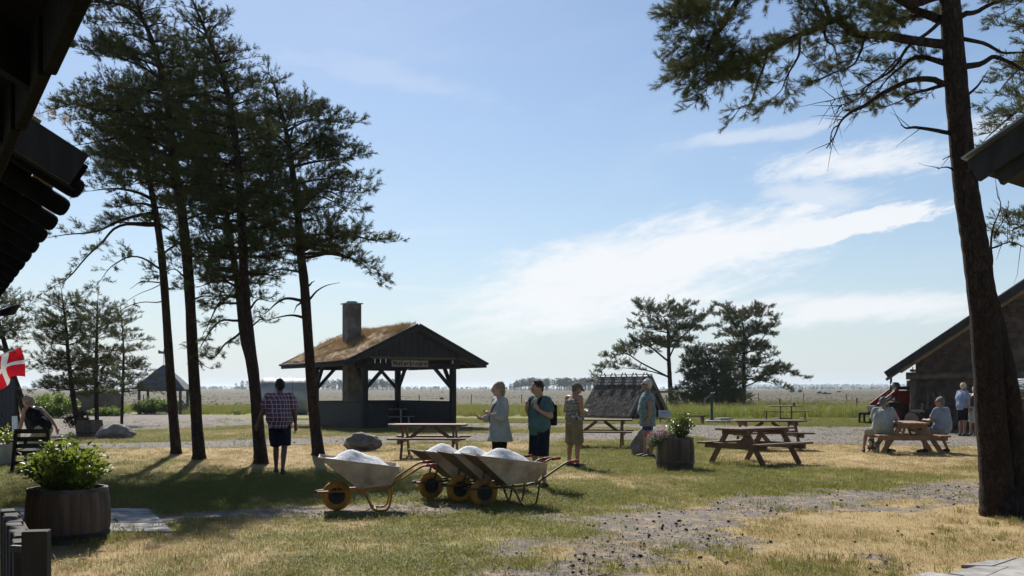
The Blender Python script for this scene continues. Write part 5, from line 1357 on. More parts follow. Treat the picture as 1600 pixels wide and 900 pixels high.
# ---------------------------------------------------------------- barrels and plants
M_stave = basic('old_oak_stave', (.115, .080, .058), (.062, .043, .033), 5, .8, .4, 26, (1, 1, .12), c3=(.15, .115, .09))
M_hoop = basic('iron_hoop', (.11, .105, .10), (.06, .055, .05), 6, .6, .2, metal=.5)
M_hoop_dark = basic('dark_iron_band', (.018, .017, .017), (.03, .028, .027), 6, .6, .2)
M_soil = basic('soil', (.035, .026, .02), (.06, .045, .035), 20, .95, .6)
def barrel(loc, R0, H, label, hoops, n=24, group='half-barrel planters', name='barrel_planter'):
    root = empty(name, (loc[0], loc[1], 0), 0.2, label, 'planter', group)
    prof = lambda t: R0 * (.86 + .17 * math.sin(math.pi * (.18 + .62 * t)) - .03 * t)
    zs = [0, .15, .35, .55, .75, .9, 1.0]
    for k in range(n):
        a0, a1 = 2 * math.pi * (k + .015) / n, 2 * math.pi * (k + .985) / n; rings = []; jit = rng.uniform(-.003, .004)
        for t in zs:
            q = prof(t) + jit; rings.append([V((q * math.cos(a0), q * math.sin(a0), H * t)), V((q * math.cos((a0 + a1) / 2) * 1.004, q * math.sin((a0 + a1) / 2) * 1.004, H * t)), V((q * math.cos(a1), q * math.sin(a1), H * t)), V(((q - .03) * math.cos(a1), (q - .03) * math.sin(a1), H * t)), V(((q - .03) * math.cos(a0), (q - .03) * math.sin(a0), H * t))])
        MB().rings(rings).build('stave', M_stave, root)
    for (t0, t1, dark) in hoops:
        MB().rings([[V(((prof(t) + o) * math.cos(2 * math.pi * j / 48), (prof(t) + o) * math.sin(2 * math.pi * j / 48), H * t)) for j in range(48)] for t, o in ((t0, .002), (t0, .011), (t1, .011), (t1, .002))], False).build('hoop', M_hoop_dark if dark else M_hoop, root, smooth=False)
    MB().lathe([(.01, H - .05), (prof(1) - .028, H - .06), (prof(1) - .028, H - .12)], 30).build('soil', M_soil, root)
    return root
def leaf_mesh(name, pts, dirs, size, mat, parent, fold=.25, wid=.42, seed=0, off=(0, 0, 0)):
    """folded pointed leaves (4 triangles each)"""
    r = np.random.default_rng(seed); n = len(pts); p = np.array(pts); d = np.array(dirs); d = d / np.linalg.norm(d, axis=1)[:, None]
    up = np.array([0, 0, 1.0]) + r.normal(0, .5, (n, 3)); s = np.cross(d, up); s /= np.linalg.norm(s, axis=1)[:, None] + 1e-9; nn = np.cross(s, d)
    L = (size * r.uniform(.6, 1.2, n))[:, None]; w = L * wid / 2 * 1.6
    a = p; b = p + d * L * .45 + s * w + nn * L * fold * .4; c = p + d * L * .45 - s * w + nn * L * fold * .4; m = p + d * L * .5; t = p + d * L - nn * L * .15
    v = np.stack([a, b, t, c, m], 1).reshape(-1, 3); k = np.arange(n)[:, None] * 5
    f = np.concatenate([k + np.array([[0, 4, 1]]), k + np.array([[1, 4, 2]]), k + np.array([[2, 4, 3]]), k + np.array([[3, 4, 0]])])
    return mesh_np(name, v, f, mat, parent, off=off)
def bush(name, loc, rx, ry, h, n, size, mat, label, cat, z0=0.0, seed=1, stems=10, group=None, shape=None, leafname='leaves', up=.5):
    root = empty(name, loc, 0, label, cat, group); r = random.Random(seed); pts = []; dirs = []; mb = MB()
    tips = []
    for k in range(stems):
        a = r.random() * 6.283; q = math.sqrt(r.random()); tip = V((rx * q * math.cos(a), ry * q * math.sin(a), h * (1 - .55 * q * q) * r.uniform(.75, 1.08))); b = V((tip.x * .25, tip.y * .25, 0)); tips.append((b, tip))
        mb.tube([b, b.lerp(tip, .5) + V((tip.x * .12, tip.y * .12, 0)), tip], [.006, .005, .003], 4)
    mb.build('stems', basic('green_stem', (.07, .10, .03)), root) if stems and stems <= 80 else None
    for k in range(n):
        b, t = tips[k % len(tips)]; f = 1 - .85 * r.random() ** 1.3; p = b.lerp(t, f) + V((r.gauss(0, 1), r.gauss(0, 1), r.gauss(0, .6))) * (.05 * max(rx, h) + .02)
        if p.z < .0: p.z = abs(p.z)
        d = V((p.x / rx + r.gauss(0, .6), p.y / ry + r.gauss(0, .6), up + r.gauss(0, .5))); pts.append(tuple(p)); dirs.append(tuple(d))
    leaf_mesh(leafname, pts, dirs, size, mat, root, seed=seed)
    return root
M_hyd = leafy('bright_green_leaf', (.05, .095, .012), (.13, .19, .022), .45, .45, .3, 6.0)
M_laurel = leafy('laurel_leaf', (.035, .075, .012), (.095, .15, .022), .38, .3, .6, 6.0)
M_heather = leafy('grey_green_leaf', (.10, .12, .06), (.20, .21, .12), .3, .6, .2, 6.0)
M_lime = leafy('lime_leaf', (.16, .21, .03), (.30, .34, .05), .45, .4, .4, 6.0)
M_redleaf = leafy('dark_red_leaf', (.045, .016, .012), (.08, .04, .02), .3, .5, .3, 6.0)
M_nettle = leafy('nettle_green', (.055, .11, .018), (.14, .22, .045), .4, .5, .3, 3.0)

B1 = G(103, 845); barrel((B1.x, B1.y + .05), .41, .56, 'large half-barrel planter with leafy green shrub at the near left', [(.0, .06, 0), (.10, .19, 1), (.93, .995, 0)])
bush('leafy_shrub', (B1.x - .02, B1.y + .05, .50), .43, .40, .56, 2300, .070, M_hyd, 'bright green leafy shrub growing in the near left barrel', 'shrub', seed=3, stems=40)
B2 = G(1056, 733); barrel((B2.x, B2.y + .1), .375, .63, 'half-barrel planter with pink flowers beside the woman in blue', [(.17, .215, 0), (.235, .28, 0), (.93, .995, 0)])
bush('green_shrub', (B2.x + .10, B2.y + .1, .58), .25, .25, .60, 1100, .06, M_laurel, 'glossy green shrub in the barrel beside the woman in blue', 'shrub', seed=4, stems=34)
hb = bush('trailing_flowers', (B2.x - .30, B2.y + .02, .50), .26, .24, .30, 1500, .035, M_heather, 'grey-green trailing plant with pink flowers spilling over the barrel', 'flowers', seed=5, stems=40, up=.2)
def trailing():
    r = random.Random(6); pts = []; dirs = []; fp = []; fd = []
    for k in range(900):
        a = r.uniform(2.2, 4.6); q = r.uniform(.05, .26); z = -r.random() * .24 * (q / .26)
        p = (math.cos(a) * q - .02, math.sin(a) * q * .9, z + .12); pts.append(p); dirs.append((math.cos(a) + r.gauss(0, .5), math.sin(a) + r.gauss(0, .5), -.2 + r.gauss(0, .5)))
    leaf_mesh('hanging_leaves', pts, dirs, .035, M_heather, hb, seed=9)
    for k in range(90):
        a = r.random() * 6.28; q = .27 * math.sqrt(r.random()); fp.append((math.cos(a) * q, math.sin(a) * q, .26 - q * q * 2.2 + r.uniform(-.02, .05))); fd.append((r.gauss(0, .5), r.gauss(0, .5) - .4, 1))
    leaf_mesh('blossoms', fp, fd, .03, leafy('pink_petal', (.45, .10, .25), (.60, .25, .40), .3, .5), hb, wid=.9, seed=2)
trailing()
B3 = G(140, 682); barrel((B3.x, B3.y), .42, .55, 'dark barrel planter with dark red plant among the young pines', [(.2, .28, 1), (.7, .76, 0)], 20)
bush('dark_red_shrub', (B3.x - .45, B3.y - .05, .28), .45, .4, .55, 600, .10, M_redleaf, 'dark red leafy shrub spilling from the far left barrel', 'shrub', seed=8, stems=20)
def tub():
    c = G(9, 727); root = empty('white_tub', (c.x, c.y, 0), 0, 'pale grey plant tub at the left frame edge', 'planter')
    MB().lathe([(.17, 0), (.20, .05), (.235, .42), (.245, .45), (.22, .45), (.20, .40), (.02, .38)], 28).build('pot', basic('pale_tub', (.40, .40, .41), (.30, .30, .31), 4, .6), root, smooth=True)
    MB().lathe([(.01, .405), (.205, .40)], 20, caps=False).build('soil', M_soil, root)
    bush('lime_shrub', (c.x + .02, c.y, .40), .22, .2, .42, 260, .075, M_lime, 'lime green plant in the pale tub at the left edge', 'shrub', seed=12, stems=14)
tub()

# ---------------------------------------------------------------- slatted chair, low fence, flag
def chair():
    c = G(46, 738); root = empty('slatted_chair', (c.x, c.y + .2, 0), R(6), 'black slatted wooden garden chair behind the near barrel', 'chair'); M = M_tar
    for s in (-1, 1):
        MB().bar((s * .33, -.22, 0), (s * .29, -.12, .82), .05, .07, (0, 1, 0)).build('back_post', M, root); MB().bar((s * .33, .45, 0), (s * .33, .45, .58), .05, .06, (0, 1, 0)).build('leg', M, root); MB().bar((s * .34, -.2, .60), (s * .34, .55, .60), .10, .03).build('armrest', M, root); MB().bar((s * .30, -.2, .36), (s * .30, .5, .40), .03, .09).build('side_rail', M, root)
    for z in (.17, .36, .50, .63, .78): MB().box((0, -.18 + .085 * z / .8, z), (.60, .022, .085), (R(-7), 0, 0)).build('back_slat', M, root)
    for k in range(6): MB().box((0, -.08 + k * .105, .40 + k * .007), (.62, .09, .022)).build('seat_slat', M, root)
chair()
def low_fence():
    a, b = V((-2.24, 4.56, 0)), V((-2.93, 5.78, 0)); root = empty('low_fence', (a.x, a.y, 0), 0, 'low weathered picket fence end at the bottom left corner', 'fence'); d = (b - a).normalized(); n = 9; L = (b - a).length
    M_pk = basic('weathered_picket', (.05, .040, .034), (.028, .023, .02), 9, .85, .5, 30, (1, 1, .15), c3=(.085, .078, .07))
    for k in range(n):
        p = a + d * (L * (k + .5) / n); h = .90 + rng.uniform(-.006, .006); q = p + V((d.y, -d.x, 0)) * (.012 * (k % 2))
        m = MB(); m.bar(V((q.x, q.y, 0)), V((q.x, q.y, h)), L / n - .012, .075, V((d.y, -d.x, 0))); m.build('picket', M_pk, root, world=True, bevel=.004)
    nrm = V((d.y, -d.x, 0)); MB().bar(a + nrm * .07 + V((0, 0, .78)), b + nrm * .07 + V((0, 0, .78)), .04, .08).build('rail', M_pk, root, world=True)
    p = P(57, 830, 4.42); MB().box((p.x, p.y, .485), (.105, .085, .97), (0, 0, R(12))).build('post', M_pk, root, world=True, bevel=.004)
    MB().bar((p.x - .14, p.y + .06, .88), (p.x - .02, p.y + .03, .88), .02, .03).build('bolt', M_hoop, root, world=True)
low_fence()
def flag():
    Y = 20.0; p = P(34, 541, Y); q = P(-14, 562, Y + .3); root = empty('danish_flag', (q.x, q.y, q.z), 0, 'red flag with white cross on a slanted pole at the left edge', 'flag')
    MB().tube([q, q.lerp(p, 1.02)], [.016, .012], 8).build('pole', M_white, root, world=True, smooth=True)
    M_r = leafy('flag_red', (.50, .012, .025), (.42, .010, .02), .28, .8, .1); M_w = leafy('flag_white', (.72, .72, .72), (.66, .66, .68), .25, .8, .1)
    # cloth hangs from the pole: s along the pole from tip to root, t down
    top0, top1 = q.lerp(p, .96), q.lerp(p, -.15); NS, NT_ = 42, 30; red = MB(); wh = MB()
    def pt(s, t):
        b = top0.lerp(top1, s); drop = .60 * t
        return b + V((.09 * t * (1 - s) + .03 * math.sin(9 * s + 3 * t) * t, .07 * math.sin(10 * s + 2.2 * t) * t + .05 * math.sin(5 * t + 4 * s), -drop * (1 - .12 * math.sin(6 * s))))
    for i in range(NS):
        for j in range(NT_):
            s0, s1, t0, t1 = i / NS, (i + 1) / NS, j / NT_, (j + 1) / NT_; sm, tm = (s0 + s1) / 2, (t0 + t1) / 2
            m = wh if (.38 < sm < .56 or .42 < tm < .58) else red
            m.poly([pt(s0, t0), pt(s1, t0), pt(s1, t1), pt(s0, t1)])
    red.build('red_cloth', M_r, root, world=True, smooth=True); wh.build('white_cross', M_w, root, world=True, smooth=True)
flag()
def blue_board():
    c = G(11, 688); root = empty('blue_shed_door', (c.x, c.y, 0), R(4), 'dark blue boarded panel standing at the far left edge', 'panel'); M = basic('dark_blue_paint', (.016, .022, .034), (.026, .033, .048), 6, .5)
    for k in range(4): MB().box((-.22 + .13 * k, 0, .95), (.125, .03, 1.9)).build('board', M, root, bevel=.004)
    MB().bar((-.26, -.03, .15), (.22, -.03, .9), .03, .07).build('brace', M, root); MB().bar((.22, -.03, .15), (-.26, -.03, .9), .03, .07).build('brace', M, root)
    s = empty('white_easel', (c.x + .33, c.y - .1, 0), 0, 'narrow white folding board beside the blue panel', 'sign'); MB().bar((0, -.08, 0), (-.05, 0, .75), .16, .02, (0, 1, .1)).build('board', M_white, s); MB().bar((.02, .12, 0), (-.05, .02, .75), .14, .02, (0, 1, .1)).build('board', M_white, s)
blue_board()

# ---------------------------------------------------------------- boulders
M_rock = basic('granite', (.115, .105, .098), (.19, .178, .168), 4, .85, .5, 14, c3=(.085, .09, .06), obj=True)
def boulder(u0, u1, vt, vb, label, seed, dep=.8, mat=None, skew=0.0, group='boulders on the lawn', name='boulder', sub=4):
    Y = GY(vb) + .2; a, b = P(u0, vb, Y), P(u1, vb, Y); t = P(0, vt, Y).z; w = (b.x - a.x) / 2
    bm = bmesh.new(); bmesh.ops.create_icosphere(bm, subdivisions=sub, radius=1)
    from mathutils import noise
    for v in bm.verts:
        c = v.co.copy(); n = noise.fractal(c * 1.3 + V((seed * 5.1, seed * 2.3, 0)), 1, 2, 3) * .28 + noise.fractal(c * 5 + V((seed, 0, 0)), 1, 2, 3) * .06
        for q in range(5):      # chipped flat facets
            d = V((math.sin(seed * 3 + q * 2.1), math.cos(seed + q * 1.3), math.sin(q * 1.9 + seed) * .8 + .2)).normalized(); e = c.dot(d) - .74
            if e > 0: c -= d * e * .75
        c *= 1 + n; v.co = V((c.x * w + skew * max(c.z, -.2) * w, c.y * w * dep, c.z * t * .62 + t * .40))
    me = bpy.data.meshes.new(name); bm.to_mesh(me); bm.free(); me.materials.append(mat or M_rock); me.polygons.foreach_set('use_smooth', np.ones(len(me.polygons), dtype=bool))
    o = bpy.data.objects.new(name, me); COL.objects.link(o); o.location = ((a.x + b.x) / 2, Y, 0); tag(o, label, 'boulder', group); return o
boulder(537, 595, 677, 705, 'dark pointed boulder lying between the pines and the table', 3, .8, skew=.0)
boulder(152, 211, 662, 686, 'long rounded grey boulder in front of the young pines', 7, .7, basic('pale_granite', (.17, .155, .15), (.25, .235, .23), 4, .85, .4, 14))
boulder(984, 1024, 670, 713, 'leaning boulder behind the woman in the blue tunic', 5, .8, skew=.35)
boulder(364, 376, 641, 648, 'small dark stone at the edge of the field', 9, .9, sub=3, group='stones in the field')
for k, (u, v0, v1) in enumerate(((1238, 606, 612), (1250, 608, 612), (1280, 611, 615), (1288, 612, 616), (1295, 613, 616), (318, 632, 638), (690, 620, 624), (1310, 610, 613))):
    boulder(u - 4, u + 4, v0, v1 + (1 if v1 < 613 else 0), 'pale stone lying out in the brown field', 20 + k, .9, sub=2, group='pale stones in the field', name='field_stone')

# ---------------------------------------------------------------- water pump
def pump():
    c = G(1122, 661); root = empty('water_pump', (c.x, c.y, 0), 0, 'tall dark green hand water pump on a round stone slab', 'pump'); M = basic('pump_green', (.016, .035, .030), (.03, .05, .045), 6, .5)
    MB().lathe([(.02, .0), (.58, .0), (.60, .12), (.56, .14), (.02, .14)], 28).build('slab', M_slab, root); MB().box((.28, .0, .19), (.62, .6, .10), (0, 0, .2)).build('cover', M_slab, root, bevel=.02)
    MB().lathe([(.12, .14), (.07, .20), (.055, .7), (.055, 1.1), (.085, 1.14), (.085, 1.30), (.05, 1.36), (.02, 1.42)], 16, (-.32, -.15, 0)).build('column', M, root, smooth=True)
    MB().tube([(-.32, -.15, 1.2), (-.5, -.17, 1.2), (-.58, -.18, 1.10)], [.03, .028, .026], 8).build('spout', M, root); MB().tube(catmull([(-.30, -.15, 1.36), (-.12, -.15, 1.42), (.0, -.15, 1.2), (.02, -.15, .85)], 4), .018, 8).build('handle', M, root)
pump()
def yellow_tag():
    c = P(1133, 631, 66); root = empty('warning_tag', (c.x, c.y, c.z), 0, 'small yellow warning tag hanging on the field fence', 'sign'); MB().box((0, 0, 0), (.24, .01, .22)).build('plate', basic('yellow_plate', (.55, .33, .03), rough=.5), root)
yellow_tag()
def marker():
    c = G(186, 646); root = empty('marker_post', (c.x, c.y, 0), 0, 'small orange and white marker post by the green bushes', 'post'); Mo = basic('orange_red', (.60, .06, .03), rough=.5)
    for k in range(4): MB().tube([(0, 0, k * .18), (0, 0, k * .18 + .175)], .06, 10).build('band', Mo if k != 2 else M_white, root)
marker()

# ---------------------------------------------------------------- bits beside the barn
def barn_things():
    c = G(1355, 663); root = empty('black_crate', (c.x, c.y, 0), R(10), 'black open wooden crate frame on the gravel near the tractor', 'crate')
    for s in (-1, 1):
        for t in (-1, 1): MB().box((s * .26, t * .2, .25), (.08, .06, .5)).build('upright', M_tar, root)
        MB().box((0, s * .2, .47), (.44, .06, .08)).build('top_rail', M_tar, root); MB().box((0, s * .2, .08), (.44, .06, .08)).build('bottom_rail', M_tar, root)
    for k in range(3): MB().box((0, -.13 + .13 * k, .525), (.6, .115, .03)).build('slat', M_tar, root)
    c = P(1432, 660, 36.5); root = empty('tree_stump', (c.x, 36.3, 0), 0, 'big cut log lying by the barn post', 'log')
    a = V((-.35, -.25, .42)); b = V((1.0, .5, .42)); MB().tube([a, a.lerp(b, .1), b], [.36, .41, .40], 20).build('trunk', M_bark, root, smooth=False); d = (a - b).normalized(); MB().tube([a + d * .005, a + d * .012], [.32, .31], 20).build('cut_face', basic('cut_wood', (.16, .12, .085), (.10, .075, .055), 8, .8), root)
    for k, (u, lean) in enumerate(((1408, -.35), (1437, .28), (1448, .2), (1480, -.3), (1486, -.22))):
        c = P(u, 0, 36.6 if k < 2 else 37.4); r_p = empty('leaning_pole', (c.x, c.y, 0), 0, ['short pole leaning on the tractor side', 'tool handle leaning against the cut log', 'pale pole leaning on the wattle wall beside the log', 'thick plank leaning left on the wattle wall', 'rightmost plank leaning on the wattle wall'][k], 'pole', 'poles leaning by the barn')
        MB().bar((0, 0, 0), (lean * (1.0 if k < 2 else 1.2), .45, 1.05 if k < 2 else 1.45), .06 if k < 3 else .13, .05).build('shaft', M_tan_log if k == 1 else M_log, r_p, bevel=.008)
    c = P(1604, 672, 33); root = empty('wooden_trough', (c.x, 33, 0), 0, 'brown wooden trough holding pale bundles at the right edge', 'trough'); rings = []
    for (w, z) in ((.16, .12), (.40, .25), (.52, .48), (.48, .48), (.36, .28)): rings.append([V((w * math.cos(t * math.pi / 12), w * .6 * math.sin(t * math.pi / 12), z)) for t in range(24)])
    MB().rings(rings).build('bowl', M_tan_log, root, smooth=True)
    for s in (-1, 1): MB().bar((s * .3, 0, .3), (s * .36, 0, 0), .07, .07).build('leg', M_log, root)
    o = MB(); o.ell((0, 0, 0), (.26, .22, .13), seg=14); bo = o.build('cloth_bundle', basic('pale_blue_cloth', (.42, .46, .52), (.55, .58, .62), 5, .8, .4)); bo.location = (c.x - .18, 33, .50); displaced(bo, .06, .1, 3); tag(bo, 'pale blue-white bundle lying in the wooden trough', 'bundle')
barn_things()
def bench_far():
    c = G(1080, 663); root = empty('low_bench', (c.x, c.y, 0), R(5), 'low dark wooden bench end showing behind the green shrub', 'bench'); MB().box((0, 0, .38), (1.3, .3, .06)).build('seat', M_log, root, bevel=.01)
    for s in (-1, 1): MB().box((s * .5, 0, .175), (.10, .28, .35)).build('leg', M_log, root)
bench_far()

# ---------------------------------------------------------------- pine cones on the worn ground
def cones():
    M = basic('pine_cone', (.030, .020, .015), (.06, .042, .03), 60, .9, .5, 120); mb = MB(); rings = []
    for i in range(7):
        t = i / 6; q = math.sin(math.pi * (.12 + .8 * t)) ** .8; rings.append([V((q * (.72 + (.16 if (i + j) % 2 else -.05)) * math.cos(j * 2 * math.pi / 10), q * (.72 + (.16 if (i + j) % 2 else -.05)) * math.sin(j * 2 * math.pi / 10), (t - .5) * 2.0)) for j in range(10)])
    mb.rings(rings); me = mb.mesh('pine_cone', M); r = random.Random(12); n = 0
    while n < 130:
        u = r.uniform(880, 1560); v = r.uniform(738, 898); c = G(u, v)
        w = float(worn_mask(np.array([c.x]), np.array([c.y]))[0])
        if r.random() > .18 + .8 * w or in_pix_poly(np.array([c.x]), np.array([c.y]), PAVE_R)[0]: continue
        s = r.uniform(.011, .020); o = bpy.data.objects.new('pine_cone', me); COL.objects.link(o); o.location = (c.x, c.y, s * .7); o.rotation_euler = (r.uniform(1.2, 1.9), r.uniform(-.3, .3), r.uniform(0, 6.28)); o.scale = (s, s, s * 1.25)
        tag(o, 'small dark pine cone lying on the worn ground near the right pine', 'pine cone', 'pine cones scattered on the worn ground'); n += 1
cones()

# ---------------------------------------------------------------- field: tall grass, bushes, fence, woods
M_reed = leafy('tall_green_grass', (.085, .115, .025), (.20, .20, .065), .4, .6, .2, .3, c3=(.26, .19, .105))
M_reed_dry = leafy('tall_dry_grass', (.20, .15, .085), (.32, .24, .14), .35, .7, .15, .3)
M_heath = leafy('heath_tussock', (.060, .048, .032), (.105, .086, .056), .12, .9, .0, .1)
M_heath2 = leafy('dry_tussock', (.085, .064, .042), (.13, .10, .066), .15, .9, .0, .1)
reeds = template_collection('tall_tuft', [blade_tuft(26, .62, .22, .016, r_, .45, .2, M_reed, 'tall_tuft') for i in range(3)] + [blade_tuft(20, .75, .20, .013, r_, .4, .2, M_reed_dry, 'tall_tuft')])
def field_cover():
    r = np.random.default_rng(6); N = 26000; Y = r.uniform(50, 84, N); X = r.uniform(-.56, .56, N) * Y
    dens = fbm(X * .08, Y * .16); edge = np.where(X > 5, 53.5, np.where(X < -13, 61, 57)) + (fbm(X * .2, Y * .0 + 3) - .5) * 4
    keep = (Y > edge) & (r.random(N) < .25 + 1.1 * (dens - .3)); keep &= ~(((np.abs(X + 14.0) < 2.5) & (Y < 66)) | ((np.abs(X + 25.5) < 3) & (Y < 63)) | ((np.abs(X + 22.4) < 2) & (Y < 66)))
    X, Y = X[keep], Y[keep]; n = len(X); rot = np.stack([r.normal(0, .08, n), r.normal(0, .08, n), r.uniform(0, 6.28, n)], -1)
    o = scatter('tall_grass', np.stack([X, Y, np.zeros(n)], -1), r.uniform(.5, 1.15, n) * np.where(X > 5, 1.15, .75), rot, reeds, 4); tag(o, 'strip of tall green and straw grass behind the lawn', 'tall grass', kind='stuff')
    tus = template_collection('tussock', [blade_tuft(18, .45, .30, .05, r_, .9, .4, M_heath, 'tussock') for i in range(3)] + [blade_tuft(18, .40, .30, .05, r_, .9, .4, M_heath2, 'tussock')])
    N = 10000; Y = 82 + 520 * r.random(N) ** 1.8; X = r.uniform(-.56, .56, N) * Y; keep = fbm(X * .03, Y * .03) > .30; X, Y = X[keep], Y[keep]; n = len(X)
    o = scatter('heath_plants', np.stack([X, Y, np.zeros(n)], -1), r.uniform(.18, .42, n), np.stack([np.zeros(n), np.zeros(n), r.uniform(0, 6.28, n)], -1), tus, 4, seed=9); tag(o, 'brown heather and dry tussocks covering the open field', 'heath', kind='stuff')
field_cover()
gB = 'green bushes at the left'
bush('green_bush', (P(92, 0, 55).x, 54.0, 0), 1.7, 1.2, 1.35, 5200, .14, M_nettle, 'tall green bush behind the woman in black', 'bush', seed=31, stems=90, group=gB)
bush('green_bush', (P(62, 0, 55).x, 56.0, 0), 1.2, 1.0, 1.2, 3000, .14, M_nettle, 'smaller green bush left of the brown bale', 'bush', seed=32, stems=90, group=gB)
bush('green_bush', (P(218, 0, 60).x, 61.5, 0), 1.2, .8, .95, 2800, .13, M_nettle, 'green bush growing against the gazebo', 'bush', seed=33, stems=90, group=gB)
bush('green_bush', (P(262, 0, 66).x, 66.2, 0), 1.4, .6, .95, 2800, .13, M_nettle, 'green bush growing inside and behind the gazebo', 'bush', seed=34, stems=90, group=gB)
bush('green_bush', (P(165, 0, 57).x, 57.5, 0), 1.3, .6, .5, 1800, .12, M_nettle, 'low green bush at the foot of the brown bale', 'bush', seed=35, stems=90, group=gB)

def wire_fence(pts, spacing, h, label, n_w=3):
    a, b = V((*pts[0], 0)), V((*pts[1], 0)); root = empty('wire_fence', a, 0, label, 'fence', 'field fences'); L = (b - a).length; n = int(L / spacing); d = (b - a) / n; M = M_grey_wood; r = random.Random(int(L * 7))
    for k in range(n + 1): MB().tube([d * k, d * k + V((r.uniform(-.06, .06), 0, h * r.uniform(.85, 1.15)))], .05, 6).build('fence_post', M, root)
    mb = MB()
    for j in range(n_w): mb.tube([V((0, 0, h * (.35 + .25 * j))), (b - a) + V((0, 0, h * (.35 + .25 * j)))], .004, 4)
    mb.build('wires', M_hoop, root)
wire_fence(((P(985, 0, 65).x, 65), (P(1460, 0, 63).x, 63)), 4.6, .95, 'wooden post and wire fence along the tall grass at the right')
wire_fence(((P(-60, 0, 92).x, 92), (P(1390, 0, 112).x, 112)), 5.2, .95, 'long low wire fence running across the brown field')

M_far = leafy('far_foliage', (.022, .036, .020), (.050, .066, .030), .1, .9, .0, .02)
def wood(name, u0, u1, Y, n, h0, h1, depth, label, seed, trunk=True, faces=70, edge=None):
    r = np.random.default_rng(seed); vs = []; mb = MB()
    for k in range(n):
        y = Y + r.uniform(0, depth); u = r.uniform(u0, u1); x = (u - 800) * Y / F; hh = r.uniform(h0, h1)
        if edge: hh *= .35 + .65 * min(1, min(u - u0, u1 - u) / edge + r.uniform(0, .3))
        cb = hh * r.uniform(.30, .5) if trunk else 0.0; w = hh * r.uniform(.17, .28) * (1 if trunk else 1.8)
        if trunk: mb.tube([(x, y, -.5), (x + r.normal(0, .1), y, hh * .8)], [hh * .018, hh * .008], 4, False)
        m = faces; t = r.random(m); q = np.sqrt(r.random(m)) * w * np.sin(np.pi * (.12 + .82 * t)) ** .6; a = r.uniform(0, 6.283, m)
        c = np.stack([x + q * np.cos(a), y + q * np.sin(a), cb + t * (hh - cb)], -1); s = hh * .055 * (70 / m) ** .5 * (1.9 if Y > 1200 else 1) * r.uniform(.6, 1.5, m)
        for j in range(3): vs.append(None)
        tri = c[:, None, :] + r.normal(0, 1, (m, 3, 3)) * s[:, None, None] * np.array([1, 1, .55]); vs[-3:] = [tri.reshape(-1, 3)]
    v = np.concatenate(vs); f = np.arange(len(v)).reshape(-1, 3)
    root = empty(name, ((u0 + u1) / 2 * 0 + 0, Y, 0), 0, label, 'trees'); root['kind'] = 'stuff'
    mesh_np('crowns', v, f, M_far, root, off=(0, Y, 0))['kind'] = 'stuff'
    if trunk: o = mb.build('trunks', M_bark, root, world=True); o['kind'] = 'stuff'
wood('pine_wood', 796, 948, 800, 190, 7.5, 10.6, 70, 'dark block of pine wood on the horizon left of the hut', 1, edge=24)
wood('pine_wood', 492, 616, 800, 150, 6.5, 9.6, 70, 'dark pine wood on the horizon behind the shelter', 2, edge=14)
wood('pine_wood', 366, 412, 900, 30, 5, 9.5, 60, 'small far tree group left of the shelter', 3, edge=10)
wood('distant_trees', 200, 1620, 1500, 900, 2.2, 5.2, 300, 'low line of far scattered trees along the horizon', 4, trunk=False, faces=26)
wood('distant_forest', 1150, 1650, 3600, 420, 13, 19, 300, 'hazy blue forest on the far horizon at the right', 5, trunk=False, faces=40)
wood('distant_forest', -300, 700, 4200, 420, 8, 13, 300, 'faint hazy forest line on the far left horizon', 6, trunk=False, faces=26)
wood('field_shrubs', 560, 1420, 330, 26, .8, 1.8, 120, 'small dark shrubs dotted over the open field', 7, trunk=False, faces=40)

# ---------------------------------------------------------------- summer haze over the flat land
def haze():
    m = bpy.data.materials.new('haze_air'); m.use_nodes = True; t = m.node_tree; t.nodes.clear(); o = t.nodes.new('ShaderNodeOutputMaterial'); v = t.nodes.new('ShaderNodeVolumePrincipled')
    v.inputs['Color'].default_value = (.80, .90, 1.0, 1); v.inputs['Density'].default_value = .00014; v.inputs['Anisotropy'].default_value = .3
    t.links.new(v.outputs[0], o.inputs['Volume'])
    mb = MB(); mb.box((0, 2500, 11.5), (17900, 12950, 27)); h = mb.build('haze', m); h['kind'] = 'stuff'; h['label'] = 'thin blue summer haze over the flat land'
    return h
haze()
# ================================================================ PEOPLE
def fuse(mb, name, mat, parent, voxel, smooth_it=4, factor=.5):
    """overlapping closed shells -> one continuous skin"""
    tmp = bpy.data.objects.new('tmp', mb.mesh('tmp')); COL.objects.link(tmp)
    m = tmp.modifiers.new('r', 'REMESH'); m.mode = 'VOXEL'; m.voxel_size = voxel
    if smooth_it:
        q = tmp.modifiers.new('s', 'SMOOTH'); q.iterations = smooth_it; q.factor = factor
    dg = bpy.context.evaluated_depsgraph_get(); me = bpy.data.meshes.new_from_object(tmp.evaluated_get(dg)); me.name = name
    bpy.data.objects.remove(tmp)
    me.materials.clear(); me.materials.append(mat); me.polygons.foreach_set('use_smooth', np.ones(len(me.polygons), dtype=bool))
    o = bpy.data.objects.new(name, me); COL.objects.link(o); o.parent = parent
    return o

def folds(o, amt=.010, sx=.075, sz=.20, seed=0):
    """cloth creases and hair strands as real relief"""
    from mathutils import noise
    me = o.data; n = len(me.vertices); co = np.empty(n * 3, np.float32); no = np.empty(n * 3, np.float32)
    me.vertices.foreach_get('co', co); me.vertices.foreach_get('normal', no); co = co.reshape(-1, 3); no = no.reshape(-1, 3)
    d = np.array([noise.fractal((c[0] / sx + seed, c[1] / sx, c[2] / sz), 1, 2, 3) for c in co.tolist()], np.float32) * amt
    me.vertices.foreach_set('co', (co + no * d[:, None]).ravel()); me.update(); return o

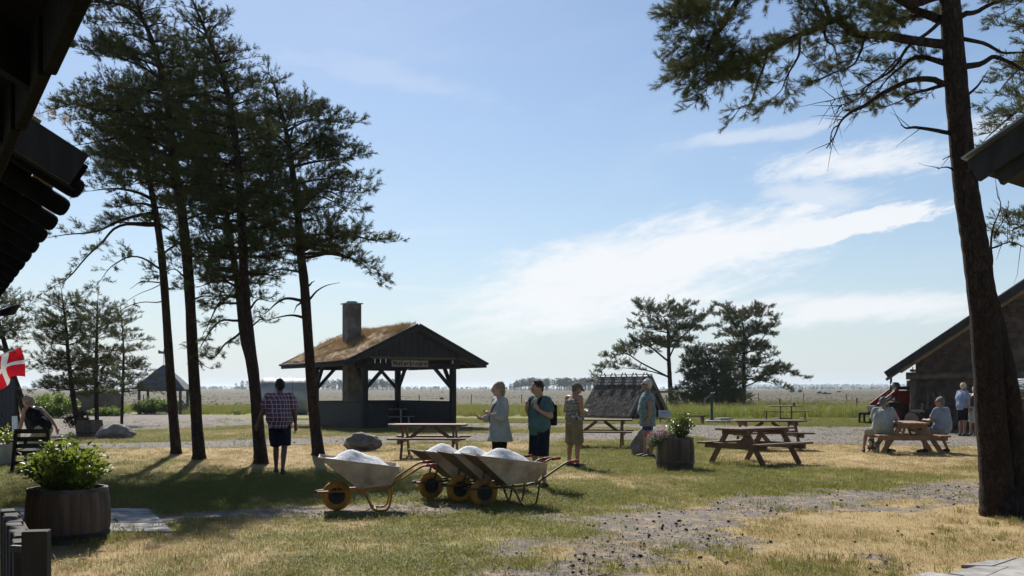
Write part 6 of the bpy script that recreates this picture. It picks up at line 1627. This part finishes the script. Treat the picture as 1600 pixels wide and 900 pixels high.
def skin_mat(name, c, c2=None): 
    m = basic(name, c, c2 or tuple(x * .86 for x in c), 6, .55, .0, spec=.35)
    return m
SKIN = dict(fair=skin_mat('skin_fair', (.46, .27, .195)), tan=skin_mat('skin_tan', (.34, .175, .115)), brown=skin_mat('skin_brown', (.17, .085, .055)))
M_eye = basic('eye_dark', (.015, .012, .012), rough=.3)

def base_pose():
    J = {}
    for s, k in ((-1, 'L'), (1, 'R')):
        J['hip' + k] = V((s * .092, 0, .92)); J['kne' + k] = V((s * .10, .015, .50)); J['ank' + k] = V((s * .105, -.02, .085)); J['toe' + k] = V((s * .135, .15, .03))
        J['sho' + k] = V((s * .185, 0, 1.425)); J['elb' + k] = V((s * .235, -.03, 1.13)); J['wri' + k] = V((s * .25, .04, .875)); J['hnd' + k] = V((s * .25, .06, .79))
    J['pel'] = V((0, 0, .93)); J['spi'] = V((0, .005, 1.09)); J['che'] = V((0, 0, 1.30)); J['nek'] = V((0, -.01, 1.475)); J['hed'] = V((0, .025, 1.635))
    return J

T_T = [0, .12, .30, .45, .65, .82, .92, 1.0]
def torso_rings(J, girth, infl, t0=0.0, t1=1.0, n=12, seg=20, fem=False, flare=0.0, drop=0.0):
    rx = [.150, .172, .160, .150 if not fem else .138, .165, .172, .115, .058]; ry = [.105, .122, .118, .110, .118, .105, .075, .056]
    cs = [J['pel'] + V((0, 0, -.06)), J['pel'], J['spi'], J['che'], J['nek']]; ct = [-.12, .0, .36, .70, 1.0]
    lat0 = (J['hipR'] - J['hipL']).normalized(); lat1 = (J['shoR'] - J['shoL']).normalized()
    def cen(t):
        for i in range(4):
            if t <= ct[i + 1] or i == 3:
                f = (t - ct[i]) / (ct[i + 1] - ct[i]); return cs[i].lerp(cs[i + 1], f)
    rings = []
    for k in range(n):
        t = t0 + (t1 - t0) * k / (n - 1); c = cen(t); tan = (cen(min(t + .08, 1)) - cen(t - .08)).normalized(); lat = lat0.lerp(lat1, max(0, min(1, t))); lat = (lat - tan * lat.dot(tan)).normalized(); fw = tan.cross(lat)
        g = 1 + (girth - 1) * math.exp(-((t - .33) / .34) ** 2) + (girth - 1) * .35
        a = float(np.interp(t, T_T, rx)) * (1 + (g - 1) * .75) + infl; b = float(np.interp(t, T_T, ry)) * g + infl; fwoff = (g - 1) * .035
        if t < .25 and flare: a += flare * (.25 - t) * 4; b += flare * (.25 - t) * 4
        rings.append([c + fw * fwoff + lat * (a * math.copysign(abs(math.cos(th)) ** .85, math.cos(th))) + fw * (b * math.copysign(abs(math.sin(th)) ** .9, math.sin(th))) for th in [2 * math.pi * j / seg for j in range(seg)]])
    return rings
def chain(mb, pts, radii, seg=12):
    """tapered limb with rounded ends"""
    path = catmull(pts, 5) if len(pts) > 2 else [pts[0].lerp(pts[1], i / 5) for i in range(6)]
    m = len(path); rr = [float(np.interp(i / (m - 1), np.linspace(0, 1, len(radii)), radii)) for i in range(m)]
    mb.tube(path, rr, seg); mb.ell(path[0], (rr[0],) * 3, None, 10, 6); mb.ell(path[-1], (rr[-1],) * 3, None, 10, 6)
def polychain(mb, pts, radii, seg=12):
    for i in range(len(pts) - 1):
        a, b = V(pts[i]), V(pts[i + 1]); mb.tube([a.lerp(b, k / 4) for k in range(5)], [radii[i] + (radii[i + 1] - radii[i]) * k / 4 for k in range(5)], seg)
        mb.ell(a, (radii[i],) * 3, None, 10, 6); mb.ell(b, (radii[i + 1],) * 3, None, 10, 6)
def hand(mb, wr, hn, s, curl=.5):
    """palm, four unequal curled fingers and a thumb leaving the side of the palm"""
    d = (hn - wr).normalized(); a = V((0, 1, 0)) if abs(d.y) < .8 else V((1, 0, 0)); n = d.cross(a).normalized() * s; w = n.cross(d).normalized()      # w across the palm, n palm normal
    pc = wr + d * .055; mb.tube([wr, pc, wr + d * .10], [.024, .036, .034], 10, flat=None); 
    for k, (o, L) in enumerate(((-.030, .066), (-.010, .078), (.010, .073), (.029, .058))):
        b = wr + d * .095 + w * o; m = b + d * (L * .55) - n * (L * .25 * curl); t = m + d * (L * .45 * (1 - curl)) - n * (L * .55 * curl); polychain(mb, [b, m, t], [.0095, .009, .0078], 7)
    b = wr + d * .04 + w * -.034; m = b + d * .03 - w * .028; t = m + d * .032 - n * .012; polychain(mb, [b, m, t], [.0125, .011, .009], 7)

def person(name, label, loc, rz, H, pose=None, skin='fair', girth=1.0, fem=False, head=(0, 0), hair=None, garments=(), voxel=.012, curl=.5, sink=0.0, faces=True, armr=1.0):
    J = base_pose()
    for k, v in (pose or {}).items(): J[k] = V(v)
    root = empty(name, (loc[0], loc[1], -sink), rz, label, 'person', 'people on the lawn'); sc = H / 1.755; root.scale = (sc, sc, sc)
    mb = MB(); mb.rings(torso_rings(J, girth, 0)); 
    for k, s in (('L', -1), ('R', 1)):
        gl = 1 + (girth - 1) * .35
        polychain(mb, [J['hip' + k], J['hip' + k].lerp(J['kne' + k], .45), J['kne' + k]], [.092 * gl, .080 * gl, .056]); cm = J['kne' + k].lerp(J['ank' + k], .32); bk = (J['ank' + k] - J['kne' + k]).cross(V((1, 0, 0))).normalized(); bk = bk if bk.y < 0 else -bk
        polychain(mb, [J['kne' + k], cm + bk * .012, J['ank' + k].lerp(J['kne' + k], .2), J['ank' + k]], [.054, .055, .037, .036])
        fd = (J['toe' + k] - J['ank' + k]); heel = J['ank' + k] - V((fd.x, fd.y, 0)).normalized() * .035; heel.z = J['toe' + k].z + .01
        polychain(mb, [heel, J['ank' + k].lerp(J['toe' + k], .5) - V((0, 0, .012)), J['toe' + k]], [.036, .034, .024])
        polychain(mb, [J['nek'].lerp(J['sho' + k], .35) + V((0, 0, -.025)), J['sho' + k]], [.055, .058])
        polychain(mb, [J['sho' + k], J['sho' + k].lerp(J['elb' + k], .5), J['elb' + k]], [.058 * armr, .048 * armr, .039 * armr]); polychain(mb, [J['elb' + k], J['elb' + k].lerp(J['wri' + k], .3), J['wri' + k]], [.039 * armr, .040 * armr, .026])
        hand(mb, J['wri' + k], J['hnd' + k], s, curl)
    # head
    Mh = Euler((R(head[1]), 0, R(head[0]))).to_matrix(); hc = J['hed']; hp = lambda x, y, z: hc + Mh @ V((x * 1.07, y * 1.05, z * 1.05))
    polychain(mb, [J['nek'] + V((0, 0, -.04)), hp(0, -.015, -.075)], [.060, .054])
    mb.ell(hc, (.081, .100, .117), Mh, 16, 12); mb.ell(hp(0, .022, -.055), (.058, .066, .066), Mh, 12, 8); mb.ell(hp(0, .045, -.095), (.034, .035, .026), Mh, 10, 6)
    polychain(mb, [hp(0, .088, .012), hp(0, .112, -.024)], [.011, .0155], 8); mb.ell(hp(0, .085, -.058), (.026, .018, .013), Mh, 10, 6); mb.ell(hp(0, .084, .026), (.05, .016, .011), Mh, 10, 6)
    for s in (-1, 1): mb.ell(hp(s * .079, -.008, -.012), (.012, .022, .033), Mh, 8, 6)
    fuse(mb, 'body', SKIN[skin], root, voxel, 3, .4)
    if faces:
        for s in (-1, 1): e = MB(); e.ell(hp(s * .030, .088, .006), (.013, .010, .008), Mh, 8, 6); e.build('eye', M_eye, root, smooth=True)
    ctx = dict(J=J, root=root, girth=girth, fem=fem, hp=hp, Mh=Mh, voxel=voxel)
    if hair: hair(ctx)
    for g in garments: g(ctx)
    return root

# ---- clothing pieces (closures taking the context)
def shirt(mat, hem=.10, sleeve=.85, infl=.016, long=False, flare=.0, collar=False, name='shirt', loose=.0, neck=.955, tank=False):
    def f(c):
        J = c['J']; mb = MB(); rg = torso_rings(c['J'], c['girth'], infl + loose, -hem, .93 if not tank else .86, 14, 22, c['fem'], flare); mb.rings(rg)
        if not tank:
            mb.rings(torso_rings(c['J'], c['girth'], infl, .86, neck, 4, 20, c['fem']))
        for k in 'LR':
            if tank:
                polychain(mb, [J['che'].lerp(J['sho' + k], .45) + V((0, 0, .02)), J['nek'].lerp(J['sho' + k], .48) + V((0, 0, -.012))], [.075, .055]); continue
            polychain(mb, [J['nek'].lerp(J['sho' + k], .4) + V((0, 0, -.022)), J['sho' + k]], [.056 + infl, .060 + infl])
            e = J['sho' + k].lerp(J['elb' + k], min(sleeve, 1.0)); mb.tube([J['sho' + k], J['sho' + k].lerp(e, .5), e], [.060 + infl, .056 + infl + loose * .5, .052 + infl + loose], 14); mb.ell(J['sho' + k], (.060 + infl,) * 3, None, 10, 6)
            if long:
                w = J['elb' + k].lerp(J['wri' + k], .86); mb.tube([J['elb' + k], J['elb' + k].lerp(w, .5), w], [.046 + infl + loose, .046 + infl + loose, .036 + infl], 12); mb.ell(J['elb' + k], (.048 + infl + loose,) * 3, None, 10, 6)
        folds(fuse(mb, name, mat, c['root'], min(c['voxel'] + .002, .014), 3, .4), .013, .07, .16, len(name))
        if collar:
            m2 = MB(); n = J['nek']; m2.rings([[n + V((q * math.cos(t * .5236), -.012 + q * 1.0 * math.sin(t * .5236), z)) for t in range(12)] for q, z in ((.070, -.03), (.074, .012), (.066, .012), (.062, -.03))]); m2.build('collar', mat, c['root'], smooth=True)
    return f
def shorts(mat, frac=.85, infl=.018, name='shorts', top=.22, wide=.018):
    def f(c):
        J = c['J']; mb = MB(); mb.rings(torso_rings(J, c['girth'], infl * .6, -.12, top, 7, 20, c['fem'])); gl = 1 + (c['girth'] - 1) * .35
        for k in 'LR':
            e = J['hip' + k].lerp(J['kne' + k], min(frac, 1)); mb.tube([J['hip' + k], J['hip' + k].lerp(e, .5), e], [.092 * gl + infl, .086 * gl + infl, .066 * gl + infl + wide], 14); mb.ell(J['hip' + k], (.092 * gl + infl,) * 3, None, 12, 8)
            if frac > 1:
                mb.ell(J['kne' + k], (.060 + infl,) * 3, None, 12, 8); w = J['kne' + k].lerp(J['ank' + k], frac - 1); mb.tube([J['kne' + k], J['kne' + k].lerp(w, .5), w], [.060 + infl, .058 + infl, .046 + infl], 14)
        folds(fuse(mb, name, mat, c['root'], .014, 3, .4), .011, .06, .22)
    return f
def shoes(mat, sole=None, sandal=False):
    def f(c):
        J = c['J']
        for k in 'LR':
            mb = MB(); d = J['toe' + k] - J['ank' + k]; d.z = 0; d.normalize(); heel = J['ank' + k] - d * .045; heel.z = J['toe' + k].z + .015; mid = J['ank' + k].lerp(J['toe' + k], .5) - V((0, 0, .012))
            polychain(mb, [heel, mid, J['toe' + k] + d * .012], [.042, .042, .032]); mb.ell(J['ank' + k] + V((0, 0, -.02)), (.042, .046, .045), None, 10, 6) if not sandal else None
            zmin = J['toe' + k].z - .028; mb.v = [(x, y, max(z, zmin)) for x, y, z in mb.v]
            fuse(mb, 'shoe', mat, c['root'], .012, 2, .4)
    return f
def hair_short(mat, vol=.010, back=.015, fluff=0.0, bald=False):
    def f(c):
        mb = MB(); hp, Mh = c['hp'], c['Mh']
        mb.ell(hp(0, -back - .008, .022), (.082 + vol, .095 + vol * .5, .103 + vol), Mh, 16, 12); mb.ell(hp(0, -.045, -.035), (.064 + vol * .6, .052 + vol, .06), Mh, 12, 8)
        if fluff:
            r = random.Random(5)
            for k in range(46):
                d = V((r.gauss(0, 1), r.gauss(0, 1) - .5, r.gauss(0, 1) + .55)).normalized(); p = V((d.x * (.075 + vol), d.y * .09 - back, d.z * (.095 + vol) + .015))
                if p.y > .05 and p.z < .06: continue
                mb.ell(hp(*p), (fluff * r.uniform(.6, 1.2),) * 3, None, 7, 5)
        folds(fuse(mb, 'hair', mat, c['root'], .008, 2, .4), .012, .022, .04)
    return f
def hair_long(mat):
    def f(c):
        mb = MB(); hp, Mh = c['hp'], c['Mh']; mb.ell(hp(0, -.022, .018), (.091, .101, .111), Mh, 16, 12); mb.ell(hp(.0, -.06, -.05), (.07, .055, .085), Mh, 12, 8)
        polychain(mb, [hp(.03, -.06, -.08), hp(.075, -.02, -.15), hp(.085, .06, -.23), hp(.08, .085, -.32), hp(.08, .085, -.40)], [.045, .036, .028, .022, .012], 9)
        folds(fuse(mb, 'hair', mat, c['root'], .008, 2, .4), .012, .022, .04)
    return f
def cap(mat, visor_mat=None):
    def f(c):
        mb = MB(); hp, Mh = c['hp'], c['Mh']; mb.ell(hp(0, -.006, .050), (.093, .109, .082), Mh, 18, 10); fuse(mb, 'cap', mat, c['root'], .009, 2, .4)
        v = MB(); n = 11; top = [hp(.078 * math.sin(t), .070 + .105 * math.cos(t), .042 - .012 * math.cos(t)) for t in np.linspace(-1.45, 1.45, n)]; inn = [hp(.078 * math.sin(t), .02 + .075 * math.cos(t), .046) for t in np.linspace(-1.45, 1.45, n)]
        up = Mh @ V((0, 0, .008)); v.rings([inn, top, [p + up for p in top], [p + up for p in inn]], False)
        v.f = [q for q in v.f if True]; v.build('visor', visor_mat or mat, c['root'], smooth=True)
    return f
def glasses():
    def f(c):
        hp, Mh = c['hp'], c['Mh']; mb = MB()
        for s in (-1, 1): mb.ell(hp(s * .031, .099, .004), (.028, .010, .021), Mh, 12, 8); mb.bar(hp(s * .055, .092, .010), hp(s * .080, -.005, .010), .006, .008)
        mb.build('sunglasses', M_eye, c['root'])
    return f
def box_part(name, mat, pts, size, rot=(0, 0, 0), bevel=.03):
    def f(c): MB().box(pts, size, rot).build(name, mat, c['root'], bevel=bevel)
    return f
def strap(name, mat, pts, w=.02, t=.006):
    def f(c):
        mb = MB(); path = catmull([V(p) for p in pts], 5)
        for a, b in zip(path[:-1], path[1:]): mb.bar(a, b + (b - a) * .12, w, t, (0, 1, .01))
        mb.build(name, mat, c['root'])
    return f
def backpack(mat):
    def f(c):
        mb = MB(); mb.ell((0, -.20, 1.22), (.155, .095, .225), None, 14, 10); mb.box((0, -.20, 1.18), (.27, .15, .34)); mb.ell((0, -.27, 1.10), (.12, .05, .10), None, 12, 8); fuse(mb, 'backpack', mat, c['root'], .014, 3, .4)
        for s in (-1, 1):
            m = MB(); path = catmull([V((s * .10, -.14, 1.36)), V((s * .115, -.04, 1.485)), V((s * .115, .07, 1.46)), V((s * .115, .125, 1.32)), V((s * .13, .10, 1.16)), V((s * .16, -.05, 1.05))], 5)
            for a, b in zip(path[:-1], path[1:]): m.bar(a, b + (b - a) * .1, .045, .014, V((0, .8, .4)))
            m.build('strap', mat, c['root'])
    return f

# ---- fabrics
def fabric(name, c1, c2=None, **k): return basic(name, c1, c2 or tuple(x * .8 for x in c1), k.get('scale', 5), .9, .9, 7, spec=.1)
def plaid():
    m, k, b, out = material('plaid_cotton'); o = k.n('ShaderNodeTexCoord').outputs['Object']; x, y, z = k.xyz(o)
    def stripes(v, n, ph, lo, hi): return k.step(k.m('ABSOLUTE', k.m('SINE', k.m('ADD', k.m('MULTIPLY', v, n), ph))), lo, hi)
    h = k.m('ADD', x, k.m('MULTIPLY', y, .9))
    base = k.mix(k.m('MULTIPLY', k.m('ADD', stripes(h, 44, 0, .3, .7), stripes(z, 40, .5, .3, .7)), .5), (.26, .055, .055, 1), (.10, .060, .10, 1))
    wl = k.m('MAXIMUM', stripes(h, 44, .2, .93, .985), stripes(z, 40, .2, .93, .985)); base = k.mix(k.m('MULTIPLY', wl, .75), base, (.50, .50, .56, 1))
    k.put(b.inputs['Base Color'], base); b.inputs['Roughness'].default_value = .9; b.inputs['Specular IOR Level'].default_value = .1
    bp = k.n('ShaderNodeBump'); bp.inputs['Strength'].default_value = .4; bp.inputs['Distance'].default_value = .03; k.put(bp.inputs['Height'], k.noise(o, 9, 4, .6)); k.put(b.inputs['Normal'], bp.outputs[0]); return m
def patches(name, cols, scale, edge=(.47, .53)):
    m, k, b, out = material(name); o = k.n('ShaderNodeTexCoord').outputs['Object']; c = rgb(cols[0])
    for i, q in enumerate(cols[1:]):
        c = k.mix(k.step(k.noise(k.mapping(o, (1, 1, 1.25), loc=(i * 3.7, i * 1.9, i)), scale, 3, .5, .6), *edge), c, rgb(q))
    k.put(b.inputs['Base Color'], c); b.inputs['Roughness'].default_value = .9; b.inputs['Specular IOR Level'].default_value = .1; return m
M_plaid = plaid(); M_camo = patches('camouflage_cloth', [(.34, .34, .33), (.055, .055, .055), (.16, .155, .14)], 15); M_floral = patches('blue_floral_cloth', [(.085, .16, .20), (.15, .22, .25), (.25, .27, .25)], 22, (.50, .60))
navy = fabric('navy_cloth', (.012, .016, .028)); black = fabric('black_cloth', (.010, .010, .011)); sage = fabric('sage_linen', (.33, .35, .335), (.25, .27, .26)); teal = fabric('teal_cotton', (.075, .14, .14), (.055, .105, .105)); khaki = fabric('khaki_cloth', (.19, .155, .10), (.14, .112, .073))
blue = fabric('royal_blue_cloth', (.020, .055, .30)); greygreen = fabric('grey_green_cotton', (.30, .335, .325), (.235, .26, .255)); bluegrey = fabric('blue_grey_cotton', (.25, .28, .34), (.19, .215, .27)); palegrey = fabric('pale_grey_cloth', (.26, .26, .25)); beige = fabric('beige_cloth', (.40, .34, .265)); white_c = fabric('off_white_cloth', (.52, .50, .46)); lightblue = fabric('light_blue_cotton', (.24, .30, .42)); charcoal = fabric('charcoal_cloth', (.055, .055, .06))
M_shoe = basic('dark_shoe', (.014, .013, .013), (.03, .028, .027), 20, .6); M_hair_bk = basic('black_hair', (.012, .011, .011), (.025, .023, .022), 30, .6, .8, 70); M_hair_br = basic('dark_brown_hair', (.026, .018, .013), (.045, .03, .022), 30, .6, .8, 70); M_hair_bl = basic('ash_blond_hair', (.26, .20, .13), (.17, .13, .085), 24, .5, .8, 60); M_hair_wh = basic('white_hair', (.55, .53, .50), (.38, .36, .34), 24, .6, .8, 60); M_hair_gr = basic('grey_hair', (.14, .135, .13), (.075, .072, .07), 30, .6, .8, 60); M_hair_cu = basic('silver_curls', (.40, .37, .32), (.24, .22, .19), 30, .6, .8, 60); M_hair_yl = basic('pale_blond_hair', (.55, .46, .31), (.40, .33, .22), 24, .6, .8, 60)
M_cap = patches('camo_cap', [(.20, .18, .14), (.07, .065, .055), (.13, .12, .09)], 18)
def prop(name, mat, c, size, rot=(0, 0, 0)):
    return box_part(name, mat, c, size, rot, .004)

def at(u, v): c = G(u, v); return (c.x, c.y)

# man in plaid, walking away
person('person', 'man in red plaid shirt and dark shorts walking among the pines, seen from behind', at(437, 741), R(6), 1.775,
       dict(elbL=(-.30, -.02, 1.16), wriL=(-.40, .03, .95), hndL=(-.43, .05, .87), elbR=(.275, -.04, 1.14), wriR=(.285, .04, .90), hndR=(.285, .06, .82), kneL=(-.085, .16, .50), ankL=(-.09, .20, .085), toeL=(-.10, .38, .03), kneR=(.09, -.04, .50), ankR=(.085, -.26, .11), toeR=(.10, -.10, .03), shoL=(-.205, 0, 1.42), shoR=(.205, 0, 1.42)),
       'brown', 1.38, False, (14, -6), hair_short(M_hair_bk, .006), [shirt(M_plaid, .16, .80, .022, loose=.012, collar=True), shorts(navy, .92, .02), shoes(M_shoe)], .0105, faces=True, armr=1.1)
# woman in sage tunic
person('person', 'blond woman in pale sage tunic standing left of the backpack man', (P(781, 0, 16.4).x, 16.4), R(112), 1.715,
       dict(elbL=(-.235, .03, 1.15), wriL=(-.16, .22, 1.20), hndL=(-.10, .28, 1.24), elbR=(.235, .02, 1.15), wriR=(.16, .26, 1.12), hndR=(.12, .33, 1.15), hed=(0, .03, 1.63)),
       'fair', 1.02, True, (-18, -4), hair_long(M_hair_bl), [shirt(sage, .36, 1.0, .016, True, .034, loose=.010, name='tunic'), shorts(black, 1.85, .008, 'trousers', .2, 0), shoes(M_shoe),
        strap('bag_strap', black, [(-.09, -.10, 1.46), (-.10, .11, 1.38), (.06, .17, 1.15), (.20, .06, .94)], .022), box_part('shoulder_bag', black, (.23, -.02, .88), (.08, .20, .20), (0, 0, .1), .03)], .0105)
# backpack man
person('person', 'dark-haired man in teal shirt with black backpack behind the wheelbarrows', at(843, 762), R(128), 1.735,
       dict(elbL=(-.27, -.02, 1.17), wriL=(-.155, .15, 1.27), hndL=(-.115, .165, 1.34), elbR=(.27, -.02, 1.17), wriR=(.155, .15, 1.27), hndR=(.115, .165, 1.34), hed=(0, .05, 1.625), kneL=(-.11, .03, .50), ankL=(-.13, 0, .085), toeL=(-.17, .16, .03)),
       'fair', 1.10, False, (-14, -20), hair_short(M_hair_br, .008), [shirt(teal, .14, .75, .018, loose=.008), shorts(navy, .95, .02), shoes(M_shoe), backpack(black)], .0105, curl=.9)
# man in the cap
person('person', 'older man in camouflage tank top, khaki shorts and cap, head bent', at(897, 730), R(-52), 1.735,
       dict(elbL=(-.25, -.02, 1.15), wriL=(-.17, .22, 1.12), hndL=(-.11, .28, 1.15), elbR=(.25, -.02, 1.15), wriR=(.17, .22, 1.12), hndR=(.11, .28, 1.15), hed=(0, .075, 1.605), nek=(0, .01, 1.47), kneL=(-.12, .01, .5), ankL=(-.14, -.02, .085), toeL=(-.17, .15, .03), kneR=(.11, .01, .5), ankR=(.12, -.02, .085), toeR=(.15, .15, .03)),
       'tan', 1.18, False, (-8, -26), hair_short(M_hair_gr, .002), [shirt(M_camo, .08, 0, .014, tank=True, name='tank_top', loose=.004), shorts(khaki, 1.02, .026, wide=.03), shoes(M_shoe), cap(M_cap), prop('phone', white_c, (0, .315, 1.175), (.09, .07, .015), (R(40), 0, 0))], .0105, armr=1.12)
# woman in blue
person('person', 'white-haired woman in blue patterned tunic and sunglasses beside the barrel', at(1012, 715), R(84), 1.81,
       dict(elbL=(-.27, -.06, 1.13), wriL=(-.29, -.02, .88), hndL=(-.29, .0, .80), elbR=(.25, .03, 1.13), wriR=(.24, .13, .90), hndR=(.24, .16, .82), kneL=(-.10, -.03, .5), ankL=(-.10, -.08, .085), toeL=(-.12, .09, .03), kneR=(.10, .04, .5), ankR=(.10, .05, .085), toeR=(.12, .22, .03)),
       'tan', 1.36, True, (4, 0), hair_short(M_hair_wh, .012, .02, .022), [shirt(M_floral, .45, .55, .02, flare=.012, loose=.012, name='tunic'), shorts(blue, .72, .016, wide=.004), shoes(M_shoe, sandal=True), glasses()], .0105, armr=1.15)

# seated men
def seated(rz_knee=0, **over):
    J = dict(pel=(0, 0, .55), spi=(0, -.03, .71), che=(0, .0, .92), nek=(0, .03, 1.09), hed=(0, .07, 1.245))
    for s, k in ((-1, 'L'), (1, 'R')):
        J['hip' + k] = (s * .095, 0, .545); J['kne' + k] = (s * .17, .42, .52); J['ank' + k] = (s * .17, .38, .095); J['toe' + k] = (s * .20, .54, .03)
        J['sho' + k] = (s * .19, .02, 1.04); J['elb' + k] = (s * .255, .12, .79); J['wri' + k] = (s * .18, .34, .80); J['hnd' + k] = (s * .15, .41, .80)
    J.update(over); return J
c6 = P(1381, 0, 24.7)
person('person', 'man in grey-green T-shirt seated on the left bench, back turned', (c6.x - .02, 24.7), R(-28), 1.78,
       seated(kneL=(-.42, .20, .50), ankL=(-.46, .05, .095), toeL=(-.50, .2, .03), kneR=(.10, .44, .50), ankR=(.0, .32, .095), elbR=(.28, .16, .80), wriR=(.30, .38, .82), hndR=(.29, .46, .82)), 'tan', 1.35, False, (-22, -4), hair_short(M_hair_gr, .006), [shirt(greygreen, .14, .85, .022, loose=.016), shorts(palegrey, .95, .02), shoes(M_shoe)], .013, faces=False, armr=1.1)
c7 = P(1471, 0, 24.7)
person('person', 'grey-haired man in blue-grey polo seated on the right bench', (c7.x + .02, 24.7), R(30), 1.78,
       seated(kneR=(.30, .30, .50), ankR=(.30, .08, .095), toeR=(.34, .24, .03), kneL=(-.22, .42, .50), ankL=(-.30, .26, .095), toeL=(-.36, .42, .03)), 'tan', 1.32, False, (28, -2), hair_short(M_hair_gr, .008), [shirt(bluegrey, .10, .80, .02, loose=.012, collar=True), shorts(palegrey, .95, .02), shoes(M_shoe), glasses()], .013, armr=1.1)
# two standing by the barn
person('person', 'blond man in light blue polo and black shorts standing by the barn', at(1504, 681.5), R(-78), 1.79, dict(elbR=(.25, -.02, 1.13), wriR=(.25, .06, .88), hndR=(.25, .09, .80), hed=(0, .05, 1.625)), 'tan', 1.25, False, (0, -6), hair_short(M_hair_yl, .010, .02, .016), [shirt(lightblue, .14, .75, .02, loose=.01, collar=True), shorts(black, .92, .02), shoes(M_shoe)], .014)
person('person', 'person in dark tank top and pale shorts half hidden by the big pine', at(1521, 681), R(-70), 1.70, dict(elbL=(-.25, .02, 1.13), wriL=(-.25, .12, .92), hndL=(-.25, .16, .84), hed=(0, .09, 1.60), nek=(0, .04, 1.465), che=(0, .02, 1.3)), 'tan', 1.2, True, (0, -8), hair_short(M_hair_wh, .008), [shirt(charcoal, .10, 0, .014, tank=True, name='tank_top'), shorts(white_c, 1.05, .024, wide=.02), shoes(M_shoe)], .014)
# stooping woman at the left
person('person', 'woman with silver curls in black sleeveless top stooping by the chair', (P(66, 0, 20.6).x, 20.6), R(66), 1.72,
       dict(pel=(0, -.05, .80), hipL=(-.095, -.05, .79), hipR=(.095, -.05, .79), spi=(0, .06, .94), che=(0, .20, 1.10), nek=(0, .33, 1.23), hed=(0, .43, 1.355), kneL=(-.11, .16, .46), kneR=(.11, .14, .46), ankL=(-.11, -.05, .085), ankR=(.11, -.08, .085), toeL=(-.13, .12, .03), toeR=(.13, .09, .03),
            shoL=(-.185, .29, 1.185), shoR=(.185, .27, 1.185), elbL=(-.24, .32, .93), wriL=(-.20, .42, .75), hndL=(-.18, .47, .69), elbR=(.30, .10, .98), wriR=(.34, -.02, .80), hndR=(.35, -.04, .73)),
       'fair', 1.15, True, (10, -14), hair_short(M_hair_cu, .014, .02, .030), [shirt(black, .06, 0, .014, tank=True, name='sleeveless_top', loose=.008), shorts(beige, 1.0, .02), shoes(M_shoe)], .012)

# ---------------------------------------------------------------- dog at the seated man's feet
def dog():
    c = G(1366, 706); root = empty('dog', (c.x, c.y + .1, 0), R(150), 'small brown and white dog lying beside the left bench', 'dog'); mb = MB()
    polychain(mb, [V((0, -.20, .13)), V((0, -.08, .16)), V((0, .08, .17)), V((0, .16, .19))], [.10, .095, .11, .085]); polychain(mb, [V((0, .15, .21)), V((0, .21, .30))], [.07, .06]); mb.ell((0, .25, .34), (.058, .07, .058)); polychain(mb, [V((0, .29, .33)), V((0, .36, .31))], [.035, .026]); mb.ell((0, .38, .32), (.014, .012, .012))
    for s in (-1, 1):
        mb.ell((s * .062, .23, .32), (.014, .035, .05)); polychain(mb, [V((s * .07, .13, .15)), V((s * .075, .16, .05)), V((s * .075, .27, .025))], [.040, .028, .026]); polychain(mb, [V((s * .08, -.16, .12)), V((s * .115, -.04, .09)), V((s * .11, -.15, .03)), V((s * .11, -.03, .025))], [.065, .045, .03, .026])
    polychain(mb, [V((0, -.28, .11)), V((.06, -.36, .05)), V((.14, -.38, .03))], [.03, .022, .016])
    o = fuse(mb, 'body', patches('brown_white_fur', [(.62, .58, .53), (.20, .085, .04), (.13, .055, .03)], 8, (.53, .57)), root, .010, 3, .4)
    cl = MB(); cl.rings([[V((q * math.cos(t * .5236), .185 + q * math.sin(t * .5236) * .75 + z * .6, .255 + z + q * math.sin(t * .5236) * -.5)) for t in range(12)] for q, z in ((.070, -.012), (.074, -.012), (.074, .012), (.070, .012))], False); cl.build('collar', basic('green_collar', (.05, .16, .10)), root)
dog()
